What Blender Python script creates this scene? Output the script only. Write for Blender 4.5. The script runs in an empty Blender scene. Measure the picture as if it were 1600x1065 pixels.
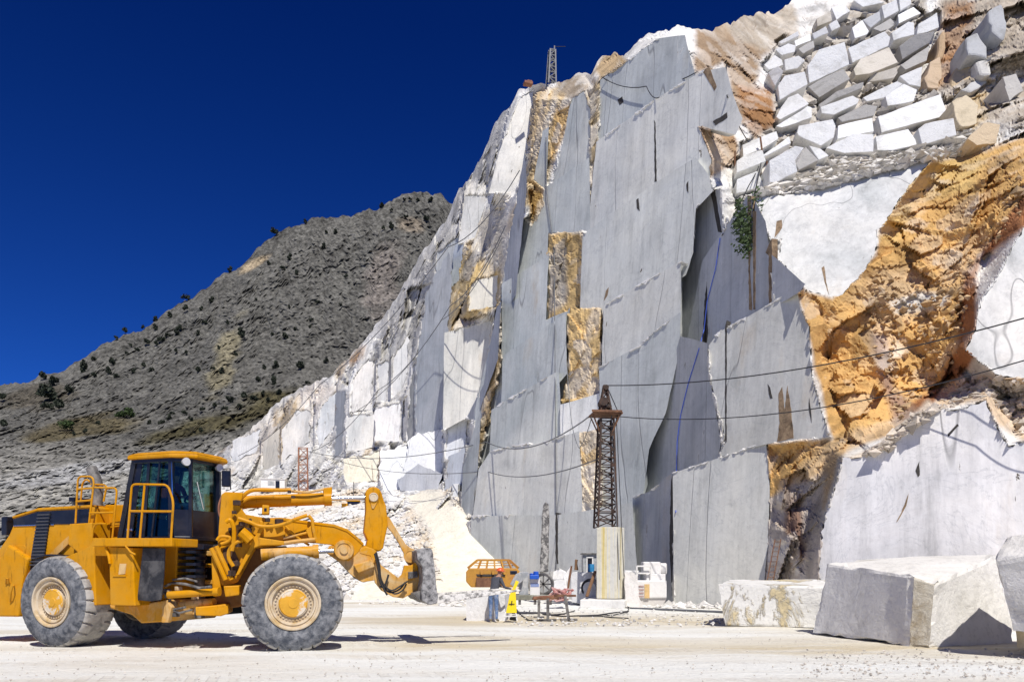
import bpy, bmesh, math, random
import numpy as np
from mathutils import Vector, Matrix, Quaternion
R = math.radians
random.seed(7)
rng = np.random.default_rng(11)
SC = bpy.context.scene
COL = SC.collection

# ------------------------------------------------------------------ camera, sky, sun, exposure
FPX, HOR, EYE = 1200.0, 893.0, 1.6          # focal length in photo pixels, horizon row, eye height
cam_d = bpy.data.cameras.new("camera")
cam = bpy.data.objects.new("camera", cam_d)
COL.objects.link(cam)
cam.location = (0, 0, EYE)
cam.rotation_euler = (R(90), 0, 0)
cam_d.sensor_width = 36
cam_d.lens = 36 * FPX / 1600
cam_d.shift_y = (HOR - 532.5) / 1600
cam_d.clip_start = 0.1
cam_d.clip_end = 5000
SC.camera = cam
SC.render.resolution_x, SC.render.resolution_y = 1024, 681

SUN = Vector((0.16, -0.56, 0.80)).normalized()
EL = math.asin(SUN.z)
AZ = math.atan2(SUN.x, SUN.y)
w = bpy.data.worlds.new("World")
SC.world = w
w.use_nodes = True
nt = w.node_tree
bg = nt.nodes["Background"]
sky = nt.nodes.new("ShaderNodeTexSky")
sky.sky_type = 'NISHITA'
sky.sun_disc = False
sky.sun_elevation = EL
sky.sun_rotation = AZ
sky.altitude = 2500
sky.air_density = 1.0
sky.dust_density = 0.0
sky.ozone_density = 6.0
tint = nt.nodes.new("ShaderNodeMixRGB")
tint.blend_type = 'MULTIPLY'
tint.inputs[0].default_value = 1.0
tint.inputs[2].default_value = (0.14, 0.44, 1.0, 1)
nt.links.new(sky.outputs[0], tint.inputs[1])
# deep polarised blue overhead, paler towards the hills
tc = nt.nodes.new("ShaderNodeTexCoord"); sx = nt.nodes.new("ShaderNodeSeparateXYZ"); rp = nt.nodes.new("ShaderNodeValToRGB"); mg = nt.nodes.new("ShaderNodeMixRGB")
nt.links.new(tc.outputs['Generated'], sx.inputs[0]); nt.links.new(sx.outputs[2], rp.inputs[0])
rp.color_ramp.elements[0].position = 0.18; rp.color_ramp.elements[0].color = (0.75, 0.85, 1.0, 1)
rp.color_ramp.elements[1].position = 0.58; rp.color_ramp.elements[1].color = (0.12, 0.40, 0.66, 1)
mg.blend_type = 'MULTIPLY'; mg.inputs[0].default_value = 1.0
nt.links.new(tint.outputs[0], mg.inputs[1]); nt.links.new(rp.outputs[0], mg.inputs[2])
nt.links.new(mg.outputs[0], bg.inputs[0])
bg.inputs[1].default_value = 0.085

sun_d = bpy.data.lights.new("sun", 'SUN')
sun_d.energy = 4.9
sun_d.angle = R(0.53)
sun_d.color = (1.0, 0.955, 0.89)
sun = bpy.data.objects.new("sun", sun_d)
COL.objects.link(sun)
sun.rotation_euler = SUN.to_track_quat('Z', 'Y').to_euler()

SC.view_settings.view_transform = 'Standard'
SC.view_settings.look = 'None'
SC.view_settings.gamma = 1
SC.view_settings.exposure = 0.0
SC.view_settings.use_curve_mapping = False

# ------------------------------------------------------------------ helpers
def P(u, v, Y):
    return Vector(((u - 800) / FPX * Y, Y, EYE + (HOR - v) / FPX * Y))

def ray(u, v):
    return Vector(((u - 800) / FPX, 1.0, (HOR - v) / FPX))

class Plane:
    """plane through the point seen at (u, v) at depth Y, with outward normal n"""
    def __init__(s, u, v, Y, n, off=0.0):
        s.n = Vector(n).normalized()
        s.p = P(u, v, Y) + s.n * off
    def shifted(s, off):
        q = Plane.__new__(Plane); q.n = s.n.copy(); q.p = s.p + s.n * off
        return q
    def depth(s, u, v):
        return s.n.dot(s.p - Vector((0, 0, EYE))) / s.n.dot(ray(u, v))
    def at(s, u, v):
        return P(u, v, s.depth(u, v))

def hash01(ix, iy, iz, seed):
    h = (ix.astype(np.int64) * 374761393 + iy.astype(np.int64) * 668265263 + iz.astype(np.int64) * 2147483647 + seed * 974711) & 0xffffffff
    h = ((h ^ (h >> 13)) * 1274126177) & 0xffffffff
    h = ((h ^ (h >> 16)) * 2246822519) & 0xffffffff
    return ((h ^ (h >> 15)) & 0xffffff) / float(0x1000000)

def vnoise(p, scale, seed=0):
    q = np.asarray(p) * scale
    i = np.floor(q).astype(np.int64)
    f = q - i
    f = f * f * (3 - 2 * f)
    out = 0
    for dx in (0, 1):
        wx = f[..., 0] if dx else 1 - f[..., 0]
        for dy in (0, 1):
            wy = f[..., 1] if dy else 1 - f[..., 1]
            for dz in (0, 1):
                wz = f[..., 2] if dz else 1 - f[..., 2]
                out = out + wx * wy * wz * hash01(i[..., 0] + dx, i[..., 1] + dy, i[..., 2] + dz, seed)
    return out * 2 - 1

def fbm(p, scale, octv=4, seed=0, gain=0.5):
    a, s, t = 1.0, scale, 0
    tot = 0
    for k in range(octv):
        tot = tot + a * vnoise(p, s, seed + k * 17)
        t += a
        a *= gain
        s *= 2.03
    return tot / t

def voro(p, scale, seed=0):
    """cell noise: returns distance to nearest point, edge distance and a random vector of the cell, and the offset in the cell"""
    q = np.asarray(p) * scale
    i = np.floor(q).astype(np.int64)
    shp = q.shape[:-1]
    f1 = np.full(shp, 9.0); f2 = np.full(shp, 9.0)
    rid = np.zeros(shp + (3,)); off = np.zeros(shp + (3,))
    for dx in (-1, 0, 1):
        for dy in (-1, 0, 1):
            for dz in (-1, 0, 1):
                cx, cy, cz = i[..., 0] + dx, i[..., 1] + dy, i[..., 2] + dz
                j = np.stack([hash01(cx, cy, cz, seed), hash01(cx, cy, cz, seed + 1), hash01(cx, cy, cz, seed + 2)], -1)
                c = np.stack([cx, cy, cz], -1) + j
                dv = q - c
                d = np.sqrt((dv ** 2).sum(-1))
                m = d < f1
                f2 = np.where(m, f1, np.minimum(f2, d))
                r2 = np.stack([hash01(cx, cy, cz, seed + 5), hash01(cx, cy, cz, seed + 6), hash01(cx, cy, cz, seed + 7)], -1)
                rid = np.where(m[..., None], r2, rid)
                off = np.where(m[..., None], dv, off)
                f1 = np.where(m, d, f1)
    return f1, f2 - f1, rid, off

def inpoly(U, V, poly):
    ins = np.zeros(U.shape, bool)
    n = len(poly)
    for a in range(n):
        x0, y0 = poly[a]; x1, y1 = poly[(a + 1) % n]
        if y0 == y1: continue
        c = ((y0 > V) != (y1 > V)) & (U < (x1 - x0) * (V - y0) / (y1 - y0) + x0)
        ins ^= c
    return ins

def polydist(U, V, poly):
    """signed distance in pixels, negative inside"""
    d = np.full(U.shape, 1e9)
    n = len(poly)
    for a in range(n):
        x0, y0 = poly[a]; x1, y1 = poly[(a + 1) % n]
        ex, ey = x1 - x0, y1 - y0
        t = np.clip(((U - x0) * ex + (V - y0) * ey) / (ex * ex + ey * ey + 1e-9), 0, 1)
        d = np.minimum(d, np.hypot(U - x0 - t * ex, V - y0 - t * ey))
    return np.where(inpoly(U, V, poly), -d, d)

def tps(ctrl):
    c = np.array(ctrl, float)
    X = c[:, :2] / 400.0
    n = len(c)
    def phi(r): return np.where(r > 1e-9, r * r * np.log(np.maximum(r, 1e-9)), 0)
    K = phi(np.linalg.norm(X[:, None] - X[None], axis=-1)) + np.eye(n) * 0.002
    A = np.zeros((n + 3, n + 3)); A[:n, :n] = K; A[:n, n] = 1; A[:n, n + 1:] = X; A[n, :n] = 1; A[n + 1:, :n] = X.T
    sol = np.linalg.solve(A, np.concatenate([c[:, 2], np.zeros(3)]))
    def f(U, V):
        u, v = U / 400.0, V / 400.0
        out = sol[n] + sol[n + 1] * u + sol[n + 2] * v
        for k in range(n):
            out = out + sol[k] * phi(np.hypot(u - X[k, 0], v - X[k, 1]))
        return out
    return f

def pts_of(U, V, D):
    return np.stack([(U - 800) / FPX * D, D, EYE + (HOR - V) / FPX * D], -1)

def link(name, me, parent=None):
    o = bpy.data.objects.new(name, me)
    COL.objects.link(o)
    if parent: o.parent = parent
    return o

def grid_mesh(name, pts, col, mat, parent=None, smooth=False, flip=False):
    nv, nu = pts.shape[:2]
    me = bpy.data.meshes.new(name)
    idx = np.arange(nv * nu).reshape(nv, nu)
    q = np.stack([idx[:-1, :-1], idx[1:, :-1], idx[1:, 1:], idx[:-1, 1:]], -1).reshape(-1, 4)
    if flip: q = q[:, ::-1]
    me.vertices.add(nv * nu); me.vertices.foreach_set('co', pts.astype(np.float32).ravel())
    me.loops.add(q.size); me.loops.foreach_set('vertex_index', q.astype(np.int32).ravel())
    me.polygons.add(len(q)); me.polygons.foreach_set('loop_start', np.arange(0, q.size, 4, dtype=np.int32))
    me.update(calc_edges=True)
    me.polygons.foreach_set('use_smooth', np.full(len(q), smooth))
    if col is not None:
        a = me.color_attributes.new('Col', 'FLOAT_COLOR', 'POINT')
        c4 = np.concatenate([col.reshape(-1, 3), np.ones((nv * nu, 1))], 1).astype(np.float32)
        a.data.foreach_set('color', c4.ravel())
    me.materials.append(mat)
    me.validate()
    return link(name, me, parent)

ORG = {}
def org(parent):
    return ORG.get(parent.name, Vector((0, 0, 0))) if parent else Vector((0, 0, 0))

def tag(o, label=None, cat=None, group=None, kind=None):
    if label: o['label'] = label
    if cat: o['category'] = cat
    if group: o['group'] = group
    if kind: o['kind'] = kind
    return o

def thing(name, label, cat, loc, group=None):
    o = bpy.data.objects.new(name, None)
    o.empty_display_size = 0.2
    COL.objects.link(o)
    o.location = loc
    ORG[o.name] = Vector(loc)
    return tag(o, label, cat, group)

class MB:
    def __init__(s): s.v = []; s.f = []; s.m = []
    def add(s, vs, fs, mi=0):
        b = len(s.v)
        s.v += [Vector(x) for x in vs]
        s.f += [[b + i for i in f] for f in fs]
        s.m += [mi] * len(fs)
        return s
    def prism(s, poly, vec, mi=0):
        """polygon of 3-D points extruded along vec (closed)"""
        n = len(poly); vec = Vector(vec)
        a = [Vector(p) for p in poly]; b = [p + vec for p in a]
        return s.add(a + b, [list(range(n)), list(range(2 * n - 1, n - 1, -1))] + [[i, i + n, (i + 1) % n + n, (i + 1) % n] for i in range(n)], mi)
    def frustum(s, lo, hi, mi=0):
        n = len(lo)
        return s.add(list(lo) + list(hi), [list(range(n - 1, -1, -1)), list(range(n, 2 * n))] + [[i, (i + 1) % n, (i + 1) % n + n, i + n] for i in range(n)], mi)
    def box(s, c, size, rz=0.0, mi=0, M=None):
        x, y, z = [k / 2 for k in size]
        q = [(-x, -y, -z), (x, -y, -z), (x, y, -z), (-x, y, -z), (-x, -y, z), (x, -y, z), (x, y, z), (-x, y, z)]
        m = M if M is not None else Matrix.Rotation(rz, 3, 'Z')
        return s.add([m @ Vector(p) + Vector(c) for p in q], [[3, 2, 1, 0], [4, 5, 6, 7], [0, 1, 5, 4], [1, 2, 6, 5], [2, 3, 7, 6], [3, 0, 4, 7]], mi)
    def bar(s, a, b, wx, wy=None, mi=0):
        """square bar between two points"""
        a, b = Vector(a), Vector(b); wy = wy or wx
        d = (b - a).normalized()
        up = Vector((0, 0, 1)) if abs(d.z) < 0.95 else Vector((0, 1, 0))
        x = d.cross(up).normalized() * wx / 2; y = x.cross(d).normalized() * wy / 2
        vs = [p + i * x + j * y for p in (a, b) for i, j in ((-1, -1), (1, -1), (1, 1), (-1, 1))]
        return s.add(vs, [[3, 2, 1, 0], [4, 5, 6, 7], [0, 1, 5, 4], [1, 2, 6, 5], [2, 3, 7, 6], [3, 0, 4, 7]], mi)
    def tube(s, path, r, n=8, mi=0, caps=True):
        path = [Vector(p) for p in path]
        rs = r if isinstance(r, (list, tuple)) else [r] * len(path)
        b = len(s.v); prev = None
        for k, p in enumerate(path):
            d = (path[min(k + 1, len(path) - 1)] - path[max(k - 1, 0)]).normalized()
            if prev is None:
                up = Vector((0, 0, 1)) if abs(d.z) < 0.9 else Vector((1, 0, 0))
                x = d.cross(up).normalized()
            else:
                x = (prev - d * prev.dot(d)).normalized()
            prev = x
            y = d.cross(x)
            for j in range(n):
                t = 2 * math.pi * j / n
                s.v.append(p + (x * math.cos(t) + y * math.sin(t)) * rs[k])
        L = len(path)
        for k in range(L - 1):
            for j in range(n):
                s.f.append([b + k * n + j, b + k * n + (j + 1) % n, b + (k + 1) * n + (j + 1) % n, b + (k + 1) * n + j]); s.m.append(mi)
        if caps:
            s.f.append([b + j for j in range(n - 1, -1, -1)]); s.m.append(mi)
            s.f.append([b + (L - 1) * n + j for j in range(n)]); s.m.append(mi)
        return s
    def cyl(s, a, b, r, n=24, mi=0, r2=None):
        return s.tube([a, b], [r, r if r2 is None else r2], n, mi)
    def lathe(s, c, axis, prof, n=48, mi=0):
        """profile of (along-axis, radius) pairs turned about axis through c"""
        c = Vector(c); ax = Vector(axis).normalized()
        up = Vector((0, 0, 1)) if abs(ax.z) < 0.9 else Vector((1, 0, 0))
        x = ax.cross(up).normalized(); y = ax.cross(x)
        b = len(s.v); L = len(prof)
        for (t, r) in prof:
            for j in range(n):
                a = 2 * math.pi * j / n
                s.v.append(c + ax * t + (x * math.cos(a) + y * math.sin(a)) * r)
        for k in range(L - 1):
            for j in range(n):
                s.f.append([b + k * n + j, b + (k + 1) * n + j, b + (k + 1) * n + (j + 1) % n, b + k * n + (j + 1) % n]); s.m.append(mi)
        return s
    def sphere(s, c, r, n=12, mi=0, sc=(1, 1, 1)):
        c = Vector(c)
        rows = n // 2
        pr = []
        b = len(s.v)
        for k in range(rows + 1):
            ph = math.pi * k / rows
            for j in range(n):
                t = 2 * math.pi * j / n
                s.v.append(c + Vector((math.sin(ph) * math.cos(t) * r * sc[0], math.sin(ph) * math.sin(t) * r * sc[1], math.cos(ph) * r * sc[2])))
        for k in range(rows):
            for j in range(n):
                s.f.append([b + k * n + j, b + (k + 1) * n + j, b + (k + 1) * n + (j + 1) % n, b + k * n + (j + 1) % n]); s.m.append(mi)
        return s
    def build(s, name, mats, parent=None, loc=None, smooth=False, bevel=0.0, segs=2, fix=True):
        o0 = Vector(loc) if loc is not None else org(parent)
        me = bpy.data.meshes.new(name)
        me.from_pydata([tuple(p - o0) for p in s.v], [], s.f)
        if not isinstance(mats, (list, tuple)): mats = [mats]
        for m in mats: me.materials.append(m)
        me.polygons.foreach_set('material_index', s.m)
        if fix:
            bm = bmesh.new(); bm.from_mesh(me)
            bmesh.ops.remove_doubles(bm, verts=bm.verts, dist=1e-5)
            bmesh.ops.recalc_face_normals(bm, faces=bm.faces)
            bm.to_mesh(me); bm.free()
        if smooth:
            me.polygons.foreach_set('use_smooth', [True] * len(me.polygons))
            try: me.set_sharp_from_angle(angle=R(35))
            except Exception: pass
        me.update()
        o = link(name, me, parent)
        if parent is None and loc is not None: o.location = loc
        ORG[o.name] = o0
        if bevel:
            b = o.modifiers.new('bevel', 'BEVEL'); b.width = bevel; b.segments = segs; b.limit_method = 'ANGLE'; b.angle_limit = R(40)
        return o

# ------------------------------------------------------------------ materials
class N:
    def __init__(s, name):
        s.m = bpy.data.materials.new(name); s.m.use_nodes = True
        s.t = s.m.node_tree; s.b = s.t.nodes['Principled BSDF']
    def n(s, typ, **kw):
        x = s.t.nodes.new('ShaderNode' + typ)
        for k, v in kw.items():
            if k.startswith('i_'):
                key = k[2:]
                x.inputs[int(key) if key.isdigit() else key].default_value = v
            else: setattr(x, k, v)
        return x
    def l(s, a, b): s.t.links.new(a, b)
    def noise(s, vec, scale, detail=5, rough=0.55, dist=0.0):
        x = s.n('TexNoise'); x.inputs['Scale'].default_value = scale; x.inputs['Detail'].default_value = detail
        x.inputs['Roughness'].default_value = rough; x.inputs['Distortion'].default_value = dist
        if vec is not None: s.l(vec, x.inputs['Vector'])
        return x.outputs['Fac']
    def ramp(s, fac, stops):
        x = s.n('ValToRGB'); e = x.color_ramp.elements
        while len(e) < len(stops): e.new(0.5)
        for k, (p, c) in enumerate(stops):
            e[k].position = p; e[k].color = (c, c, c, 1) if isinstance(c, (int, float)) else tuple(c) + (1,)
        s.l(fac, x.inputs[0]); return x.outputs[0]
    def mix(s, fac, a, b, mode='MIX'):
        x = s.n('MixRGB'); x.blend_type = mode
        for k, q in ((0, fac), (1, a), (2, b)):
            if isinstance(q, (int, float)): x.inputs[k].default_value = q if k == 0 else (q, q, q, 1)
            elif isinstance(q, tuple): x.inputs[k].default_value = q + (1,)
            else: s.l(q, x.inputs[k])
        return x.outputs[0]
    def math(s, op, a, b=0.0):
        x = s.n('Math'); x.operation = op
        for k, q in ((0, a), (1, b)):
            if isinstance(q, (int, float)): x.inputs[k].default_value = q
            else: s.l(q, x.inputs[k])
        return x.outputs[0]
    def pos(s, scale=(1, 1, 1), rot=(0, 0, 0), obj=False):
        if obj: o = s.n('TexCoord').outputs['Object']
        else: o = s.n('NewGeometry').outputs['Position']
        mp = s.n('Mapping'); mp.inputs['Scale'].default_value = scale; mp.inputs['Rotation'].default_value = rot
        s.l(o, mp.inputs[0]); return mp.outputs[0]
    def bump(s, h, dist=0.05, strength=1.0, prev=None):
        x = s.n('Bump'); x.inputs['Strength'].default_value = strength; x.inputs['Distance'].default_value = dist
        s.l(h, x.inputs['Height'])
        if prev is not None: s.l(prev, x.inputs['Normal'])
        return x.outputs[0]
    def out(s, col=None, rough=None, normal=None, metal=None, spec=None):
        for key, q in (('Base Color', col), ('Roughness', rough), ('Normal', normal), ('Metallic', metal), ('Specular IOR Level', spec)):
            if q is None: continue
            if isinstance(q, (int, float)): s.b.inputs[key].default_value = q
            elif isinstance(q, tuple): s.b.inputs[key].default_value = q + (1,)
            else: s.l(q, s.b.inputs[key])
        return s.m

def m_rock(name, s1=1.2, s2=6.0, bd=0.12, var=0.35, streak=0.0, dark=0.45, lo=0.28, mid=0.42, top=1.1):
    k = N(name); p = k.pos()
    c = k.n('VertexColor', layer_name='Col').outputs[0]
    n1 = k.noise(p, s1, 6, 0.65, 0.4); n2 = k.noise(p, s2, 6, 0.7)
    v1 = k.ramp(n1, [(0.3, 1 - var), (0.52, 1.0), (0.75, 1 + var * .35)])
    c = k.mix(1.0, c, v1, 'MULTIPLY')
    v2 = k.ramp(n2, [(lo, dark), (mid, 1.0), (0.75, top)])
    c = k.mix(0.9, c, v2, 'MULTIPLY')
    h = k.math('ADD', n1, k.math('MULTIPLY', n2, 0.5))
    return k.out(c, 0.92, k.bump(h, bd, 1.0), spec=0.15)

M_ROCK = m_rock('cliff_rock', 0.7, 4.5, 0.16, 0.25, dark=0.6)
M_MOUNT = m_rock('mountain_rock', 0.30, 0.85, 1.1, 0.6, dark=0.22, lo=.34, mid=.50, top=1.6)  # dark specks in the colour imitate small shaded pits on the slope
M_EMB = m_rock('embankment_rubble', 1.3, 5.0, 0.12, 0.15, dark=0.75)

def m_marble():
    k = N('sawn_marble')
    c = k.n('ObjectInfo').outputs['Color']
    p = k.pos(); ps = k.pos((1.0, 1.0, 0.045))
    big = k.noise(p, 0.10, 4, 0.6, 0.8)
    n1 = k.noise(p, 0.35, 6, 0.65, 0.6)
    st = k.noise(ps, 0.9, 8, 0.72)
    st2 = k.noise(ps, 4.0, 6, 0.7)
    dg = k.noise(k.pos((1.0, 1.0, 0.16), (0.0, 0.75, 0.35)), 0.8, 7, 0.7, 0.6)
    fine = k.noise(p, 5.0, 7, 0.75)
    c = k.mix(1.0, c, k.ramp(big, [(0.34, (0.80, 0.83, 0.85)), (0.5, (1, 1, 1)), (0.66, (1.14, 1.12, 1.08))]), 'MULTIPLY')
    c = k.mix(0.9, c, k.ramp(n1, [(0.30, 0.84), (0.48, 1.0), (0.70, 1.08)]), 'MULTIPLY')
    c = k.mix(0.85, c, k.ramp(st, [(0.28, 0.62), (0.42, 0.92), (0.55, 1.0), (0.72, 1.16)]), 'MULTIPLY')
    c = k.mix(0.6, c, k.ramp(st2, [(0.3, 0.80), (0.5, 1.0), (0.75, 1.12)]), 'MULTIPLY')
    c = k.mix(k.ramp(big, [(0.42, 0.95), (0.6, 0.15)]), c, k.mix(1.0, c, k.ramp(dg, [(0.30, 0.64), (0.46, 1.0), (0.62, 1.0), (0.72, 1.14)]), 'MULTIPLY'))
    c = k.mix(0.55, c, k.ramp(fine, [(0.3, 0.80), (0.5, 1.0), (0.75, 1.08)]), 'MULTIPLY')
    # rusty seepage in a few upright bands
    rs_ = k.math('MULTIPLY', k.ramp(k.noise(k.pos((0.5, 0.5, 0.03)), 0.9, 5, 0.6), [(0.60, 0.0), (0.70, 1.0)]), k.ramp(k.noise(p, 0.5, 4, 0.6), [(0.45, 0.0), (0.65, 1.0)]))
    c = k.mix(k.math('MULTIPLY', rs_, 0.45), c, (0.42, 0.31, 0.18))
    # upright cracks and pits, with white chipped rims
    pc = k.pos((0.9, 0.9, 0.22))
    pit = k.noise(pc, 2.2, 4, 0.6, 0.9)
    gate = k.noise(p, 0.30, 3, 0.5)
    g = k.ramp(gate, [(0.44, 0.0), (0.56, 1.0)])
    rimm = k.math('MULTIPLY', k.ramp(pit, [(0.655, 0.0), (0.675, 1.0)]), g)
    pm = k.math('MULTIPLY', k.ramp(pit, [(0.695, 0.0), (0.712, 1.0)]), g)
    c = k.mix(k.math('MULTIPLY', rimm, 0.35), c, (0.80, 0.78, 0.73))
    c = k.mix(pm, c, (0.13, 0.11, 0.085))
    # long saw joints and veins
    vn = k.noise(k.pos((0.5, 0.5, 0.5), (0.5, 0.6, 0.3)), 0.8, 8, 0.6, 1.8)
    vein = k.ramp(vn, [(0.490, 0.0), (0.5, 1.0), (0.510, 0.0)])
    c = k.mix(k.math('MULTIPLY', vein, 0.28), c, (0.24, 0.26, 0.28))
    jn = k.noise(k.pos((0.32, 0.32, 0.012)), 1.0, 2, 0.4)
    joint = k.ramp(jn, [(0.4965, 0.0), (0.5, 1.0), (0.5035, 0.0)])
    c = k.mix(k.math('MULTIPLY', joint, 0.55), c, (0.16, 0.16, 0.16))
    h = k.math('ADD', k.math('MULTIPLY', n1, 1.2), k.math('SUBTRACT', k.math('MULTIPLY', st2, 0.15), k.math('ADD', k.math('MULTIPLY', pm, 1.0), k.math('MULTIPLY', joint, 0.5))))
    return k.out(c, 0.7, k.bump(h, 0.06, 0.7), spec=0.2)
M_MARBLE = m_marble()

def m_block():
    k = N('marble_block')
    c = k.n('ObjectInfo').outputs['Color']
    p = k.pos()
    n1 = k.noise(p, 0.8, 6, 0.65, 0.5); fine = k.noise(p, 7.0, 6, 0.7)
    c = k.mix(1.0, c, k.ramp(n1, [(0.28, (0.70, 0.69, 0.66)), (0.48, (1, 1, 1)), (0.8, (1.08, 1.08, 1.08))]), 'MULTIPLY')
    c = k.mix(0.8, c, k.ramp(fine, [(0.28, 0.75), (0.45, 1.0), (0.8, 1.06)]), 'MULTIPLY')
    h = k.math('ADD', n1, k.math('MULTIPLY', fine, 0.35))
    return k.out(c, 0.85, k.bump(h, 0.10, 0.9), spec=0.2)
M_BLOCK = m_block()

def m_plain(name, col, rough=0.6, metal=0.0, var=0.25, sc=6.0, dust=0.0, dcol=(0.62, 0.56, 0.46), bd=0.004, dsc=2.2, lo=0.45, hi=0.62, obj=False):
    k = N(name); p = k.pos(obj=obj)
    n1 = k.noise(p, sc, 6, 0.65)
    c = k.mix(1.0, col, k.ramp(n1, [(0.3, 1 - var), (0.55, 1.0), (0.8, 1 + var * 0.5)]), 'MULTIPLY')
    r = rough
    if dust > 0:
        d = k.ramp(k.noise(p, dsc, 8, 0.68, 0.3), [(lo, 0.0), (hi, 1.0)])
        d = k.math('MULTIPLY', d, dust)
        c = k.mix(d, c, dcol)
        r = k.math('ADD', k.math('MULTIPLY', d, 0.9 - rough), rough)
    return k.out(c, r, k.bump(n1, bd, 0.6), metal)

M = {}
def m_yellow(name, col, dust, dcol, grime):
    k = N(name); p = k.pos()
    n1 = k.noise(p, 2.2, 6, 0.65); sp = k.noise(k.pos((4, 4, .7)), 2.0, 7, 0.7); chip = k.noise(p, 16, 5, .6); dn = k.noise(p, 1.5, 8, .7, .4)
    c = k.mix(1.0, col, k.ramp(n1, [(.3, .84), (.5, 1.0), (.75, 1.08)]), 'MULTIPLY')
    c = k.mix(k.math('MULTIPLY', k.ramp(dn, [(.42, 0.0), (.66, 1.0)]), dust), c, dcol)
    c = k.mix(k.math('MULTIPLY', k.ramp(sp, [(.56, 0.0), (.72, 1.0)]), grime), c, (0.075, 0.035, 0.008))
    c = k.mix(k.ramp(chip, [(.70, 0.0), (.73, .8)]), c, (0.10, 0.055, 0.03))
    r = k.ramp(dn, [(.4, .38), (.66, .75)])
    return k.out(c, r, k.bump(n1, .004, .6), spec=.14)
M['yellow'] = m_yellow('yellow_paint', (0.60, 0.262, 0.001), .30, (0.50, 0.32, 0.08), .7)
M['yellow_dusty'] = m_yellow('dusty_yellow_paint', (0.60, 0.28, 0.015), .85, (0.58, 0.45, 0.26), .75)
M['black'] = m_plain('black_paint', (0.008, 0.010, 0.020), 0.28, 0, 0.3, 4.0, 0.02, dsc=3)
M['rubber'] = m_plain('tyre_rubber', (0.055, 0.063, 0.078), 0.9, 0, 0.3, 9.0, 0.62, (0.38, 0.385, 0.39), 0.01, dsc=7, lo=0.38, hi=0.66)
M['tread'] = m_plain('dusty_tread', (0.10, 0.10, 0.105), 0.95, 0, 0.25, 9.0, 0.95, (0.44, 0.42, 0.38), 0.012, dsc=3.0, lo=0.28, hi=0.55)
M['rim'] = m_plain('dusty_rim', (0.46, 0.30, 0.10), 0.75, 0, 0.2, 7.0, 0.9, (0.60, 0.51, 0.38), dsc=3.5, lo=0.32, hi=0.56)
M['hub'] = m_plain('hub_paint', (0.66, 0.34, 0.02), 0.6, 0, 0.15, 5.0, 1.0, (0.66, 0.58, 0.46), dsc=1.5, lo=0.50, hi=0.54)
M['chrome'] = m_plain('chrome_rod', (0.62, 0.64, 0.68), 0.18, 1.0, 0.05)
M['steel'] = m_plain('dark_steel', (0.10, 0.095, 0.09), 0.6, 0.3, 0.4, 6.0, 0.6, (0.45, 0.43, 0.40), dsc=4, lo=0.42, hi=0.66)
M['forks'] = m_plain('worn_fork_steel', (0.06, 0.06, 0.065), 0.7, 0.2, 0.5, 9.0, 0.9, (0.46, 0.45, 0.44), 0.02, dsc=8, lo=0.36, hi=0.60)
M['speckle'] = m_plain('speckled_dusty_steel', (0.22, 0.21, 0.20), 0.9, 0, 0.4, 14, 0.95, (0.74, 0.72, 0.68), 0.02, dsc=9, lo=.38, hi=.52)
M['dustwhite'] = m_plain('dust_covered_steel', (0.50, 0.48, 0.44), 0.9, 0, 0.3, 9.0, 0.9, (0.72, 0.70, 0.66), 0.01, dsc=4, lo=0.3, hi=0.6)
M['hose'] = m_plain('hose', (0.025, 0.024, 0.024), 0.7, 0, 0.3)
M['mud'] = m_plain('mudflap', (0.016, 0.018, 0.024), 0.75, 0, 0.3, 5.0, 0.25, (0.3, 0.29, 0.28), dsc=2.5)
M['rust'] = m_plain('rusty_steel', (0.16, 0.075, 0.04), 0.85, 0.1, 0.5, 5.0, 0.35, (0.35, 0.19, 0.10), dsc=6)
M['darkrust'] = m_plain('dark_rusty_steel', (0.055, 0.036, 0.028), 0.8, 0.2, 0.5, 5.0, 0.35, (0.20, 0.10, 0.055), dsc=4)
M['redrust'] = m_plain('red_oxide_steel', (0.28, 0.12, 0.07), 0.85, 0, 0.4, 4.0, 0.3, (0.5, 0.3, 0.2))
M['cable'] = m_plain('wire_rope', (0.035, 0.035, 0.04), 0.6, 0.3, 0.2)
M['greycable'] = m_plain('grey_wire_rope', (0.16, 0.165, 0.175), 0.6, 0.3, 0.2)
M['bluehose'] = m_plain('blue_hose', (0.06, 0.12, 0.55), 0.6, 0, 0.1)
M['orange'] = m_plain('orange_bucket', (0.50, 0.245, 0.03), 0.65, 0, 0.25, 2.0, 0.7, (0.34, 0.15, 0.06), dsc=1.0, lo=0.45, hi=0.62)
M['signyellow'] = m_plain('sign_yellow', (0.90, 0.68, 0.01), 0.5, 0, 0.06)
M['white'] = m_plain('white_paint', (0.78, 0.77, 0.74), 0.7, 0, 0.12, 4.0, 0.4, (0.70, 0.67, 0.62))
M['greypaint'] = m_plain('grey_paint', (0.34, 0.36, 0.37), 0.6, 0, 0.3, 6.0, 0.6, (0.62, 0.60, 0.57), dsc=4)
M['blue'] = m_plain('blue_motor', (0.015, 0.10, 0.52), 0.45, 0, 0.15)
M['bluebarrel'] = m_plain('blue_barrel', (0.03, 0.22, 0.45), 0.5, 0, 0.15)
M['tan'] = m_plain('tan_panel', (0.66, 0.45, 0.20), 0.7, 0, 0.2)
M['wood'] = m_plain('weathered_wood', (0.22, 0.12, 0.06), 0.85, 0, 0.4, 8)
M['pink'] = m_plain('faded_red_hose', (0.50, 0.20, 0.18), 0.7, 0, 0.2, 6, 0.5, (0.7, 0.6, 0.55))
M['skin'] = m_plain('skin', (0.45, 0.24, 0.15), 0.6, 0, 0.1)
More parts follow.
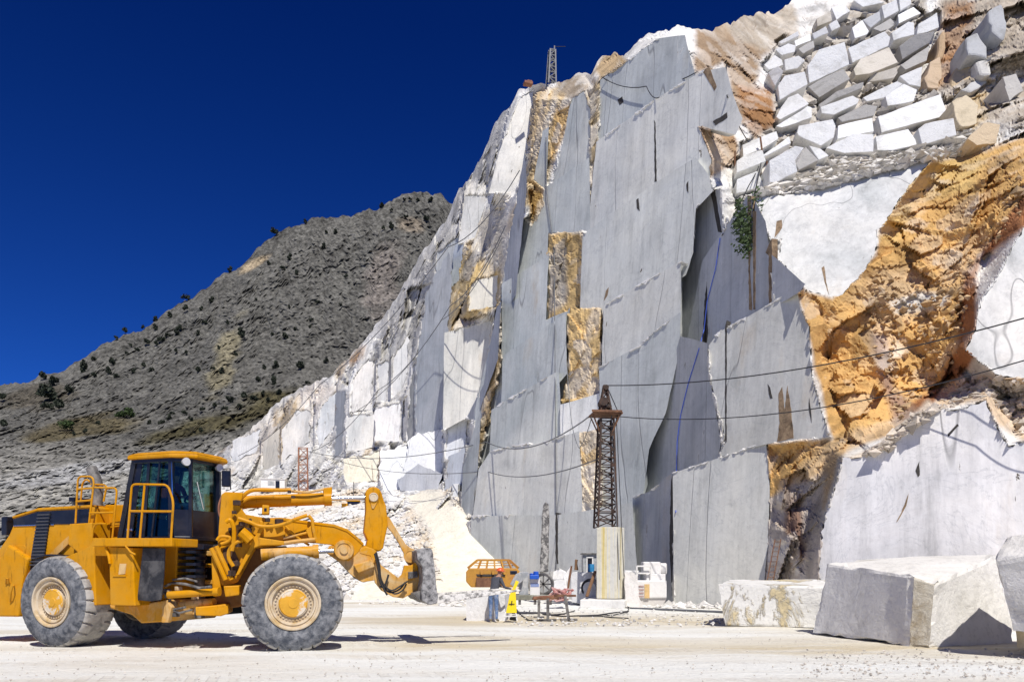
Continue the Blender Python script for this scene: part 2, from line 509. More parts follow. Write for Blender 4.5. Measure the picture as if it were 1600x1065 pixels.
M['jacket'] = m_plain('grey_jacket', (0.075, 0.08, 0.10), 0.9, 0, 0.3, 12)
M['jeans'] = m_plain('blue_jeans', (0.10, 0.18, 0.36), 0.9, 0, 0.35, 10, 0.5, (0.45, 0.47, 0.52), dsc=8)
M['redcloth'] = m_plain('red_shirt', (0.45, 0.04, 0.02), 0.9, 0, 0.2, 12)
M['helmet'] = m_plain('orange_red_helmet', (0.72, 0.12, 0.03), 0.4, 0, 0.05)
M['boots'] = m_plain('dusty_boots', (0.30, 0.27, 0.22), 0.9, 0, 0.3)
M['leaf'] = m_plain('bush_leaves', (0.030, 0.040, 0.022), 0.8, 0, 0.5, 0.8)
M['leafgreen'] = m_plain('green_leaves', (0.05, 0.085, 0.022), 0.8, 0, 0.5, 0.8)
M['crackdark'] = m_plain('painted_recess_shade', (0.055, 0.05, 0.045), 0.95, 0, 0.4, 3)  # dark colour painting the shade inside cracks and small pockets
M['crackbrown'] = m_plain('brown_hollow', (0.22, 0.15, 0.09), 0.95, 0, 0.6, 2.5, 0.5, (0.45, 0.33, 0.2), 0.1)
M['lamp'] = m_plain('lamp_lens', (0.6, 0.6, 0.6), 0.2, 0, 0.1)

def m_glass(name, tintc, fac):
    k = N(name)
    tr = k.n('BsdfTransparent'); tr.inputs[0].default_value = tintc + (1,)
    gl = k.n('BsdfGlossy'); gl.inputs['Roughness'].default_value = 0.03; gl.inputs[0].default_value = (0.9, 0.95, 1.0, 1)
    lw = k.n('LayerWeight'); lw.inputs[0].default_value = 0.25
    f = k.math('ADD', k.math('MULTIPLY', lw.outputs['Fresnel'], 0.6), fac)
    ms = k.n('MixShader'); k.l(f, ms.inputs[0]); k.l(tr.outputs[0], ms.inputs[1]); k.l(gl.outputs[0], ms.inputs[2])
    k.l(ms.outputs[0], k.t.nodes['Material Output'].inputs[0])
    return k.m
M['glass'] = m_glass('tinted_glass', (0.50, 0.66, 0.64), 0.02)

def m_pillar():
    k = N('striped_pillar_stone'); p = k.pos((3.2, 3.2, 0.05))
    n1 = k.noise(p, 1.3, 5, 0.6); f = k.noise(k.pos(), 5, 5, 0.65)
    c = k.ramp(n1, [(0.30, (0.52, 0.40, 0.14)), (0.40, (0.66, 0.60, 0.40)), (0.52, (0.60, 0.60, 0.57)), (0.58, (0.70, 0.65, 0.48)), (0.66, (0.60, 0.48, 0.18))])
    c = k.mix(0.8, c, k.ramp(f, [(0.3, 0.82), (0.5, 1.0), (0.8, 1.08)]), 'MULTIPLY')
    return k.out(c, 0.85, k.bump(f, 0.02, 0.8), spec=0.2)
M['pillar'] = m_pillar()

def m_ground():
    k = N('quarry_floor'); p = k.pos()
    big = k.noise(k.pos((0.06, 0.22, 1)), 1.0, 5, 0.6, 0.5)
    fine = k.noise(p, 9.0, 8, 0.7); mid = k.noise(k.pos((0.5, 1.6, 1)), 0.8, 6, 0.65, 0.3)
    c = k.ramp(big, [(0.32, (0.62, 0.56, 0.45)), (0.42, (0.74, 0.71, 0.63)), (0.54, (0.81, 0.81, 0.765)), (0.8, (0.835, 0.85, 0.825))])
    # worn sandy wheel tracks running across the yard
    sep = k.n('SeparateXYZ'); k.l(p, sep.inputs[0])
    wob = k.math('ADD', sep.outputs[1], k.math('MULTIPLY', k.math('SUBTRACT', mid, 0.5), 5.0))
    wob = k.math('ADD', wob, k.math('MULTIPLY', sep.outputs[0], 0.06))
    def band(y0, wd):
        d = k.math('DIVIDE', k.math('ABSOLUTE', k.math('SUBTRACT', wob, y0)), wd)
        return k.math('MAXIMUM', k.math('SUBTRACT', 1.0, d), 0.0)
    def xr(x0):
        return k.ramp(k.math('MULTIPLY', k.math('ADD', sep.outputs[0], x0), 0.1), [(0.0, 0.0), (0.35, 1.0)])
    b = k.math('MULTIPLY', k.math('ADD', k.math('MULTIPLY', band(17.0, 2.6), 1.1), band(26.0, 5.5)), xr(5.5))
    b = k.math('MINIMUM', k.math('MULTIPLY', b, k.ramp(mid, [(0.3, 0.35), (0.6, 1.0)])), 1.0)
    c = k.mix(k.math('MULTIPLY', b, 0.85), c, (0.60, 0.51, 0.34))
    c = k.mix(0.7, c, k.ramp(fine, [(0.28, 0.80), (0.46, 1.0), (0.8, 1.04)]), 'MULTIPLY')
    vo = k.n('TexVoronoi'); vo.inputs['Scale'].default_value = 7.0; k.l(p, vo.inputs['Vector'])
    peb = k.ramp(vo.outputs['Distance'], [(0.10, 0.72), (0.2, 1.0)])
    c = k.mix(0.35, c, peb, 'MULTIPLY')
    # tyre prints: cross bars inside narrow wandering bands
    wv = k.math('ADD', sep.outputs[1], k.math('MULTIPLY', k.noise(k.pos((0.05, 0.02, 1)), 1.0, 2, .5), 9.0))
    wv = k.math('ADD', wv, k.math('MULTIPLY', sep.outputs[0], 0.10))
    fr = k.math('FRACT', k.math('MULTIPLY', wv, 0.42))
    inb = k.ramp(fr, [(0.30, 0.0), (0.36, 1.0), (0.56, 1.0), (0.62, 0.0)])
    bars = k.math('FRACT', k.math('MULTIPLY', k.math('ADD', sep.outputs[0], k.math('MULTIPLY', fr, .8)), 3.2))
    tr = k.math('MULTIPLY', k.math('MULTIPLY', inb, k.ramp(bars, [(.42, 0.0), (.5, 1.0), (.9, 1.0), (1.0, 0.0)])), k.ramp(k.noise(p, .35, 4, .6), [(.42, 0.0), (.58, 1.0)]))
    c = k.mix(k.math('MULTIPLY', tr, .22), c, (0.50, 0.44, 0.35))
    c = k.mix(k.math('MULTIPLY', inb, .12), c, (0.56, 0.49, 0.38))
    h = k.math('SUBTRACT', k.math('ADD', k.math('MULTIPLY', mid, 2.0), fine), k.math('MULTIPLY', tr, .5))
    return k.out(c, 0.95, k.bump(h, 0.06, 0.9), spec=0.1)
M['ground'] = m_ground()
M['ramp'] = m_plain('cream_ramp_dust', (0.80, 0.745, 0.60), 0.95, 0, 0.10, 0.8, 0.4, (0.82, 0.79, 0.70), 0.03, dsc=0.4)
# ------------------------------------------------------------------ ground
def build_ground():
    xs = np.concatenate([np.linspace(-700, -45, 22), np.linspace(-40, 40, 230), np.linspace(45, 700, 22)])
    ys = np.concatenate([np.linspace(-60, 6, 12), np.linspace(7, 60, 190), np.linspace(66, 900, 24)])
    X, Y = np.meshgrid(xs, ys)
    p = np.stack([X, Y, X * 0], -1)
    Z = 0.05 * fbm(p, 0.22, 3, 3) + 0.035 * fbm(p * np.array([1, 2.2, 1]), 0.9, 4, 5)
    near = np.clip((Y - 6) / 6, 0, 1) * np.clip((62 - Y) / 10, 0, 1)
    p[..., 2] = Z * near
    o = grid_mesh('ground', p, None, M['ground'], smooth=True, flip=True)
    o['kind'] = 'structure'
build_ground()

def rock_scatter(name, pts, sizes, cols, mat, flat=0.6, seed=3, colrow=True):
    """many small faceted stones as one mesh (stuff)"""
    rs = np.random.default_rng(seed)
    base = np.array([(1, 0, 0), (-1, 0, 0), (0, 1, 0), (0, -1, 0), (0, 0, 1), (0, 0, -1)], float)
    tri = np.array([(0, 2, 4), (2, 1, 4), (1, 3, 4), (3, 0, 4), (2, 0, 5), (1, 2, 5), (3, 1, 5), (0, 3, 5)])
    n = len(pts)
    V = base[None] * (0.55 + 0.9 * rs.random((n, 6, 1))) + rs.normal(0, 0.22, (n, 6, 3))
    V[..., 2] *= flat
    a = rs.random(n) * 6.283
    ca, sa = np.cos(a)[:, None], np.sin(a)[:, None]
    x = V[..., 0] * ca - V[..., 1] * sa; y = V[..., 0] * sa + V[..., 1] * ca
    V = np.stack([x, y, V[..., 2]], -1) * np.asarray(sizes)[:, None, None] + np.asarray(pts)[:, None, :]
    F = (tri[None] + (np.arange(n) * 6)[:, None, None]).reshape(-1, 3)
    me = bpy.data.meshes.new(name)
    me.vertices.add(n * 6); me.vertices.foreach_set('co', V.astype(np.float32).ravel())
    me.loops.add(F.size); me.loops.foreach_set('vertex_index', F.astype(np.int32).ravel())
    me.polygons.add(len(F)); me.polygons.foreach_set('loop_start', np.arange(0, F.size, 3, dtype=np.int32))
    me.update(calc_edges=True)
    at = me.color_attributes.new('Col', 'FLOAT_COLOR', 'POINT')
    c = np.repeat(np.asarray(cols), 6, axis=0)
    at.data.foreach_set('color', np.concatenate([c, np.ones((n * 6, 1))], 1).astype(np.float32).ravel())
    me.polygons.foreach_set('use_smooth', np.zeros(len(F), bool))
    me.materials.append(mat)
    return link(name, me)

# ------------------------------------------------------------------ mountain
def interp(xs, pl):
    return np.interp(xs, [a for a, b in pl], [b for a, b in pl])
RIDGE = [(-700, 640), (-300, 622), (-60, 604), (0, 598), (40, 597), (62, 588), (100, 579), (128, 557), (150, 546), (190, 523), (215, 519), (245, 500), (287, 472), (300, 466), (340, 436), (378, 412), (420, 371), (455, 355), (500, 339), (545, 337), (590, 326), (610, 312), (640, 303), (668, 300), (690, 303), (702, 316), (740, 335), (800, 380), (900, 420)]
def build_mountain():
    u = np.arange(-700, 880, 3.2); t = np.linspace(0, 1, 210)
    U, T = np.meshgrid(u, t)
    top = interp(U, RIDGE) + 3.0 * vnoise(np.stack([U, U * 0, U * 0], -1), 0.08, 4) + 2.0 * vnoise(np.stack([U, U * 0, U * 0], -1), 0.25, 9)
    V = top + (905 - top) * T
    D = tps([(-700, 640, 330), (0, 598, 330), (-300, 900, 100), (0, 900, 105), (350, 900, 110), (700, 900, 110), (0, 720, 185), (350, 720, 180), (200, 800, 140), (400, 800, 145),
             (190, 523, 370), (420, 371, 420), (690, 303, 430), (870, 400, 420), (600, 500, 330), (300, 580, 290), (450, 560, 285), (700, 600, 260), (870, 700, 220), (600, 400, 385), (100, 640, 262), (-700, 900, 95)])(U, V)
    p = pts_of(U, V, D)
    # gullies, steps and blocks of the slope, measured along the view depth
    sl = p.copy(); sl[..., 2] *= 1.2
    a = fbm(sl, 0.012, 4, 21); b = fbm(sl, 0.05, 4, 33)
    f1, ed, rid, off = voro(sl * np.array([1, 1, 0.8]), 0.16, 5)
    f3, e3, r3, o3 = voro(sl, 0.45, 15)
    blk = (off * (rid - 0.5)).sum(-1) * 9 + (o3 * (r3 - 0.5)).sum(-1) * 4
    fade = np.clip(T * 12, 0.25, 1)
    tl = sl.copy(); tl[..., 2] = sl[..., 2] - 0.45 * sl[..., 0]; tl[..., 0] = sl[..., 0] + 0.45 * sl[..., 2]
    strat = fbm(tl * np.array([0.35, 0.35, 1.3]), 0.16, 5, 81, 0.6)
    gl = fbm(np.stack([sl[..., 0] + .25 * sl[..., 2], sl[..., 1] * .12, sl[..., 2] * .16], -1), 0.055, 5, 83, .6)
    gl2 = 1 - np.abs(fbm(np.stack([sl[..., 0] - .3 * sl[..., 2], sl[..., 1] * .2, sl[..., 2] * .3], -1), 0.10, 4, 85, .6)) * 2
    D2 = D + (15 * a + 2.2 * b + 12 * gl - 3.5 * gl2 + 0.8 * strat + (o3 * (r3 - 0.5)).sum(-1) * 4.0 + 0.16 * blk * (0.5 + D / 400)) * fade
    p = pts_of(U, V, D2)
    base = np.array([0.120, 0.117, 0.104])
    f6, e6, r6, o6 = voro(tl * np.array([.8, .8, 1.5]), 0.5, 65)
    f7, e7, r7, o7 = voro(sl, 1.1, 75)
    tone = 1 + 0.25 * fbm(sl, 0.02, 4, 41) + 0.2 * (rid[..., 0] - 0.5) + 0.5 * (r6[..., 1] - .5) + 0.5 * (r7[..., 1] - .5) - .5 * (r7[..., 2] > .86) + .15 * strat + .35 * gl2
    col = base * tone[..., None]
    # paler scree towards the foot and pale scars
    low = np.clip((V - 672 + 30 * fbm(sl, 0.03, 4, 51)) / 80, 0, 1)[..., None]
    col = col * (1 - low) + np.array([0.34, 0.33, 0.295]) * (tone[..., None] * .75 + .25) * low
    def patch(cx, cy, rx, ry, c, s, ang=0.0):
        nonlocal col
        du, dv = U - cx, V - cy
        x = du * math.cos(ang) + dv * math.sin(ang); y = -du * math.sin(ang) + dv * math.cos(ang)
        m = np.clip((1.1 - np.hypot(x / rx, y / ry) + 0.9 * fbm(sl, 0.06, 4, s)) * 2, 0, 1)[..., None]
        col = col * (1 - m) + np.array(c) * tone[..., None] * m
    patch(393, 415, 24, 6, (0.36, 0.29, 0.19), 61, -0.55)
    patch(640, 352, 26, 12, (0.20, 0.17, 0.13), 62)
    patch(350, 560, 20, 60, (0.20, 0.18, 0.12), 63, 0.35)
    patch(350, 655, 130, 22, (0.085, 0.075, 0.040), 64, -0.28)
    patch(130, 670, 90, 20, (0.10, 0.085, 0.05), 65, -0.1)
    patch(60, 620, 60, 25, (0.10, 0.09, 0.07), 66)
    patch(110, 742, 150, 14, (0.34, 0.34, 0.33), 67, -0.15)
    patch(600, 430, 30, 60, (0.19, 0.17, 0.15), 68)
    # back of the mountain, falling away behind the ridge
    back = np.stack([p[0] + np.array([0, 60, -45]), p[0] + np.array([0, 260, -330])])
    p = np.concatenate([back[::-1], p]); col = np.concatenate([np.repeat(col[:1], 2, 0), col])
    o = grid_mesh('mountain', p, col, M_MOUNT)
    o['kind'] = 'structure'
    return u, U, V, D2
MU, MUU, MVV, MDD = build_mountain()

def mountain_point(u, v):
    i = int(np.argmin(abs(MU - u))); j = int(np.argmin(abs(MVV[:, i] - v)))
    return P(MUU[j, i], MVV[j, i], MDD[j, i]), MDD[j, i]

def leaf_mesh(name, mat, n=420, hx=0.5, hz=0.5, size=0.13, seed=1, lobes=5):
    """crown of small leaf-sized quads in several uneven clumps, about one metre across"""
    rs = random.Random(seed)
    lo = [(rs.uniform(-.30, .30) * hx / .5, rs.uniform(-.30, .30) * hx / .5, rs.uniform(-.28, .34) * hz / .5, rs.uniform(.17, .32)) for _ in range(lobes)]
    vs, fs = [], []
    for k in range(n):
        c = rs.choice(lo)
        d = Vector((rs.gauss(0, 1), rs.gauss(0, 1), rs.gauss(0, 1))).normalized() * c[3] * rs.random() ** 0.4
        d.x *= hx / .5; d.y *= hx / .5; d.z *= hz / .5
        q = Vector(c[:3]) + d
        a = Vector((rs.gauss(0, 1), rs.gauss(0, 1), rs.gauss(0, 1))).normalized()
        b = a.orthogonal().normalized(); e = a.cross(b)
        s = size * rs.uniform(.5, 1.1)
        i = len(vs)
        vs += [q + b * s, q + e * s * .5, q - b * s, q - e * s * .5]
        fs.append([i, i + 1, i + 2, i + 3])
    me = bpy.data.meshes.new(name); me.from_pydata([tuple(v) for v in vs], [], fs); me.materials.append(mat)
    return me

LEAFS = [leaf_mesh('crown', M['leaf'], 520, seed=s, lobes=4 + s % 3) for s in range(4)]
LEAFT = [leaf_mesh('crown', M['leaf'], 700, 0.32, 0.75, seed=s + 9, lobes=7) for s in range(2)]
LEAFG = [leaf_mesh('crown', M['leafgreen'], 520, 0.6, 0.4, seed=s + 19, lobes=6) for s in range(2)]
def bush(u, v, w, kind, label, group, name='bush'):
    q, D = mountain_point(u, v)
    s = w / FPX * D * 0.98
    me = (LEAFS if kind == 'd' else LEAFT if kind == 't' else LEAFG)[random.randrange(2 if kind != 'd' else 4)]
    o = link(name, me)
    o.location = q + Vector((0, -s * 0.25, s * 0.28))
    o.scale = (s, s, s); o.rotation_euler = (0, 0, random.uniform(0, 6.28))
    tag(o, label, 'bush', group)

def C1(x, y): return x * 0.4505, 280 + y * 0.4505
SKYL = 'dark evergreen bush breaking the skyline of the grey ridge'
for x, y, wd in [(650, 414, 13), (545, 488, 9), (434, 531, 12), (500, 513, 8), (150, 690, 16), (410, 552, 8), (800, 313, 10), (955, 192, 13), (1060, 150, 7), (1130, 184, 7)]:
    uu, vv = C1(x, y); bush(uu, vv + 2, wd, 'd', SKYL, 'bushes along the skyline of the ridge')
SUM = 'small dark bush near the rounded grey summit'
for x, y, wd in [(1330, 175, 8), (1360, 168, 10), (1480, 145, 10), (1410, 140, 8), (1495, 80, 9), (1450, 77, 7), (1420, 78, 6), (1400, 75, 6), (1360, 112, 7), (1325, 100, 9), (1170, 185, 8), (1125, 235, 8)]:
    uu, vv = C1(x, y); bush(uu, vv, wd, 'd', SUM, 'bushes near the mountain summit')
MID = 'round dark bush dotted on the bare grey middle slope'
for x, y, wd in [(615, 535, 12), (565, 565, 12), (510, 572, 11), (585, 545, 9), (630, 520, 10), (325, 630, 9), (390, 645, 13), (375, 672, 11), (330, 685, 10), (460, 672, 9), (500, 655, 10), (530, 668, 9), (408, 690, 9),
                 (840, 543, 14), (990, 557, 13), (960, 655, 13), (900, 705, 11), (692, 668, 11), (768, 672, 11), (1035, 330, 8), (980, 317, 9), (1005, 278, 11), (1205, 345, 8), (1100, 430, 7), (1080, 490, 7),
                 (1075, 515, 6), (920, 658, 8), (735, 430, 11), (712, 500, 9), (690, 537, 8), (650, 605, 8), (610, 598, 8), (765, 590, 7), (440, 610, 7), (480, 597, 8), (457, 583, 7), (1180, 440, 6), (1025, 525, 7),
                 (950, 540, 7), (740, 660, 8), (650, 460, 12), (700, 455, 8), (590, 480, 9), (540, 520, 9), (820, 615, 8), (1000, 445, 5), (890, 420, 5), (930, 300, 8), (1130, 640, 10), (1045, 655, 16), (545, 575, 9), (790, 500, 7)]:
    uu, vv = C1(x, y); bush(uu, vv, wd, 'd', MID, 'bushes dotted over the grey slope')
for x, y, wd, lab in [(295, 665, 17, 'tall dark evergreen standing on the left slope below the skyline'), (955, 708, 13, 'tall dark evergreen on the lower right of the grey slope')]:
    uu, vv = C1(x, y); bush(uu, vv, wd, 't', lab, None)
for x, y, wd, lab in [(440, 826, 24, 'bright green bush on the lower slope, above the loader exhaust'), (235, 870, 20, 'dull green shrub on the scree at the lower left')]:
    uu, vv = C1(x, y); bush(uu, vv, wd, 'g', lab, None)
GUL = 'dark bush in the shrubby gully at the far left of the slope'
for x, y, wd in [(175, 768, 28), (205, 800, 22), (165, 740, 20), (190, 715, 18), (18, 767, 15), (245, 742, 16), (15, 860, 16), (170, 800, 18)]:
    uu, vv = C1(x, y); bush(uu, vv, wd, 'd', GUL, 'bushes in the left gully')
LOW = 'dark bush in the olive scrub at the foot of the grey slope'
for x, y, wd in [(845, 762, 14), (880, 766, 12), (795, 775, 13), (965, 750, 11), (745, 790, 9), (705, 805, 9), (590, 830, 10), (640, 815, 9), (910, 745, 8), (695, 880, 10), (1070, 712, 8), (560, 850, 10), (600, 815, 8), (780, 800, 10), (830, 790, 9), (930, 770, 9), (660, 840, 8), (520, 850, 8), (300, 880, 10), (340, 850, 9), (260, 890, 9)]:
    uu, vv = C1(x, y); bush(uu, vv, wd, 'd', LOW, 'bushes in the scrub at the mountain foot')

# ------------------------------------------------------------------ quarry cliff: sawn panels on real planes
N1 = Vector((-0.83, -0.55, 0.085))
MAIN = Plane(1000, 900, 44.1, N1)
PN = []          # (polygon, plane, tone, crack list)
G1 = (0.60, 0.615, 0.59); G2 = (0.53, 0.555, 0.545); G3 = (0.66, 0.665, 0.63); WHT = (0.78, 0.78, 0.74)
def pan(poly, plane, tone, top=None, name='sawn_face'):
    r_ = random.Random(len(PN) * 7 + 3)
    if plane.n.x < -.5 and top is not None:
        cu_ = sum(q[0] for q in poly) / len(poly); cv_ = sum(q[1] for q in poly) / len(poly)
        plane = Plane(cu_, cv_, plane.depth(cu_, cv_), (plane.n.x + r_.uniform(-.015, .015), plane.n.y + r_.uniform(-.05, .05), plane.n.z + r_.uniform(-.02, .03)))
        kk = r_.uniform(.90, 1.08); tone = tuple(c * kk for c in tone)
    PN.append((poly, plane, tone, top, name))
pan([(938, 125), (975, 99), (1030, 60), (1070, 55), (1092, 140), (1030, 180), (932, 250)], MAIN, (0.50, 0.53, 0.535))
pan([(892, 155), (912, 143), (925, 178), (920, 275), (854, 320), (866, 270), (880, 222)], MAIN.shifted(.1), G1)
pan([(848, 205), (858, 198), (853, 292), (921, 246), (922, 362), (857, 364), (855, 425), (783, 470), (784, 445), (800, 390), (812, 335), (830, 355), (848, 325), (850, 296), (834, 280)], MAIN.shifted(.35), G2)
pan([(932, 222), (1028, 152), (1097, 112), (1134, 105), (1146, 150), (1160, 185), (1150, 210), (1092, 198), (1112, 250), (1108, 290), (1028, 320), (916, 400), (918, 362)], MAIN.shifted(.55), G3, [(932, 222), (1028, 152), (1097, 112)])
pan([(918, 360), (1028, 283), (1087, 246), (1108, 275), (1113, 300), (1087, 326), (1083, 395), (1072, 430), (1000, 476), (943, 510), (940, 482), (906, 484), (910, 370)], MAIN.shifted(1.0), G1)
pan([(943, 477), (1000, 444), (1064, 408), (1064, 490), (1066, 520), (1022, 551), (940, 610), (940, 577)], MAIN.shifted(1.5), G3, [(943, 477), (1000, 444), (1064, 408)])
pan([(936, 574), (999, 540), (1022, 518), (1063, 488), (1063, 530), (1056, 575), (1040, 645), (1014, 702), (1003, 790), (985, 900), (938, 840), (940, 700)], MAIN.shifted(2.0), G2, [(936, 574), (999, 540), (1022, 518), (1063, 488)])
_T4 = MAIN.shifted(2.0)
pan([(1063, 525), (1105, 536), (1108, 590), (1118, 640), (1126, 690), (1122, 722), (1060, 770), (1050, 850), (985, 900), (960, 860), (998, 790), (1011, 702), (1037, 645), (1053, 575)], Plane(1050, 590, _T4.depth(1050, 590) + .25, (-0.965, -0.26, 0.02)), (0.50, 0.51, 0.505))  # turned, darker panel cut to the outline of the shadow cast on this bench
pan([(784, 443), (857, 400), (853, 500), (886, 486), (888, 520), (784, 580)], MAIN.shifted(.85), G2)
pan([(786, 556), (884, 489), (886, 584), (872, 600), (782, 660)], MAIN.shifted(1.3), G2)
pan([(768, 640), (784, 629), (870, 581), (869, 588), (868, 712), (764, 730)], MAIN.shifted(1.8), G1, [(768, 640), (784, 629), (850, 592)])
pan([(864, 585), (873, 580), (880, 700), (860, 700)], MAIN.shifted(1.75), G2)
pan([(748, 732), (766, 705), (853, 689), (905, 673), (912, 830), (870, 830), (736, 830)], MAIN.shifted(2.35), G3, [(766, 705), (800, 697), (853, 689), (905, 673)])
pan([(736, 806), (870, 804), (930, 795), (988, 784), (1000, 945), (736, 945)], MAIN.shifted(2.75), G1, [(738, 806), (800, 804)])
pan([(875, 632), (938, 614), (938, 668), (876, 686)], MAIN.shifted(1.9), WHT, [(876, 686), (938, 668)])
pan([(724, 725), (745, 655), (752, 640), (746, 740), (738, 808), (736, 812), (720, 800)], Plane(735, 730, 57.5, (-0.9, -0.42, .05)), G2)
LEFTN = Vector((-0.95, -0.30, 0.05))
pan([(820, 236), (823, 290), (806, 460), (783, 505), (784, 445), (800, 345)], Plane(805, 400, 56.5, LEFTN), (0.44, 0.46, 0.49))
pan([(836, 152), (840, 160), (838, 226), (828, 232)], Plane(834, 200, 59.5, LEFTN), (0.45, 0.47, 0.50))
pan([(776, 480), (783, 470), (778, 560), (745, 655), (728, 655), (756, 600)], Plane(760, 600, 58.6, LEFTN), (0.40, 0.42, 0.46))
# left hand terraces
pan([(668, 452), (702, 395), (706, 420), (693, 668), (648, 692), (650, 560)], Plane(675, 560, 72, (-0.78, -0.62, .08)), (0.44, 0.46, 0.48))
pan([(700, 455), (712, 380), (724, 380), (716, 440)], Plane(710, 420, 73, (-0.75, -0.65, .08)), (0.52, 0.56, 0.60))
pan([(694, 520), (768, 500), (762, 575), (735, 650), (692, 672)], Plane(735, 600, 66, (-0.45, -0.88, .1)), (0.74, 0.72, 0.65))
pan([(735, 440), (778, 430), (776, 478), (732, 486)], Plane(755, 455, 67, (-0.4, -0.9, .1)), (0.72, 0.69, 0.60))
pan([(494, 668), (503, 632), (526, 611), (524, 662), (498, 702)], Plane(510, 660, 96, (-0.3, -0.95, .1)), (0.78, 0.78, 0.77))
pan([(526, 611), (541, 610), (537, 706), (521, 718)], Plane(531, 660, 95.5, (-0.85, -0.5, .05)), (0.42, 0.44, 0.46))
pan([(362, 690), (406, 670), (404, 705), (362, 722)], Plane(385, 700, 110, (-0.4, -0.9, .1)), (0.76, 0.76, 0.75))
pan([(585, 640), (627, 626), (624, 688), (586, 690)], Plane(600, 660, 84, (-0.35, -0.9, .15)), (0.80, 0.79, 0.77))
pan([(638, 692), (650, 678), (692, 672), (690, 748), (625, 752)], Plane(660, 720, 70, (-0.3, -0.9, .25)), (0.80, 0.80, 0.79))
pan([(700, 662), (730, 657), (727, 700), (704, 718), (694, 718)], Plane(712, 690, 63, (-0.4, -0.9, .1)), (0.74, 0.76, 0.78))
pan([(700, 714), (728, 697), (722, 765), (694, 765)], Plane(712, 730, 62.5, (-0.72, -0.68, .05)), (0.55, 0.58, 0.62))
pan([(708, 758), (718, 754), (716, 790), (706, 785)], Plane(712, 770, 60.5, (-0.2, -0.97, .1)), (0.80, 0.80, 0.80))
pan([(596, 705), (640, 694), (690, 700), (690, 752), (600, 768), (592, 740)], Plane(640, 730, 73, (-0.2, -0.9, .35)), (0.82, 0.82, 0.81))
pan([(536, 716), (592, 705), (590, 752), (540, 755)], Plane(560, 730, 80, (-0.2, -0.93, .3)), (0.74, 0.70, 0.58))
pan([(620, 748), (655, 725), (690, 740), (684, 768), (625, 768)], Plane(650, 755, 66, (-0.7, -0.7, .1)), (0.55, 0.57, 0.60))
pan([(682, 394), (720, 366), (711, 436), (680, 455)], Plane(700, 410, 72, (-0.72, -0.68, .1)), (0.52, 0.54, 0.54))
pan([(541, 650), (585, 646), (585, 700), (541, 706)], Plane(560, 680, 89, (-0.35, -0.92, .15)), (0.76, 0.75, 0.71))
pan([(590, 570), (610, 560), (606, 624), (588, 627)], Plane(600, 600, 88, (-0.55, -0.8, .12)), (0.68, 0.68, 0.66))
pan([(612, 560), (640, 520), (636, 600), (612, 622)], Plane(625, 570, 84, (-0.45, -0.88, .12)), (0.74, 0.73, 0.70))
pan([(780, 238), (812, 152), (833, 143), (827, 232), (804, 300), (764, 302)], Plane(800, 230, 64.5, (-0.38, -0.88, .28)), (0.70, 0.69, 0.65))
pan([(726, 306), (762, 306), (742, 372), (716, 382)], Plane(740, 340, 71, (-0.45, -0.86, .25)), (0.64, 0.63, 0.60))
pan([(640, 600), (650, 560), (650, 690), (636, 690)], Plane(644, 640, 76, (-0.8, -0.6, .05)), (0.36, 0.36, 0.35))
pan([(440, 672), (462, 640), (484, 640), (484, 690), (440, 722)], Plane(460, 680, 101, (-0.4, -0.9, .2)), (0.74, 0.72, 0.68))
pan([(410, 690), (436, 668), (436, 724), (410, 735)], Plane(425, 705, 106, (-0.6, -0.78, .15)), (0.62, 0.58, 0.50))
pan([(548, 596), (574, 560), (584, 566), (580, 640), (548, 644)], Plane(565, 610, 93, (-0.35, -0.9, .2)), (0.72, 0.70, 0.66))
# sawn stone behind the benches, closing the joints between them
pan([(742, 640), (786, 450), (858, 395), (858, 830), (740, 830)], MAIN.shifted(.45), G2)
pan([(940, 470), (1066, 400), (1066, 560), (1000, 800), (938, 830)], MAIN.shifted(.6), G2)
pan([(842, 580), (890, 480), (890, 700), (850, 720)], MAIN.shifted(.7), G2)
# recess right of the main wall, faces turned to the left
RP_ = Plane(1066, 480, 43.6, (-0.965, -0.26, 0.02))
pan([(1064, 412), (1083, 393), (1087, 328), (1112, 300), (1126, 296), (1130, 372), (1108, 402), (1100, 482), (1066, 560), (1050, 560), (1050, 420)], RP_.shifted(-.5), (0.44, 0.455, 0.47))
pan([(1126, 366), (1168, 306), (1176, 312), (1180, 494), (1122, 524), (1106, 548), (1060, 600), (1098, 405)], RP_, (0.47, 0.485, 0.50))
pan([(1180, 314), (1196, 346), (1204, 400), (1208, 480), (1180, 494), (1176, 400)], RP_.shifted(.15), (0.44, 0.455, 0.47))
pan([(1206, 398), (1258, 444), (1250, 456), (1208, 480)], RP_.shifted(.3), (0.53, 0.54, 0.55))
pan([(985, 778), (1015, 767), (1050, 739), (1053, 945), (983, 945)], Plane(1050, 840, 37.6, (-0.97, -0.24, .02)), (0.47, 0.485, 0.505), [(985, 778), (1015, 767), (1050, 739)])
pan([(1051, 739), (1070, 732), (1130, 713), (1197, 690), (1203, 760), (1200, 850), (1190, 945), (1053, 945)], Plane(1051, 840, 37.2, (-0.74, -0.67, .06)), G3, [(1051, 739), (1130, 713), (1197, 690)])
S1P = Plane(1120, 600, 36.3, (-0.79, -0.60, .10))
pan([(1107, 540), (1122, 519), (1180, 488), (1245, 450), (1250, 480), (1264, 510), (1268, 590), (1282, 640), (1295, 682), (1200, 693), (1124, 713), (1134, 690), (1128, 660), (1122, 640), (1110, 590)], S1P, (0.58, 0.58, 0.545), [(1107, 540), (1122, 519), (1180, 488), (1245, 450)])
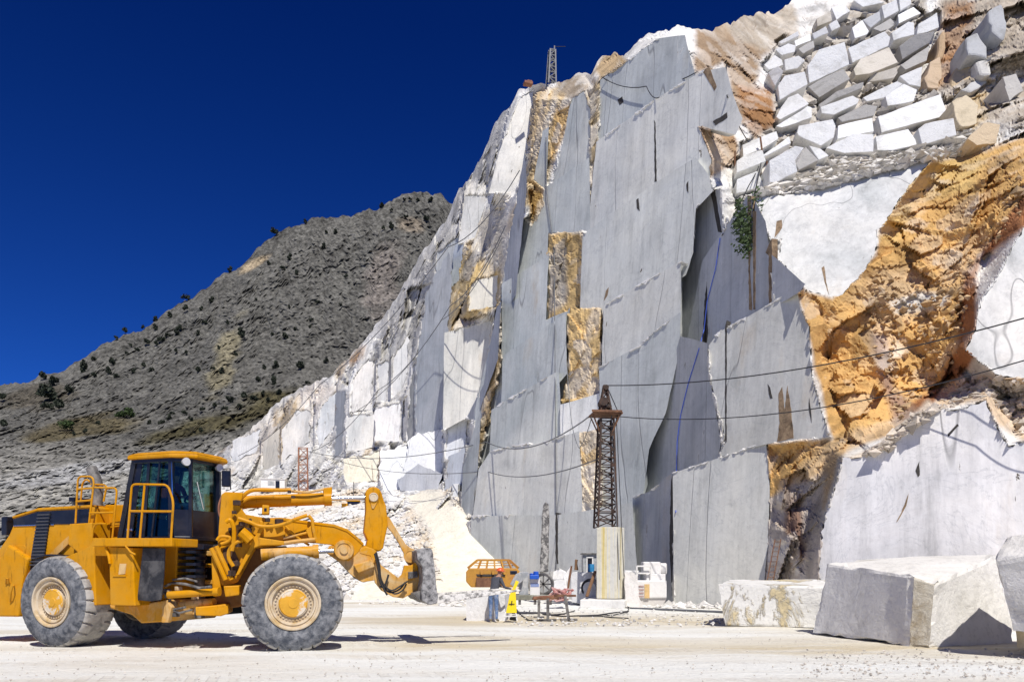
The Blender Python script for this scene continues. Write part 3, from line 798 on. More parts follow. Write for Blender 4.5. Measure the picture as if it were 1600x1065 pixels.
pan([(1176, 312), (1192, 300), (1225, 305), (1290, 292), (1380, 266), (1457, 249), (1430, 280), (1400, 320), (1385, 345), (1370, 360), (1372, 380), (1358, 410), (1340, 435), (1318, 460), (1300, 465), (1265, 455), (1248, 440), (1215, 402), (1222, 372), (1207, 376)], Plane(1300, 460, 35.0, (-0.30, -0.78, .52)), (0.62, 0.62, 0.60))
pan([(1280, 872), (1286, 825), (1318, 716), (1350, 715), (1400, 690), (1440, 655), (1462, 640), (1500, 640), (1540, 625), (1556, 662), (1575, 697), (1600, 690), (1800, 670), (1800, 970), (1280, 970)], Plane(1290, 850, 27.5, (-0.45, -0.885, .10)), (0.70, 0.69, 0.685))
pan([(1508, 545), (1522, 520), (1532, 472), (1560, 430), (1600, 355), (1800, 170), (1800, 560), (1600, 592), (1562, 588)], Plane(1545, 560, 28.2, (-0.30, -0.85, .42)), (0.70, 0.69, 0.66))

# ------------------------------------------------------------------ quarry cliff: natural rock between and behind the panels
TOP = [(120, 935), (200, 800), (280, 742), (350, 702), (375, 684), (400, 662), (430, 630), (455, 612), (480, 600), (510, 590), (545, 562), (575, 522), (600, 490), (635, 440), (660, 396), (700, 338), (715, 300), (740, 268), (760, 230), (775, 192), (790, 175), (812, 141), (838, 134), (870, 129), (900, 118), (925, 112), (935, 92), (962, 80), (975, 86), (990, 68), (1030, 48), (1080, 42), (1110, 46), (1140, 34), (1180, 22), (1205, 22), (1225, 12), (1240, 0), (1270, -15), (1300, -40), (1400, -110), (1600, -250), (1900, -420)]
CT = [(130, 940, 110), (200, 800, 125), (200, 945, 95), (280, 735, 122), (280, 945, 78), (350, 702, 120), (350, 850, 92), (400, 662, 116), (430, 760, 100), (480, 600, 108), (480, 720, 97), (545, 562, 100), (540, 680, 93), (600, 490, 94), (600, 640, 84), (590, 780, 72),
      (660, 396, 88), (660, 560, 76), (660, 740, 70), (700, 338, 84), (700, 480, 73), (720, 600, 68), (700, 760, 63), (740, 268, 78), (760, 400, 66), (790, 175, 72), (812, 141, 70), (790, 300, 65), (770, 560, 60.5), (750, 800, 57), (740, 940, 56),
      (838, 134, 62), (830, 300, 58), (870, 129, 59.5), (880, 300, 55), (900, 560, 51), (900, 850, 47.5), (935, 92, 57.5), (935, 300, 51), (1000, 60, 53.5), (1000, 300, 47.5), (1000, 600, 44), (1000, 940, 42), (1070, 42, 52), (1080, 250, 44.5), (1080, 500, 43), (1060, 800, 40.5), (1060, 940, 40.5),
      (1140, 34, 56), (1150, 150, 50), (1190, 180, 48.5), (1130, 240, 46), (1160, 300, 44.5), (1180, 450, 41), (1230, 430, 38.5), (1130, 620, 39.3), (1200, 22, 64), (1240, 0, 68), (1300, -40, 72), (1600, -250, 90), (1900, -420, 100),
      (1220, 100, 56), (1200, 220, 47.5), (1200, 280, 43.5), (1300, 30, 63), (1300, 120, 56), (1300, 230, 46.5), (1300, 275, 42.5), (1400, 60, 60), (1400, 140, 54), (1480, 200, 47), (1460, 240, 42.5), (1500, 20, 58), (1600, 0, 55), (1600, 120, 48), (1590, 200, 40),
      (1750, 100, 46), (1900, 100, 48), (1450, 300, 39.5), (1400, 350, 37.7), (1380, 430, 36), (1260, 470, 36.2), (1300, 480, 35.4), (1300, 600, 34.2), (1270, 620, 35), (1400, 550, 34), (1450, 600, 33), (1500, 450, 33.5), (1540, 380, 34), (1600, 300, 33), (1520, 560, 30.5), (1600, 600, 28.5), (1440, 640, 30.5), (1390, 690, 30),
      (1320, 700, 30.8), (1250, 700, 33.0), (1210, 720, 34.2), (1240, 800, 31.8), (1270, 860, 30), (1210, 880, 32.5), (1280, 940, 29.5), (1400, 800, 28.5), (1600, 660, 26.8), (1600, 900, 26.5), (1900, 600, 26), (1900, 940, 24.5), (1900, 300, 32)]

# loose sawn blocks stacked on the upper slope: outline of the front face in the photo, label
def C4(q): return [(1150 + x * 0.2816, y * 0.2816) for x, y in q]
BLK = [
 ([(780,640),(1140,505),(1185,630),(800,735)], 'longest pale block of the lower rows, a straight beam with square ends'),
 ([(1005,710),(1045,675),(1215,640),(1230,745),(1030,805)], 'pale squared block at the right end of the lowest row'),
 ([(770,750),(960,705),(1000,770),(1010,800),(870,835),(780,835)], 'block with a brown broken underside in the lowest row, second from the right end'),
 ([(490,820),(650,735),(770,740),(768,840),(600,850)], 'white rough block in the lowest row, third from the right end'),
 ([(560,690),(760,645),(770,725),(560,770)], 'slim pale block wedged left of the longest beam'),
 ([(340,690),(540,650),(560,690),(548,760),(470,810),(330,745)], 'wide pale block with chipped corners above the pointed dark stone'),
 ([(557,650),(720,570),(790,580),(770,640),(580,680)], 'grey rough flat topped block above the slim pale block left of the beam'),
 ([(465,590),(650,520),(690,545),(680,570),(540,640),(470,630)], 'long low white block with a stepped right end, left of the middle of the pile'),
 ([(700,540),(900,440),(930,460),(820,540),(720,565)], 'narrow white block slanting above the left half of the longest beam'),
 ([(825,530),(930,455),(1010,490),(990,560),(840,590)], 'square pale block resting on the middle of the longest beam'),
 ([(900,420),(1010,370),(1040,360),(1025,485),(960,470)], 'small white block under the brown pinnacle, above the right end of the longest beam'),
 ([(390,360),(460,260),(610,215),(635,350),(400,465)], 'largest pale sawn face of the whole pile, a big four sided block at upper left'),
 ([(615,260),(830,160),(860,200),(850,250),(640,350)], 'long pale block just right of the largest sawn face'),
 ([(650,380),(690,320),(855,250),(905,340),(740,410),(660,420)], 'brown and grey weathered block below the long pale one right of the largest face'),
 ([(860,180),(960,110),(990,120),(995,190),(870,225)], 'bright white block with a square front at the upper right of the pile'),
 ([(895,80),(985,30),(1030,70),(900,130)], 'white tilted block near the top right of the pile, above the bright square one'),
 ([(640,150),(700,105),(740,170),(730,190),(660,215)], 'block with a tan broken right end, upper middle of the pile'),
 ([(700,110),(800,55),(805,110),(745,160)], 'pale block leaning in the upper middle of the pile, right of the tan ended one'),
 ([(755,160),(860,95),(890,130),(850,160),(800,175)], 'grey rough block lying under the pale one in the upper middle'),
 ([(525,40),(600,10),(635,60),(555,110)], 'pale squared block at the top left of the pile near the skyline'),
 ([(805,30),(890,-10),(905,60),(820,105)], 'tall white block at the top edge of the pile, right of its middle'),
 ([(650,0),(770,-10),(830,10),(700,40)], 'white block cut by the top edge of the photo, left of the tall white one'),
 ([(420,185),(500,140),(515,180),(430,220)], 'small pale block near the brown cliff top, second of the upper left row'),
 ([(515,135),(560,105),(580,150),(530,175)], 'small white rounded block between the upper left row and the tan ended one'),
 ([(320,225),(415,185),(420,220),(330,260)], 'flat white slab in the upper left row'),
 ([(230,235),(350,165),(355,195),(250,245)], 'thin grey slab highest in the upper left row'),
 ([(215,275),(290,235),(335,250),(330,290),(250,310)], 'white flat block at the left end beneath the thin grey slab'),
 ([(345,270),(430,220),(440,260),(370,300)], 'dark grey rough stone above the largest sawn face'),
 ([(150,360),(215,300),(260,330),(265,360),(180,390)], 'white block with a shaded right side beside the brown gully'),
 ([(265,325),(350,300),(385,330),(340,380),(270,395)], 'cracked white block touching the left edge of the largest sawn face'),
 ([(175,400),(230,355),(265,390),(215,480)], 'rounded pale stone under the shaded white block beside the brown gully'),
 ([(230,470),(270,410),(385,385),(405,460),(300,520),(240,560)], 'pale block with a ragged top below the cracked white one'),
 ([(220,650),(245,590),(290,530),(345,505),(410,570),(240,665)], 'grey rounded stone left of the long low white block'),
 ([(215,700),(400,580),(425,590),(425,650),(250,710)], 'white slanting slab under the grey rounded stone'),
 ([(395,480),(450,440),(600,370),(640,430),(460,540)], 'long grey rough slab directly under the largest sawn face'),
 ([(450,580),(560,500),(715,440),(710,480),(560,540),(460,600)], 'grey fluted narrow slab above the long low white block'),
 ([(30,800),(230,715),(240,760),(150,820),(35,870)], 'pale slab on the lower left above the cable post'),
 ([(120,880),(300,745),(310,790),(170,860)], 'white slab with a broken right end, left of the pointed dark stone'),
 ([(180,880),(330,790),(380,800),(330,880),(345,945),(180,1030)], 'big white block behind the pointed dark stone'),
 ([(320,890),(385,800),(460,885),(345,945)], 'pointed dark grey stone standing alone on the rubble'),
 ([(0,990),(120,940),(165,1030),(0,1075)], 'pale slab at the lowest left corner of the pile, over the sawn recess'),
 ([(0,890),(40,860),(150,820),(170,890),(0,960)], 'pale slab second lowest at the left corner of the pile'),
 ([(400,800),(470,820),(520,860),(460,890)], 'low white stone right of the pointed dark stone'),
 ([(745,415),(890,365),(900,400),(880,430),(720,460)], 'tan stained slab in the middle of the pile under the brown and grey block'),
 ([(1010,130),(1120,60),(1130,150),(1060,180),(1000,190)], 'grey slab beside the brown pinnacle at the upper right'),
 ([(900,250),(1000,180),(1110,160),(1080,230),(920,330)], 'long dark grey rock sloping below the bright square block'),
 ([(910,360),(1080,240),(1060,330),(940,390)], 'cream rough rock under the long dark grey one'),
 ([(900,-20),(970,-20),(975,20),(910,60)], 'grey block at the top edge of the photo near the brown pinnacle'),
 ([(445,100),(525,60),(535,110),(500,130),(450,150)], 'cream rough stone below the skyline at the upper left'),
]
BLP = []
_f = tps(CT)
for q, lab in BLK:
    pq = C4(q)
    cu = sum(a for a, b in pq) / len(pq); cv = max(b for a, b in pq)
    rs = random.Random(lab)
    d = float(_f(np.array([cu]), np.array([cv]))[0]) - 1.3 + rs.uniform(-.9, .7)
    pl = Plane(cu, cv, d, (rs.uniform(-.75, .15), -0.85, rs.uniform(-.05, .55)))
    pq = [(cu + (a - cu) * .95, cv + (b - cv) * .92 - .3) for a, b in pq]
    BLP.append((pq, pl, lab))
def _inside_main(poly): return max(q[0] for q in poly) < 792 and min(q[0] for q in poly) < 700 or (max(q[0] for q in poly) < 835 and max(q[1] for q in poly) < 520 and min(q[0] for q in poly) < 790)
for _k, (poly, pl, tone, tp, nm) in enumerate(PN):
    if _inside_main(poly) and pl.n.x > -.9:
        cu = sum(a for a, b in poly) / len(poly); cv = sum(b for a, b in poly) / len(poly)
        dd = min(float(_f(np.array([a * .7 + cu * .3]), np.array([b * .7 + cv * .3]))[0]) for a, b in poly)
        c0 = float(_f(np.array([cu]), np.array([cv]))[0])
        PN[_k] = (poly, Plane(cu, cv, c0 * .6 + dd * .4 - .2, pl.n), tone, tp, nm)
OCH = (0.62, 0.385, 0.145)
ZN = [([(1245, 450), (1300, 468), (1370, 400), (1385, 330), (1450, 252), (1530, 235), (1600, 215), (1700, 200), (1620, 340), (1530, 400), (1510, 560), (1450, 620), (1390, 680), (1310, 716), (1290, 800), (1198, 780), (1195, 690), (1300, 685)], OCH, 5),
      ([(1460, 250), (1540, 240), (1520, 300), (1430, 320), (1400, 380), (1375, 370), (1400, 310)], (0.62, 0.43, 0.17), 12),
      ([(1500, 425), (1530, 395), (1600, 300), (1700, 290), (1620, 345), (1535, 408), (1525, 470), (1528, 560), (1490, 600), (1440, 650), (1400, 645), (1470, 600), (1495, 540)], (0.32, 0.14, 0.06), 8),
      ([(1385, 470), (1440, 455), (1490, 460), (1470, 480), (1400, 492)], (0.72, 0.69, 0.64), 8),
      ([(1360, 520), (1385, 520), (1400, 600), (1440, 650), (1400, 660), (1370, 590)], (0.34, 0.22, 0.15), 10),
      ([(1470, 600), (1540, 585), (1600, 590), (1700, 620), (1600, 690), (1560, 660), (1540, 625), (1460, 640)], (0.62, 0.48, 0.33), 8),
      ([(1310, 716), (1400, 680), (1450, 625), (1470, 640), (1400, 700), (1320, 730)], (0.68, 0.58, 0.46), 6),
      ([(1196, 775), (1290, 740), (1285, 945), (1190, 945)], (0.50, 0.44, 0.38), 8),
      ([(1225, 760), (1250, 770), (1258, 870), (1235, 880)], (0.24, 0.15, 0.11), 9),
      ([(1085, 40), (1200, 15), (1240, 40), (1195, 90), (1180, 130), (1215, 190), (1180, 220), (1150, 170), (1128, 100), (1088, 112)], (0.33, 0.235, 0.15), 8),
      ([(1150, 130), (1212, 140), (1216, 195), (1180, 215), (1165, 190)], (0.34, 0.18, 0.08), 8),
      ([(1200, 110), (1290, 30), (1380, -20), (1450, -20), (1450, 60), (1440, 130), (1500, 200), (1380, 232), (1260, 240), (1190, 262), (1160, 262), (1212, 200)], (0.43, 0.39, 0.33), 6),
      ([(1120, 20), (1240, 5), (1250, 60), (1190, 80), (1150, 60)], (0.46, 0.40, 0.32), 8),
      ([(1092, 196), (1150, 210), (1150, 255), (1108, 275)], (0.42, 0.26, 0.13), 5),
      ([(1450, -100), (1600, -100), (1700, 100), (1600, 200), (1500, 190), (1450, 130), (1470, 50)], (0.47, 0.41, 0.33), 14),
      ([(1480, 10), (1520, 0), (1520, 60), (1490, 130), (1455, 140), (1470, 60)], (0.36, 0.20, 0.10), 12),
      ([(1490, 150), (1540, 145), (1545, 200), (1510, 215)], (0.56, 0.44, 0.27), 8),
      ([(1150, 275), (1270, 235), (1380, 225), (1500, 205), (1560, 200), (1540, 235), (1440, 252), (1290, 294), (1190, 300)], (0.66, 0.60, 0.51), 8),
      ([(855, 362), (912, 360), (912, 480), (942, 478), (942, 582), (935, 640), (870, 640), (885, 580), (885, 490), (850, 500)], (0.68, 0.48, 0.22), 6),
      ([(857, 400), (884, 400), (882, 470), (857, 490)], (0.66, 0.58, 0.46), 7),
      ([(830, 148), (905, 128), (905, 160), (888, 172), (862, 270), (840, 320), (815, 320), (826, 240)], (0.58, 0.45, 0.27), 6),
      ([(866, 170), (890, 160), (878, 222), (862, 270), (858, 240)], (0.60, 0.40, 0.17), 4),
      ([(828, 300), (850, 296), (846, 355), (828, 360)], (0.46, 0.31, 0.12), 4),
      ([(912, 140), (938, 125), (934, 350), (918, 362), (920, 240)], (0.42, 0.33, 0.20), 4),
      ([(925, 110), (940, 85), (975, 78), (980, 98), (940, 125)], (0.48, 0.35, 0.20), 6),
      ([(868, 128), (930, 110), (930, 135), (890, 160)], (0.33, 0.27, 0.20), 5),
      ([(902, 672), (942, 668), (942, 720), (910, 730)], (0.68, 0.48, 0.22), 4),
      ([(905, 730), (945, 720), (945, 808), (908, 808)], (0.70, 0.60, 0.45), 4),
      ([(700, 410), (735, 375), (785, 425), (782, 480), (735, 500), (700, 520)], (0.56, 0.41, 0.19), 12),
      ([(740, 340), (800, 300), (785, 420), (735, 400)], (0.58, 0.53, 0.44), 12),
      ([(775, 560), (784, 540), (770, 640), (745, 735), (735, 740), (752, 640)], (0.56, 0.42, 0.24), 5),
      ([(735, 735), (746, 730), (738, 810), (730, 810)], (0.55, 0.48, 0.36), 4),
      ([(560, 600), (600, 490), (660, 396), (700, 338), (715, 300), (760, 228), (790, 175), (800, 175), (745, 310), (690, 430), (650, 530), (600, 610)], (0.50, 0.49, 0.46), 16),
      ([(355, 700), (480, 600), (500, 590), (520, 612), (470, 690), (400, 720)], (0.66, 0.60, 0.53), 16),
      ([(430, 640), (460, 620), (480, 650), (440, 720), (420, 720)], (0.50, 0.40, 0.27), 8),
      ([(545, 560), (572, 540), (568, 560), (548, 572)], (0.50, 0.30, 0.15), 4)]
HOLES = [([(857, 364), (910, 362), (910, 482), (888, 488), (856, 500)], .55), ([(886, 490), (908, 482), (943, 480), (942, 578), (938, 612), (874, 634), (886, 584)], 1.2), ([(905, 674), (940, 668), (944, 792), (912, 805)], 2.1),
         ([(834, 150), (892, 153), (882, 222), (858, 292), (834, 282), (824, 240)], .05), ([(920, 140), (938, 122), (934, 222), (930, 352), (918, 362)], .2), ([(828, 298), (850, 294), (848, 328), (830, 358)], .3), ([(776, 480), (785, 480), (785, 560), (768, 640), (750, 735), (738, 740), (752, 640)], .9)]
def build_cliff():
    us = np.concatenate([np.arange(130, 1640, 2.6), np.arange(1640, 1900, 8)]); t = np.linspace(0, 1, 330)
    U, T = np.meshgrid(us, t)
    uz = np.stack([U, U * 0, U * 0], -1)
    top = interp(U, TOP) + 4.0 * vnoise(uz, 0.07, 14) + 3.0 * vnoise(uz, 0.22, 19)
    V = top + (946 - top) * T
    D = tps(CT)(U, V)
    p0 = pts_of(U, V, D)
    px = D / FPX                         # metres per photo pixel
    a = fbm(p0, 0.09, 4, 7); b = fbm(p0, 0.45, 4, 8)
    f1, e1, r1, o1 = voro(p0 * np.array([1, 1, 0.75]), 0.42, 25)
    f2, e2, r2, o2 = voro(p0, 1.05, 35)
    blk = (o1 * (r1 - 0.5)).sum(-1) * 2.6 + (r1[..., 0] - 0.5) * 1.3
    blk2 = (o2 * (r2 - 0.5)).sum(-1) * 0.8 + (r2[..., 0] - 0.5) * 0.38
    amp = np.ones(U.shape)
    dn = 1.6 * a + 0.7 * b + 0.75 * blk + 0.8 * blk2
    left = np.clip((830 - U) / 120, 0, 1)
    ochre = np.maximum(np.clip(1 - polydist(U, V, ZN[0][0]) / 12, 0, 1), np.clip((U - 1085) / 20, 0, 1) * np.clip((275 - V) / 20, 0, 1) * .8)
    f5, e5, r5, o5 = voro(p0 * np.array([1, 1, .8]), 2.4, 55)
    fine = (o5 * (r5 - 0.5)).sum(-1) * 0.45 + (r5[..., 0] - 0.5) * 0.16 + 0.25 * fbm(p0, 1.6, 3, 57)
    pb = p0.copy(); pb[..., 0] += 0.5 * p0[..., 2]
    rid = fbm(pb * np.array([1, .5, .28]), 0.35, 4, 61)
    f8, e8, r8, o8 = voro(pb * np.array([1, .8, .34]), 0.16, 65)
    f9, e9, r9, o9 = voro(pb * np.array([1, .8, .45]), 0.45, 67)
    tall = (o8 * (r8 - 0.5)).sum(-1) * 7.0 + (r8[..., 0] - .5) * 3.4 + (o9 * (r9 - .5)).sum(-1) * 2.4 + (r9[..., 0] - .5) * 1.2
    fa, ea, ra, oa = voro(p0 * np.array([1, 1, .9]), 0.28, 69)
    fb, eb, rb, ob = voro(pb * np.array([1, 1, .7]), 0.75, 73)
    ang = (oa * (ra - .5)).sum(-1) * 1.9 + (ra[..., 0] - .5) * .45 + (ob * (rb - .5)).sum(-1) * 1.0 + (rb[..., 0] - .5) * .28
    ang = ang * (1 - .55 * np.clip((U - 1085) / 20, 0, 1) * np.clip((275 - V) / 20, 0, 1))
    dn = (dn * (1 - ochre) + ochre * ang) * (1 - left) + fine * (1 + .4 * left - .35 * ochre) + left * (tall + .8 * rid)
    f4, e4, r4, o4 = voro(p0, 0.17, 45)
    rightchunk = np.clip((U - 1430) / 60, 0, 1) * np.clip((240 - V) / 60, 0, 1)
    dn = dn + rightchunk * ((o4 * (r4 - 0.5)).sum(-1) * 6 + (r4[..., 0] - 0.5) * 4)
    rub = np.exp(-(np.maximum(polydist(U, V, [(1150, 275), (1270, 235), (1380, 225), (1500, 205), (1560, 200), (1540, 235), (1440, 252), (1290, 294), (1190, 300)]), 0) / 6) ** 2)
    dn = dn * (1 - 0.75 * rub)
    fade = np.clip(T * 14, 0.2, 1)
    D2 = D + dn * fade
    jn = fbm(np.stack([U, V, U * 0], -1), 0.10, 3, 121) * 1.6
    # natural rock grows flush up to, and a little over, the edge of every sawn face
    nearD = np.full(U.shape, 1e9); tgt = D2.copy()
    for poly, pl, tone, tp, nm in PN:
        m = (U > min(q[0] for q in poly) - 34) & (U < max(q[0] for q in poly) + 34) & (V > min(q[1] for q in poly) - 34) & (V < max(q[1] for q in poly) + 34)
        if not m.any(): continue
        sd = polydist(U[m], V[m], poly)
        n = pl.n
        den = n.x * (U[m] - 800) / FPX + n.y + n.z * (HOR - V[m]) / FPX
        pd = n.dot(pl.p - Vector((0, 0, EYE))) / np.where(den < -.05, den, -.05)
        nd = nearD[m]; better = (sd < nd) & (sd > -8) & (np.abs(pd - D[m]) < 5)
        tg = tgt[m]; tg[better] = pd[better]; tgt[m] = tg
        nd[better] = sd[better]; nearD[m] = nd
    wgt = np.clip(1 - (nearD - 2) / 26, 0, 1) ** 1.5
    over = tgt - .10 + .30 * fine * (1 - .3 * left) + .25 * b + .10 * (r2[..., 0] - .5)
    D2 = D2 * (1 - wgt) + over * wgt
    # keep the rock behind every sawn panel, close to it near the edges
    for poly, pl, tone, tp, nm in PN:
        ux0 = min(q[0] for q in poly) - 8; ux1 = max(q[0] for q in poly) + 8
        vy0 = min(q[1] for q in poly) - 8; vy1 = max(q[1] for q in poly) + 8
        m = (U > ux0) & (U < ux1) & (V > vy0) & (V < vy1)
        if not m.any(): continue
        sd = polydist(U[m], V[m], poly)
        n = pl.n
        den = n.x * (U[m] - 800) / FPX + n.y + n.z * (HOR - V[m]) / FPX
        pd = n.dot(pl.p - Vector((0, 0, EYE))) / den
        d = D2[m]
        k_ = np.clip(-(sd + 2.6 * jn[m]) / 4.5, 0, 1)
        d = d * (1 - k_) + np.maximum(d, pd + 0.6) * k_
        D2[m] = d
    for poly, off in HOLES:
        m = (U > min(q[0] for q in poly) - 6) & (U < max(q[0] for q in poly) + 6) & (V > min(q[1] for q in poly) - 6) & (V < max(q[1] for q in poly) + 6)
        if not m.any(): continue
        sd = polydist(U[m], V[m], poly)
        pl = MAIN.shifted(off); n = pl.n
        pd = n.dot(pl.p - Vector((0, 0, EYE))) / (n.x * (U[m] - 800) / FPX + n.y + n.z * (HOR - V[m]) / FPX)
        k_ = np.clip((1.5 + 3.5 * jn[m] - sd) / 4, 0, 1)
        D2[m] = D2[m] * (1 - k_) + (pd - .08 + np.clip(.34 * ang[m] + .5 * fine[m], -.45, .5)) * k_
    for poly, pl, lab in BLP:
        ux0 = min(q[0] for q in poly) - 8; ux1 = max(q[0] for q in poly) + 8
        vy0 = min(q[1] for q in poly) - 8; vy1 = max(q[1] for q in poly) + 8
        m = (U > ux0) & (U < ux1) & (V > vy0) & (V < vy1)
        if not m.any(): continue
        sd = polydist(U[m], V[m], poly)
        n = pl.n
        pd = n.dot(pl.p - Vector((0, 0, EYE))) / (n.x * (U[m] - 800) / FPX + n.y + n.z * (HOR - V[m]) / FPX)
        d = D2[m]
        D2[m] = np.where(sd < 5, np.maximum(d, pd + 2.6), d)
    p = pts_of(U, V, D2)
    base = np.array([0.73, 0.72, 0.685])
    tone = 1 + 0.22 * fbm(p0, 0.25, 4, 71) + 0.16 * (r1[..., 1] - 0.5) + 0.14 * (r2[..., 1] - 0.5)
    col = np.repeat(base[None], U.size, 0).reshape(U.shape + (3,))
    jit = 9 * fbm(p0, 0.5, 4, 81)
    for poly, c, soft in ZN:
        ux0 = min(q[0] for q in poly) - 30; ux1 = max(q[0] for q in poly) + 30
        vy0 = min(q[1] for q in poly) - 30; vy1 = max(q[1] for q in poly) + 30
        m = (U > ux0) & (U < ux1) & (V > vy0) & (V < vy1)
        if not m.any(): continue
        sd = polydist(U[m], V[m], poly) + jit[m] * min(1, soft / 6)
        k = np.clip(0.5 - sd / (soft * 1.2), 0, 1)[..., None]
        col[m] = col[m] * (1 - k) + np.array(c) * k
    # white broken flakes and dark stains scattered through the coloured rock
    fl = np.clip((fbm(p0 * np.array([1, 1, .7]), 0.55, 5, 91) - 0.14) * 5, 0, 1)
    fl = np.clip(fl * (.7 - .35 * ochre) + (.8 - .5 * ochre) * (rb[..., 2] > .82) + .4 * (r2[..., 2] > .88), 0, 1)[..., None]
    col = col * (1 - fl * 0.62) + np.array([0.72, 0.69, 0.63]) * fl * 0.62
    gy = np.clip((fbm(p0, 0.22, 4, 93) - 0.12) * 4, 0, 1)[..., None] * ochre[..., None]
    col = col * (1 - gy * .35) + np.array([0.62, 0.55, 0.44]) * gy * .35
    cr = np.clip(1 - eb / .05, 0, 1)[..., None] * (.22 * ochre[..., None] + .1) + np.clip(1 - ea / .025, 0, 1)[..., None] * .25 * ochre[..., None]
    col = col * (1 - np.clip(cr, 0, .6)) + np.array([0.20, 0.11, 0.05]) * np.clip(cr, 0, .6)
    gst = np.clip((fbm(pb * np.array([1, 1, .12]), 0.6, 5, 96) - .08) * 3, 0, 1)[..., None] * left[..., None] * .55
    gst = gst + .3 * (r9[..., 1:2] > .72) * left[..., None]
    col = col * (1 - np.clip(gst, 0, .7)) + np.array([0.30, 0.29, 0.27]) * np.clip(gst, 0, .7)
    st = np.clip((fbm(p0 * np.array([1, 1, 0.35]), 0.5, 4, 95) - 0.28) * 7, 0, 1)[..., None]
    col = col * (1 - st * 0.35)
    och = np.clip((fbm(p0, 0.13, 4, 99) - 0.22) * 6, 0, 1)[..., None] * np.clip((900 - U) / 60, 0, 1)[..., None]
    col = col * (1 - och * 0.5) + np.array([0.52, 0.37, 0.19]) * och * 0.5
    col = col * tone[..., None]
    back = np.stack([p[0] + np.array([1.5, 9, 1.0]), p[0] + np.array([10, 60, -30.0]), p[0] + np.array([10, 90, -120.0])])
    p = np.concatenate([back[::-1], p]); col = np.concatenate([np.repeat(col[:1], 3, 0), col])
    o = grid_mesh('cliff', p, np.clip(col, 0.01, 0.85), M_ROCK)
    o['kind'] = 'structure'
    return o, us, U, V, D2
CLIFF, CU, CUU, CVV, CDD = build_cliff()
def cliff_depth(u, v):
    i = int(np.argmin(abs(CU - u))); j = int(np.argmin(abs(CVV[:, i] - v)))
    return CDD[j, i]

def jag(poly, amp=1.2, step=7, seed=0):
    rs = random.Random(seed)
    out = []
    n = len(poly)
    for k in range(n):
        a, b = poly[k], poly[(k + 1) % n]
        L = math.hypot(b[0] - a[0], b[1] - a[1])
        m = max(1, int(L / step))
        for j in range(m):
            t = (j + (rs.uniform(-.3, .3) if j else 0)) / m
            out.append((a[0] + (b[0] - a[0]) * t + rs.uniform(-amp, amp), a[1] + (b[1] - a[1]) * t + rs.uniform(-amp, amp)))
    return out

CRACKS = [([(1022, 188), (1024, 192), (1026, 284), (1023, 284)], 'd'), ([(1133, 508), (1135.5, 500), (1135, 690), (1133, 692)], 'd'), ([(1101, 470), (1104, 440), (1106, 520), (1098, 600), (1102, 690), (1094, 600)], 'd'),
          ([(1196, 395), (1206, 372), (1206, 470), (1201, 475), (1201, 400)], 'b'), ([(1176, 330), (1181, 330), (1180, 483), (1177, 483)], 'b'),
          ([(1216, 615), (1222, 604), (1226, 640), (1230, 602), (1236, 640), (1240, 684), (1214, 690), (1218, 660)], 'b'), ([(1199, 600), (1203, 605), (1207, 622), (1203, 622)], 'd'), ([(1264, 622), (1267, 640), (1268, 660), (1264, 640)], 'd'),
          ([(994, 312), (997, 309), (999, 330), (995, 326)], 'd'), ([(1072, 288), (1075, 282), (1075, 302), (1073, 298)], 'd'), ([(943, 470), (946, 455), (951, 448), (949, 462)], 'b'),
          ([(1114, 190), (1136, 176), (1137, 184), (1118, 196)], 'd'), ([(1098, 112), (1108, 104), (1120, 136), (1116, 142)], 'b'), ([(965, 156), (972, 151), (974, 160), (968, 164)], 'd'),
          ([(1110, 300), (1117, 296), (1122, 330), (1128, 364), (1122, 362)], 'd'), ([(1214, 345), (1222, 343), (1222, 356), (1210, 372)], 'b'), ([(1207, 376), (1222, 370), (1224, 378), (1212, 396)], 'b'), ([(1284, 418), (1288, 415), (1291, 440), (1296, 462), (1288, 440)], 'b'),
          ([(1168, 305), (1174, 306), (1172, 420), (1175, 484), (1170, 484)], 'b'), ([(1400, 815), (1408, 800), (1420, 770), (1416, 790), (1402, 815)], 'b'), ([(1430, 735), (1436, 720), (1437, 742), (1434, 745)], 'd'), ([(1480, 678), (1496, 662), (1498, 664), (1482, 682)], 'd'),
          ([(868, 800), (871, 800), (872, 880), (868, 880)], 'd'), ([(800, 735), (803, 750), (802, 790), (799, 760)], 'd'), ([(848, 560), (854, 556), (853, 576), (849, 578)], 'd'), ([(1048, 752), (1051, 740), (1053, 800), (1050, 930), (1046, 860)], 'd')]
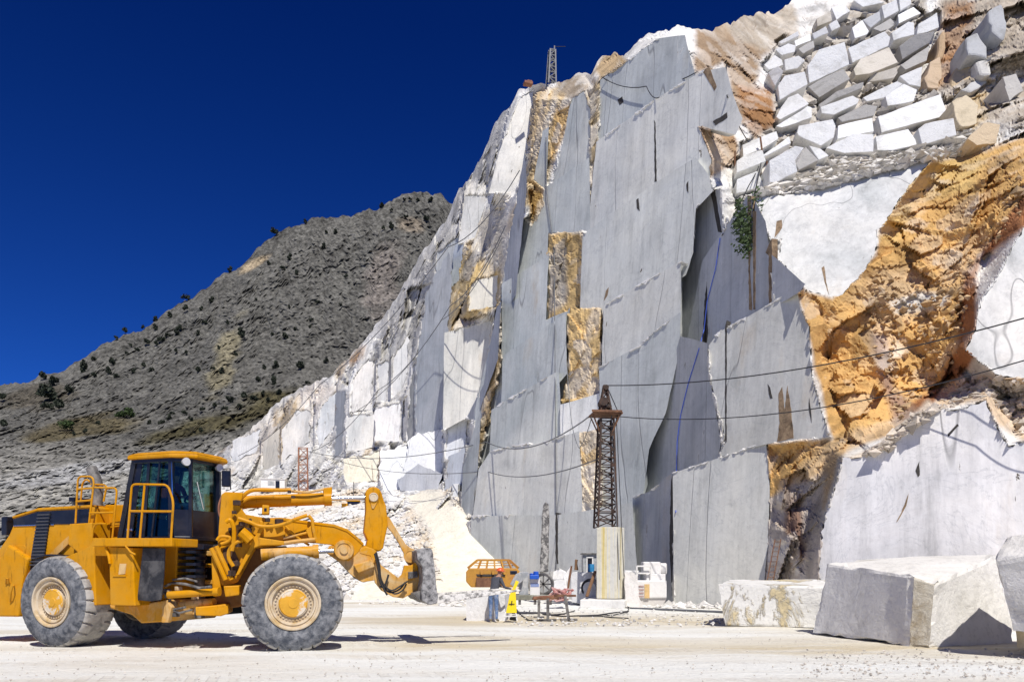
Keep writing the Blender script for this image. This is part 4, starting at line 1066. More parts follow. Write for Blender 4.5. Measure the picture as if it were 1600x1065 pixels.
def build_panels():
    i = 0
    for poly, pl, tone, tp, nm in PN:
        i += 1
        nat = (pl.n.y < -.72 and pl.n.x > -.5 and poly[0][0] > 1150) or max(q[0] for q in poly) < 735
        pts = [pl.at(u, v) for u, v in jag(poly, 2.4 if nat else .45, 6 if nat else 11, i)]
        me = bpy.data.meshes.new(nm)
        bm = bmesh.new()
        vs = [bm.verts.new(p) for p in pts]
        f = bm.faces.new(vs)
        if f.normal.dot(pl.n) < 0: f.normal_flip()
        bm.normal_update()
        r = bmesh.ops.extrude_face_region(bm, geom=[f])
        cen = sum((q for q in pts), Vector()) / len(pts)
        dr = (cen - Vector((0, 0, EYE))).normalized() * 3.0
        for v in [g for g in r['geom'] if isinstance(g, bmesh.types.BMVert)]: v.co = v.co + dr - (v.co - cen) * 0.03
        bmesh.ops.triangulate(bm, faces=[g for g in bm.faces if len(g.verts) > 4])
        bmesh.ops.recalc_face_normals(bm, faces=bm.faces)
        bm.to_mesh(me); bm.free()
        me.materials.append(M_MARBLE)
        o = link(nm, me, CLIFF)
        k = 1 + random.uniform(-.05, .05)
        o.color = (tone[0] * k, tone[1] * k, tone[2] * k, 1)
        if tp:                                    # chipped white edge of the bench
            rs = random.Random(i)
            mb = MB()
            for a, b in zip(tp[:-1], tp[1:]):
                L = math.hypot(b[0] - a[0], b[1] - a[1])
                for _ in range(int(L / 3.0)):
                    t = rs.random()
                    if math.sin(t * L * .11 + i) + .6 * math.sin(t * L * .31 + 2 * i) < .1: continue
                    h = rs.uniform(.5, 2.2) * (2.6 if rs.random() < .15 else 1)
                    c = (a[0] + (b[0] - a[0]) * t, a[1] + (b[1] - a[1]) * t - 0.6)
                    wd = rs.uniform(2, 6)
                    q = [(c[0] - wd, c[1] + rs.uniform(-1, 1) + (b[1] - a[1]) / L * -wd), (c[0] + wd * .2, c[1] - rs.uniform(0, 2.0)), (c[0] + wd, c[1] + rs.uniform(-1, 1) + (b[1] - a[1]) / L * wd), (c[0] + rs.uniform(-1, 1.5), c[1] + h)]
                    off = rs.uniform(.015, .10)
                    pp = [pl.shifted(off).at(*x) for x in q]
                    mb.prism(pp, pl.n * -0.5)
            e = mb.build('broken_edge', M_BLOCK, o, fix=True)
            e.color = (0.80, 0.79, 0.76, 1)
        for cp, ck in CRACKS:
            cx = sum(q[0] for q in cp) / len(cp); cy = sum(q[1] for q in cp) / len(cp)
            if inpoly(np.array([cx]), np.array([cy]), poly)[0] and not any(inpoly(np.array([cx]), np.array([cy]), q[0])[0] for q in PN[i:]):
                mb = MB(); s2 = pl.shifted(0.012)
                mb.prism([s2.at(u, v) for u, v in jag(cp, .5, 6, i)], pl.n * -0.3)  # thin raised plates; the dark ones stand for shaded recesses
                mb.build('crack', M['crackdark'] if ck == 'd' else M['crackbrown'], o)
build_panels()
# ------------------------------------------------------------------ stacked blocks as things
def rough_block(name, poly, pl, depth, mat, tone, amp=1.0, step=9, seed=0, loc=None, lean=(0.08, 0.95, -0.05), bev=0.06):
    """block with a ragged front outline, bevelled and roughened"""
    pts = [pl.at(u, v) for u, v in jag(poly, amp, step, seed)]
    cen = sum(pts, Vector()) / len(pts)
    dr = Vector(lean).normalized() * depth
    rs = random.Random(seed)
    bm = bmesh.new()
    f = bm.faces.new([bm.verts.new(p - cen) for p in pts])
    bm.normal_update()
    if f.normal.dot(pl.n) < 0: f.normal_flip()
    for k in range(3):
        r = bmesh.ops.extrude_face_region(bm, geom=[f] if k == 0 else [g for g in r['geom'] if isinstance(g, bmesh.types.BMFace)])
        for v in [g for g in r['geom'] if isinstance(g, bmesh.types.BMVert)]:
            v.co += dr / 3 + Vector((rs.uniform(-1, 1), rs.uniform(-1, 1), rs.uniform(-1, 1))) * 0.03 * depth
    bmesh.ops.triangulate(bm, faces=[g for g in bm.faces if len(g.verts) > 4])
    bmesh.ops.recalc_face_normals(bm, faces=bm.faces)
    me = bpy.data.meshes.new(name); bm.to_mesh(me); bm.free()
    me.materials.append(mat)
    o = link(name, me); o.location = cen; o.color = tone + (1,)
    ORG[o.name] = cen.copy()
    if bev:
        b = o.modifiers.new('bevel', 'BEVEL'); b.width = bev; b.segments = 2; b.limit_method = 'ANGLE'; b.angle_limit = R(50)
    return o

for i, (poly, pl, lab) in enumerate(BLP):
    dk = any(k in lab for k in ('grey rough', 'dark grey', 'grey fluted'))
    br = any(k in lab for k in ('brown and grey', 'tan stained', 'cream'))
    tone = (0.42, 0.41, 0.39) if dk else (0.58, 0.54, 0.47) if br else (0.74, 0.745, 0.735)
    k = 1 + random.uniform(-.07, .07)
    o = rough_block('marble_block', poly, pl, random.uniform(1.6, 2.6), M_BLOCK, tuple(c * k for c in tone), 0.6, 12, 100 + i, bev=0.035)
    tag(o, lab, 'stone block', 'quarried blocks stacked on the upper slope')

def C4p(x, y): return (1150 + x * 0.2816, y * 0.2816)
BOULD = [([(1190, 530), (1200, 420), (1240, 350), (1320, 330), (1325, 420), (1260, 500)], (0.56, 0.44, 0.28), 'tan upright boulder with a shaded left side below the brown pinnacle'),
         ([(1200, 560), (1280, 520), (1340, 580), (1330, 690), (1240, 700)], (0.62, 0.53, 0.38), 'cream squarish boulder right of the longest beam'),
         ([(1280, 770), (1380, 680), (1460, 690), (1440, 790), (1340, 810)], (0.62, 0.50, 0.34), 'flat topped cream boulder above the ochre face'),
         ([(1250, 490), (1360, 420), (1400, 450), (1300, 520)], (0.50, 0.50, 0.49), 'low grey boulder between the tan upright one and the right edge'),
         ([(1280, 210), (1340, 180), (1400, 260), (1390, 320), (1290, 300)], (0.45, 0.46, 0.47), 'grey pointed boulder at the upper right, right of the pinnacle'),
         ([(1330, 340), (1410, 330), (1420, 410), (1350, 420)], (0.58, 0.57, 0.54), 'white grey boulder below the grey pointed one'),
         ([(1400, 60), (1470, 20), (1510, 120), (1490, 230), (1420, 180)], (0.42, 0.43, 0.44), 'tall grey boulder near the top right corner'),
         ([(1480, 430), (1560, 410), (1590, 500), (1520, 560)], (0.52, 0.50, 0.46), 'grey boulder at the right edge beside the rubble'),
         ([(1110, 330), (1130, 200), (1165, 160), (1170, 260), (1150, 330)], (0.50, 0.36, 0.22), 'brown pinnacle of rock dividing the pile from the boulders'),
         ([(1050, 440), (1080, 340), (1140, 310), (1150, 400), (1120, 490), (1060, 490)], (0.52, 0.40, 0.28), 'tan broken rock at the foot of the brown pinnacle')]
for i, (q, tone, lab) in enumerate(BOULD):
    pq = [C4p(*a) for a in q]
    cu = sum(a for a, b in pq) / len(pq); cv = max(b for a, b in pq)
    d = min(cliff_depth(a, b) for a, b in pq) - 0.4
    pl = Plane(cu, cv, d, (random.uniform(-.5, .1), -0.9, random.uniform(.1, .5)))
    o = rough_block('boulder', pq, pl, 2.4, M_BLOCK, tone, 1.8, 8, 300 + i, bev=0.25)
    tag(o, lab, 'boulder', 'boulders at the upper right')

# flakes of waste stone on the ledge below the pile
def scatter_uv(poly, n, seed, smin, smax, jitter=0.15):
    rs = np.random.default_rng(seed)
    u0, u1 = min(q[0] for q in poly), max(q[0] for q in poly); v0, v1 = min(q[1] for q in poly), max(q[1] for q in poly)
    pts, sz = [], []
    while len(pts) < n:
        u, v = rs.uniform(u0, u1), rs.uniform(v0, v1)
        if not inpoly(np.array([u]), np.array([v]), poly)[0]: continue
        d = cliff_depth(u, v) - rs.uniform(0, jitter) - .05
        pts.append(P(u, v, d)); sz.append(rs.uniform(smin, smax) * (1.8 if rs.random() < .08 else 1))
    return [tuple(p) for p in pts], sz
LEDGE = [(1150, 285), (1200, 272), (1270, 240), (1330, 240), (1380, 228), (1440, 215), (1500, 205), (1560, 200), (1540, 235), (1440, 252), (1290, 292), (1180, 305)]
p_, s_ = scatter_uv(LEDGE, 1500, 5, 0.10, 0.34)
c_ = [np.array([0.70, 0.67, 0.61]) * random.uniform(.72, 1.1) for _ in p_]
tag(rock_scatter('rubble', p_, s_, c_, M_ROCK, 0.45, 8), None, None, None, 'stuff')
p_, s_ = scatter_uv([(1215, 90), (1300, 20), (1430, -20), (1450, 60), (1440, 130), (1500, 200), (1380, 235), (1200, 275), (1160, 270), (1215, 190)], 420, 45, 0.10, 0.42, .5)
c_ = [np.array([0.54, 0.50, 0.44]) * random.uniform(.55, 1.2) for _ in p_]
tag(rock_scatter('rubble', p_, s_, c_, M_ROCK, 0.8, 68), None, None, None, 'stuff')
p_, s_ = scatter_uv([(1440, 640), (1540, 588), (1600, 595), (1600, 680), (1545, 620), (1470, 640), (1400, 700), (1340, 720)], 420, 15, 0.05, 0.22)
c_ = [np.array([0.66, 0.58, 0.48]) * random.uniform(.6, 1.15) for _ in p_]
tag(rock_scatter('rubble', p_, s_, c_, M_ROCK, 0.7, 18), None, None, None, 'stuff')
p_, s_ = scatter_uv([(1360, 440), (1480, 420), (1530, 390), (1600, 260), (1600, 330), (1520, 430), (1500, 560), (1400, 660), (1360, 560)], 260, 25, 0.04, 0.16)
c_ = [np.array([0.62, 0.44, 0.25]) * random.uniform(.6, 1.25) for _ in p_]
tag(rock_scatter('rubble', p_, s_, c_, M_ROCK, 0.8, 28), None, None, None, 'stuff')

# ------------------------------------------------------------------ embankment and ramp
def build_embankment():
    s = np.linspace(0, 1, 220); t = np.linspace(0, 1, 130)
    S, T = np.meshgrid(s, t)
    V = 944 - 180 * T
    ur = np.interp(T, [0, .15, .45, .8, 1], [842, 822, 775, 738, 712])
    ul = np.interp(T, [0, 1], [120, 270]); U = ul + (ur - ul) * S
    D = tps([(270, 944, 48), (560, 944, 44), (640, 944, 43), (842, 944, 41.5), (270, 900, 56), (560, 900, 49), (700, 900, 48), (820, 900, 48.5), (560, 850, 58), (700, 850, 54), (770, 850, 53), (560, 800, 70), (670, 800, 61), (735, 800, 57), (270, 764, 92), (560, 764, 78), (660, 764, 68), (710, 764, 61.5)])(U, V)
    p0 = pts_of(U, V, D)
    rampm = np.clip(0.5 - polydist(U, V, [(632, 768), (688, 766), (700, 782), (722, 800), (745, 822), (770, 855), (800, 905), (815, 945), (540, 945), (575, 905), (690, 905), (672, 830), (650, 800)]) / 10, 0, 1)
    f2, e2, r2, o2 = voro(p0, 0.9, 35)
    f3, e3, r3, o3 = voro(p0, 2.6, 38)
    rough = 0.8 * fbm(p0, 0.35, 4, 13) + (o2 * (r2 - 0.5)).sum(-1) * 1.0 + (r2[..., 0] - .5) * .5 + (o3 * (r3 - 0.5)).sum(-1) * .4
    edge = np.clip((S - 0.94) * 12, 0, 1)
    D = D + rough * (1 - rampm * 0.93) * 1.1 + edge ** 2 * 2.5
    p = pts_of(U, V, D)
    tone = 1 + .16 * fbm(p0, .6, 4, 77) + .15 * (r2[..., 1] - .5)
    col = np.array([0.74, 0.725, 0.69]) * tone[..., None]
    tan = np.clip(fbm(p0, .3, 4, 79) * 3, 0, .8)[..., None] * (1 - rampm[..., None])
    col = col * (1 - tan) + np.array([0.66, 0.55, 0.40]) * tan
    cream = np.array([0.80, 0.75, 0.62]) * (1 + .05 * fbm(p0, .25, 3, 87))[..., None]
    col = col * (1 - rampm[..., None]) + cream * rampm[..., None]
    sidet = np.exp(-((polydist(U, V, [(632, 768), (688, 766), (700, 782), (722, 800), (745, 822), (770, 855), (800, 905), (815, 945), (540, 945), (575, 905), (690, 905), (672, 830), (650, 800)]) - 10) / 9) ** 2)[..., None] * np.clip((650 - U[..., None]) / -8, 0, 1)
    col = col * (1 - .7 * sidet) + np.array([0.60, 0.51, 0.38]) * .7 * sidet
    bp = p[-1] + np.array([0, 14, 0.0]); bp2 = bp + np.array([0, 2, -14.0])
    p = np.concatenate([p, bp[None], bp2[None]]); col = np.concatenate([col, col[-1:], col[-1:]])
    o = grid_mesh('embankment', p, np.clip(col, 0, .85), M_EMB, flip=True)
    o['kind'] = 'structure'
    return U, V, D, rampm
EU, EV, ED, ERM = build_embankment()
rs = np.random.default_rng(4)
pts_, szs_, cls_ = [], [], []
while len(pts_) < 900:
    j, i = rs.integers(0, EU.shape[0]), rs.integers(0, EU.shape[1])
    if ERM[j, i] > .25 or EU[j, i] < 500: continue
    pts_.append(tuple(P(EU[j, i], EV[j, i], ED[j, i] - .05))); szs_.append(rs.uniform(.05, .22) * (2 if rs.random() < .1 else 1))
    cls_.append(np.array([0.72, 0.68, 0.61]) * rs.uniform(.7, 1.12))
tag(rock_scatter('rubble', pts_, szs_, cls_, M_EMB, 0.8, 48), None, None, None, 'stuff')

# rubble at the foot of the wall, gravel and pebbles on the yard floor
pts_, szs_, cls_ = [], [], []
def strip(u0, u1, v0, v1, n, s0, s1, tone=(0.76, 0.74, 0.70)):
    for _ in range(n):
        u = rs.uniform(u0, u1); v = v0 + (v1 - v0) * rs.random() ** .8
        Y = FPX * EYE / (v - HOR)
        pts_.append(((u - 800) / FPX * Y, Y, rs.uniform(-.01, .05))); szs_.append(rs.uniform(s0, s1))
        cls_.append(np.array(tone) * rs.uniform(.75, 1.08))
strip(1040, 1135, 933, 950, 260, .05, .28)
strip(980, 1060, 938, 950, 120, .04, .16)
strip(690, 800, 938, 948, 120, .05, .2)
strip(800, 1130, 945, 978, 420, .02, .07)
strip(560, 730, 930, 945, 90, .04, .14)
strip(0, 1600, 985, 1065, 900, .006, .022, (0.62, 0.57, 0.49))
strip(1250, 1600, 1015, 1062, 420, .008, .035, (0.62, 0.57, 0.5))
tag(rock_scatter('gravel', pts_, szs_, cls_, M_EMB, 0.7, 58), None, None, None, 'stuff')

# ------------------------------------------------------------------ big blocks in the foreground
def m_broken():
    k = N('broken_stone'); p = k.pos(); n1 = k.noise(p, 2.0, 7, .7, .4); vo = k.n('TexVoronoi'); vo.inputs['Scale'].default_value = 7.0; k.l(p, vo.inputs['Vector'])
    c = k.mix(1.0, (0.74, 0.68, 0.55), k.ramp(n1, [(.3, (.62, .52, .38)), (.5, (1, 1, 1)), (.75, (1.08, 1.1, 1.15))]), 'MULTIPLY')
    return k.out(c, .95, k.bump(k.noise(p, 3.2, 8, .72, .5), .22, 1.0), spec=.1)
def m_crust():
    k = N('crusted_marble'); p = k.pos()
    n1 = k.noise(p, 0.8, 6, .65, .5); fine = k.noise(p, 7, 6, .7); cr = k.noise(k.pos((1.1, 1.1, .55)), 0.85, 7, .68, .7)
    c = k.mix(1.0, (0.74, 0.73, 0.69), k.ramp(n1, [(.28, .78), (.48, 1.0), (.8, 1.06)]), 'MULTIPLY')
    m = k.ramp(cr, [(.545, 0.0), (.60, 1.0)])
    c = k.mix(k.math('MULTIPLY', m, .85), c, k.mix(1.0, (0.60, 0.49, 0.27), k.ramp(fine, [(.3, .6), (.55, 1.0), (.8, 1.25)]), 'MULTIPLY'))
    h = k.math('ADD', k.math('ADD', n1, k.math('MULTIPLY', fine, .4)), k.math('MULTIPLY', m, .5))
    return k.out(c, .9, k.bump(h, .09, 1.0), spec=.15)

def fblock(name, faces, mats, lab, cat, tone, sub=5, amp=0.03, bev=0.0, seed=0, chip=0.0, alt=-1):
    """hexahedron-like block given by 3-D corner quads; subdivided and roughened"""
    bm = bmesh.new()
    vd = {}
    cen = sum((sum(f, Vector()) / len(f) for f in faces), Vector()) / len(faces)
    def V_(p):
        k = (round(p.x, 3), round(p.y, 3), round(p.z, 3))
        if k not in vd: vd[k] = bm.verts.new(p - cen)
        return vd[k]
    for k_, f in enumerate(faces):
        nf = bm.faces.new([V_(p) for p in f])
        if k_ == alt: nf.material_index = 1
    bmesh.ops.recalc_face_normals(bm, faces=bm.faces)
    eds = [e for e in bm.edges if len(e.link_faces) == 2 and e.calc_face_angle(0) > .5]
    for e in eds: e.smooth = False
    bmesh.ops.subdivide_edges(bm, edges=bm.edges[:], cuts=sub, use_grid_fill=True)
    bmesh.ops.triangulate(bm, faces=[g for g in bm.faces if len(g.verts) > 4])
    bmesh.ops.subdivide_edges(bm, edges=bm.edges[:], cuts=1, use_grid_fill=True)
    bm.normal_update()
    cs = np.array([tuple(v.co + cen) for v in bm.verts])
    nz = fbm(cs, 1.3, 4, seed + 3)
    ch = fbm(cs, 2.2, 4, seed + 31)
    for v, a, c in zip(bm.verts, nz, ch):
        sharp = max([abs(e.calc_face_angle(0)) for e in v.link_edges if len(e.link_faces) == 2] + [0])
        v.co += v.normal * float(a) * amp
        if sharp > .45: v.co -= v.normal * (max(0.0, float(c) + .15)) * chip
    me = bpy.data.meshes.new(name); bm.to_mesh(me); bm.free()
    for m in (mats if isinstance(mats, list) else [mats]): me.materials.append(m)
    o = link(name, me); o.location = cen; o.color = tone + (1,)
    ORG[o.name] = cen.copy()
    tag(o, lab, cat)
    return o

def hexa(a, b, c, d, e, f, g, h):
    """bottom a b c d (front-left, front-right, back-right, back-left), top e f g h"""
    return [[a, b, f, e], [b, c, g, f], [c, d, h, g], [d, a, e, h], [a, d, c, b], [e, f, g, h]]
# big block: left face, ragged front edge, right face
A0 = P(1270, 988, 19.6); A1 = P(1288, 878, 19.9)
B0 = P(1420, 1011, 16.4); B1 = P(1427, 898, 16.4)
B0r = P(1452, 1013, 16.1); B1r = P(1462, 910, 16.1)
C0 = P(1590, 1015, 17.6); C1_ = P(1556, 866, 18.2)
D0 = P(1490, 985, 23.2); D1 = P(1440, 868, 23.4)
TL = P(1390, 880, 17.6)
bigf = [[A0, B0, B1, A1], [B0, B0r, B1r, B1], [B0r, C0, C1_, B1r], [C0, D0, D1, C1_], [D0, A0, A1, D1], [A0, D0, C0, B0r, B0], [A1, B1, B1r, C1_, D1]]
o = fblock('marble_block', bigf, [M_BLOCK, m_broken()], 'huge grey block in the right foreground with a ragged pale corner facing the camera', 'stone block', (0.74, 0.72, 0.67), 9, 0.035, 0, 5, .16, 1)
o['group'] = 'blocks lying on the yard floor'
# boulder cut by the right edge
q = lambda u, v, Y: P(u, v, Y)
bf = hexa(q(1582, 985, 14.2), q(1700, 1000, 13.2), q(1760, 990, 16.5), q(1600, 990, 16.2), q(1556, 878, 14.2), q(1700, 850, 13.2), q(1760, 850, 16.5), q(1580, 868, 16.4))
bf[5:6] = []
T0 = q(1576, 838, 14.6); T1 = q(1700, 820, 13.8)
bf = [[q(1582, 985, 14.2), q(1700, 1000, 13.2), q(1700, 850, 13.2), q(1556, 876, 14.2)], [q(1700, 1000, 13.2), q(1760, 990, 16.5), q(1760, 850, 16.5), q(1700, 850, 13.2)], [q(1760, 990, 16.5), q(1600, 990, 16.2), q(1580, 868, 16.4), q(1760, 850, 16.5)],
      [q(1600, 990, 16.2), q(1582, 985, 14.2), q(1556, 876, 14.2), q(1580, 868, 16.4)], [q(1556, 876, 14.2), q(1700, 850, 13.2), T1, T0], [T0, T1, q(1760, 850, 16.5), q(1580, 868, 16.4)], [q(1556, 876, 14.2), T0, q(1580, 868, 16.4)], [q(1700, 850, 13.2), q(1760, 850, 16.5), T1],
      [q(1582, 985, 14.2), q(1600, 990, 16.2), q(1760, 990, 16.5), q(1700, 1000, 13.2)]]
o = fblock('marble_block', bf, M_BLOCK, 'rough white boulder cut off by the right edge, leaning over the huge grey block', 'stone block', (0.70, 0.68, 0.64), 7, 0.10, 0, 9, .06)
o['group'] = 'blocks lying on the yard floor'
o = fblock('marble_block', hexa(q(1588, 1012, 14.6), q(1720, 1030, 13.6), q(1760, 1000, 16.8), q(1640, 1000, 17), q(1584, 975, 14.6), q(1720, 975, 13.6), q(1760, 960, 16.8), q(1640, 965, 17)), M_BLOCK, 'small tan stained stone propping the white boulder at the right edge', 'stone block', (0.62, 0.50, 0.30), 4, .05, 0, 19, .05)
o['group'] = 'blocks lying on the yard floor'
# low stone block with yellow crust, left of the big block
LW = [q(1133, 977, 22.9), q(1330, 981, 22.2), q(1340, 960, 25.5), q(1140, 968, 25.8), q(1122, 912, 22.9), q(1330, 916, 22.2), q(1340, 905, 25.5), q(1140, 905, 25.8)]
o = fblock('marble_block', hexa(*LW), m_crust(), 'long low pale block with yellow crusted patches, lying left of the huge grey block', 'stone block', (0.72, 0.70, 0.66), 8, .04, 0, 29, .07)
o['group'] = 'blocks lying on the yard floor'
mb = MB(); mb.bar(q(1195, 913.5, 23.6), q(1262, 911.5, 23.9), .20, .05)
tag(mb.build('plank', M['redrust'], None, loc=q(1228, 912, 23.7)), 'reddish plank lying on top of the long low pale block', 'plank')
# white stone behind the worker
o = fblock('marble_block', hexa(q(729, 971, 25.2), q(790, 971, 25.0), q(797, 966, 26.6), q(737, 966, 26.7), q(728, 932, 25.2), q(789, 929, 25.0), q(796, 926, 26.6), q(736, 929, 26.7)), M_BLOCK, 'small squared white block standing behind the worker in jeans', 'stone block', (0.74, 0.74, 0.735), 5, .02, 0, 39, .03)
o['group'] = 'blocks lying on the yard floor'
# standing stele
o = rough_block('stone_post', [(847, 800), (849, 788), (853, 783), (857, 787), (858, 800), (856, 893), (843, 893)], Plane(850, 890, 39, (-.2, -.97, 0)), .55, m_plain('speckled_dark_stone', (0.13, 0.125, 0.12), .9, 0, .5, 7, .9, (0.5, 0.48, 0.44), .05, dsc=4.5, lo=.46, hi=.58), (.3, .3, .3), .6, 7, 77, bev=.04)
tag(o, 'tall narrow dark speckled stone post standing in front of the grey wall', 'stone post')
# ------------------------------------------------------------------ wheel loader
class Frame:
    """side plane of one half of the articulated loader; o = distance outward from the tyre face (negative = inward)"""
    def __init__(s, u, v, Y, ang):
        s.p = P(u, v, Y)
        s.d = Vector((math.cos(ang), math.sin(ang), 0)); s.n = Vector((math.sin(ang), -math.cos(ang), 0))
    def __call__(s, u, v, o=0.0):
        c = Vector((0, 0, EYE)); r = ray(u, v)
        return c + r * (s.n.dot(s.p + s.n * o - c) / s.n.dot(r))
    def a(s, u, o=0.0): return s.d.dot(s(u, HOR, o) - s.p)
    def pt(s, a, o, z):
        q = s.p + s.d * a + s.n * o
        return Vector((q.x, q.y, z))
    def vec(s, o): return s.n * o

FF = Frame(458, 940, 15.4, R(14.5))        # front half, turned a little away from the camera
RF = Frame(79, 934, 16.35, R(-19))       # rear half, turned towards the camera
LOADER = thing('wheel_loader', 'large yellow wheel loader with articulated body, lifting forks and dusty tyres', 'wheel loader', (-5.6, 17.2, 0.02))

def plate(F, uv, o, th, name=None, mat=None, parent=None, bevel=0.015, mb=None):
    m = mb or MB()
    m.prism([F(u, v, o) for u, v in uv], F.n * -th)
    if name: return m.build(name, mat, parent or LOADER, bevel=bevel)
    return m

def wheel(F, hub, o, R_, W, front):
    c = F.pt(F.a(hub[0], 0), o, 0); c.z = R_ - 0.03
    prof = [(-.10, .50), (-.03, .53), (.015, .60), (.035, .70), (.025, .80), (-.015, .89), (-.055, .945), (-.085, .975), (-.13, .993), (-.20, 1.0)]
    mid = [(-.20 - (W - .40) * k / 14, 1.0) for k in range(1, 14)]
    full = prof + mid + [(-W - t, r) for t, r in prof[::-1]]
    NT = 312; NL = 26 if front else 24
    ax = F.n; up = Vector((0, 0, 1)); x = ax.cross(up)
    vs, fs = [], []
    L = len(full)
    for k, (t, r) in enumerate(full):
        s = (t + W / 2) / (W / 2)                     # -1 inner .. 1 outer
        for j in range(NT):
            th = 2 * math.pi * j / NT
            rr = r
            if r > .93:
                ph = th / (2 * math.pi) * NL + (0.5 if s < 0 else 0) + 0.35 * abs(s) * (1 if s > 0 else -1)
                fr = ph - math.floor(ph)
                gw = 0.17 if front else 0.15
                if fr < gw and abs(s) > (.30 if front else .34):
                    rr -= 0.055 if r > .96 else 0.034
                rr += 0.004 * math.sin(ph * 2.1 + s * 3)
            if .58 < r < .97: rr += 0.004 * math.sin(th * 46)
            vs.append(c + ax * t + (x * math.cos(th) + up * math.sin(th)) * rr * R_)
    mi = []
    for k in range(L - 1):
        for j in range(NT):
            fs.append([k * NT + j, k * NT + (j + 1) % NT, (k + 1) * NT + (j + 1) % NT, (k + 1) * NT + j])
            mi.append(1 if full[k][1] > .94 and full[k + 1][1] > .94 else 0)
    m = MB(); m.v = vs; m.f = fs; m.m = mi
    tyre = m.build('wheel', [M['rubber'], M['tread']], LOADER, smooth=True)
    for sgn, face in ((1, 0.0), (-1, -W)):
        if sgn < 0: continue
        b = MB()
        b.lathe(c + ax * face, ax, [(-.12, .535 * R_), (.012, .545 * R_), (.02, .525 * R_), (.012, .50 * R_), (-.035, .485 * R_), (-.045, .455 * R_), (-.02, .44 * R_), (-.028, .41 * R_), (-.11, .385 * R_), (-.115, .30 * R_), (-.06, .295 * R_), (-.06, .28 * R_)], 72)
        rim = b.build('rim', M['rim'], tyre, smooth=True)
        h = MB()
        h.lathe(c + ax * face, ax, [(-.115, .30 * R_), (-.055, .285 * R_), (-.035, .262 * R_), (-.042, .255 * R_), (-.03, .10 * R_), (-.02, .095 * R_), (-.02, .0005)], 60)
        h.build('hub', M['hub'], rim, smooth=True)
        bo = MB()
        for q in range(32):
            th = 2 * math.pi * q / 32
            pp = c + ax * (face - .112) + (x * math.cos(th) + up * math.sin(th)) * .345 * R_
            bo.cyl(pp, pp + ax * .035, .019, 6)
        bo.lathe(c + ax * (face - .118), ax, [(0, .365 * R_), (.012, .365 * R_), (.012, .325 * R_), (0, .325 * R_)], 48)
        bo.build('bolt_ring', M['rim'], rim)
        va = MB(); va.tube([c + ax * (face - .03) + (x * -.2 + up * .47) * R_, c + ax * (face + .015) + (x * -.21 + up * .5) * R_], .012, 6)
        va.build('valve', M['steel'], rim)
    return c

TW = 0.86
cF = wheel(FF, (458, 940), 0, 1.0, TW, True)
cFf = wheel(FF, (458, 940), -2.3, 1.0, TW, True)
cR = wheel(RF, (79, 934), 0, 0.985, TW, False)
cRf = wheel(RF, (79, 934), -2.35, 0.985, TW, False)

# ---- rear half: hood, counterweight, engine parts
HO = -0.55                                # hood side plane
CW = 2.0                                  # hood width
hood = plate(RF, [(-34, 905), (14, 835), (20, 821), (20, 808), (58, 796), (62, 794), (142, 789), (150, 792), (150, 880), (140, 930), (40, 930), (-34, 930)], HO, CW, 'hood', M['yellow'], bevel=.03)
plate(RF, [(19, 809), (58, 797), (142, 792), (143, 788), (60, 793), (19, 806)], HO + .03, CW + .06, 'hood_roof', M['yellow'], bevel=.01)
plate(RF, [(21, 820), (21, 810.5), (58, 799), (139, 794.5), (139, 818), (84, 818.5)], HO + .012, .02, 'hood_stripe', M['black'], bevel=0)
plate(RF, [(21, 821.5), (21, 820.3), (84, 818.3), (84, 819.8)], HO + .02, .02, 'trim_strip', M['chrome'], bevel=0)
louv = plate(RF, [(60, 801), (79, 799), (68, 876), (58, 888), (44, 890), (48, 870)], HO + .02, .03, 'louver', M['black'], bevel=0)
mb = MB()
for k in range(16):
    v = 803 + k * 5.2; x0 = 60 - (v - 800) * .145; x1 = 79 - (v - 800) * .13
    mb.prism([RF(x0, v, HO + .03), RF(x1, v - .6, HO + .03), RF(x1, v + 1.4, HO + .03), RF(x0, v + 2.0, HO + .03)], RF.n * .03)
mb.build('louver_slats', m_plain('slat_edge', (0.06, 0.06, 0.065), .4), louv)
plate(RF, [(25, 856), (28, 851), (38, 851), (40, 856), (33, 908), (18, 908)], HO + .012, .02, 'access_door', M['yellow'], bevel=.006)
mb = MB(); mb.prism([RF(*q, HO + .5) for q in [(-60, 962), (-60, 905), (-20, 900), (31, 912), (28, 962)]], RF.n * -3.0)
plate(RF, [(-55, 962), (-50, 896), (2, 868), (12, 850), (44, 872), (34, 915), (28, 963)], HO + .12, CW + .24, 'counterweight', M['yellow'], bevel=.04)
mb = MB(); mb.tube([RF(16, 940, HO + .14), RF(17, 925, HO + .24), RF(20, 915, HO + .24), RF(22, 914, HO + .14)], .018, 8); mb.tube([RF(9, 912, HO + .14), RF(10, 903, HO + .2), RF(13, 903, HO + .2), RF(14, 912, HO + .14)], .016, 8)
mb.build('grab_handles', M['yellow'], LOADER, smooth=True)
mb = MB()
mb.box(RF(12, 822, HO - .1), (.16, .2, .42), R(-19)); mb.box(RF(13, 811, HO - .1), (.14, .18, .12), R(-19))
mb.build('tail_light', M['black'], LOADER, bevel=.02)
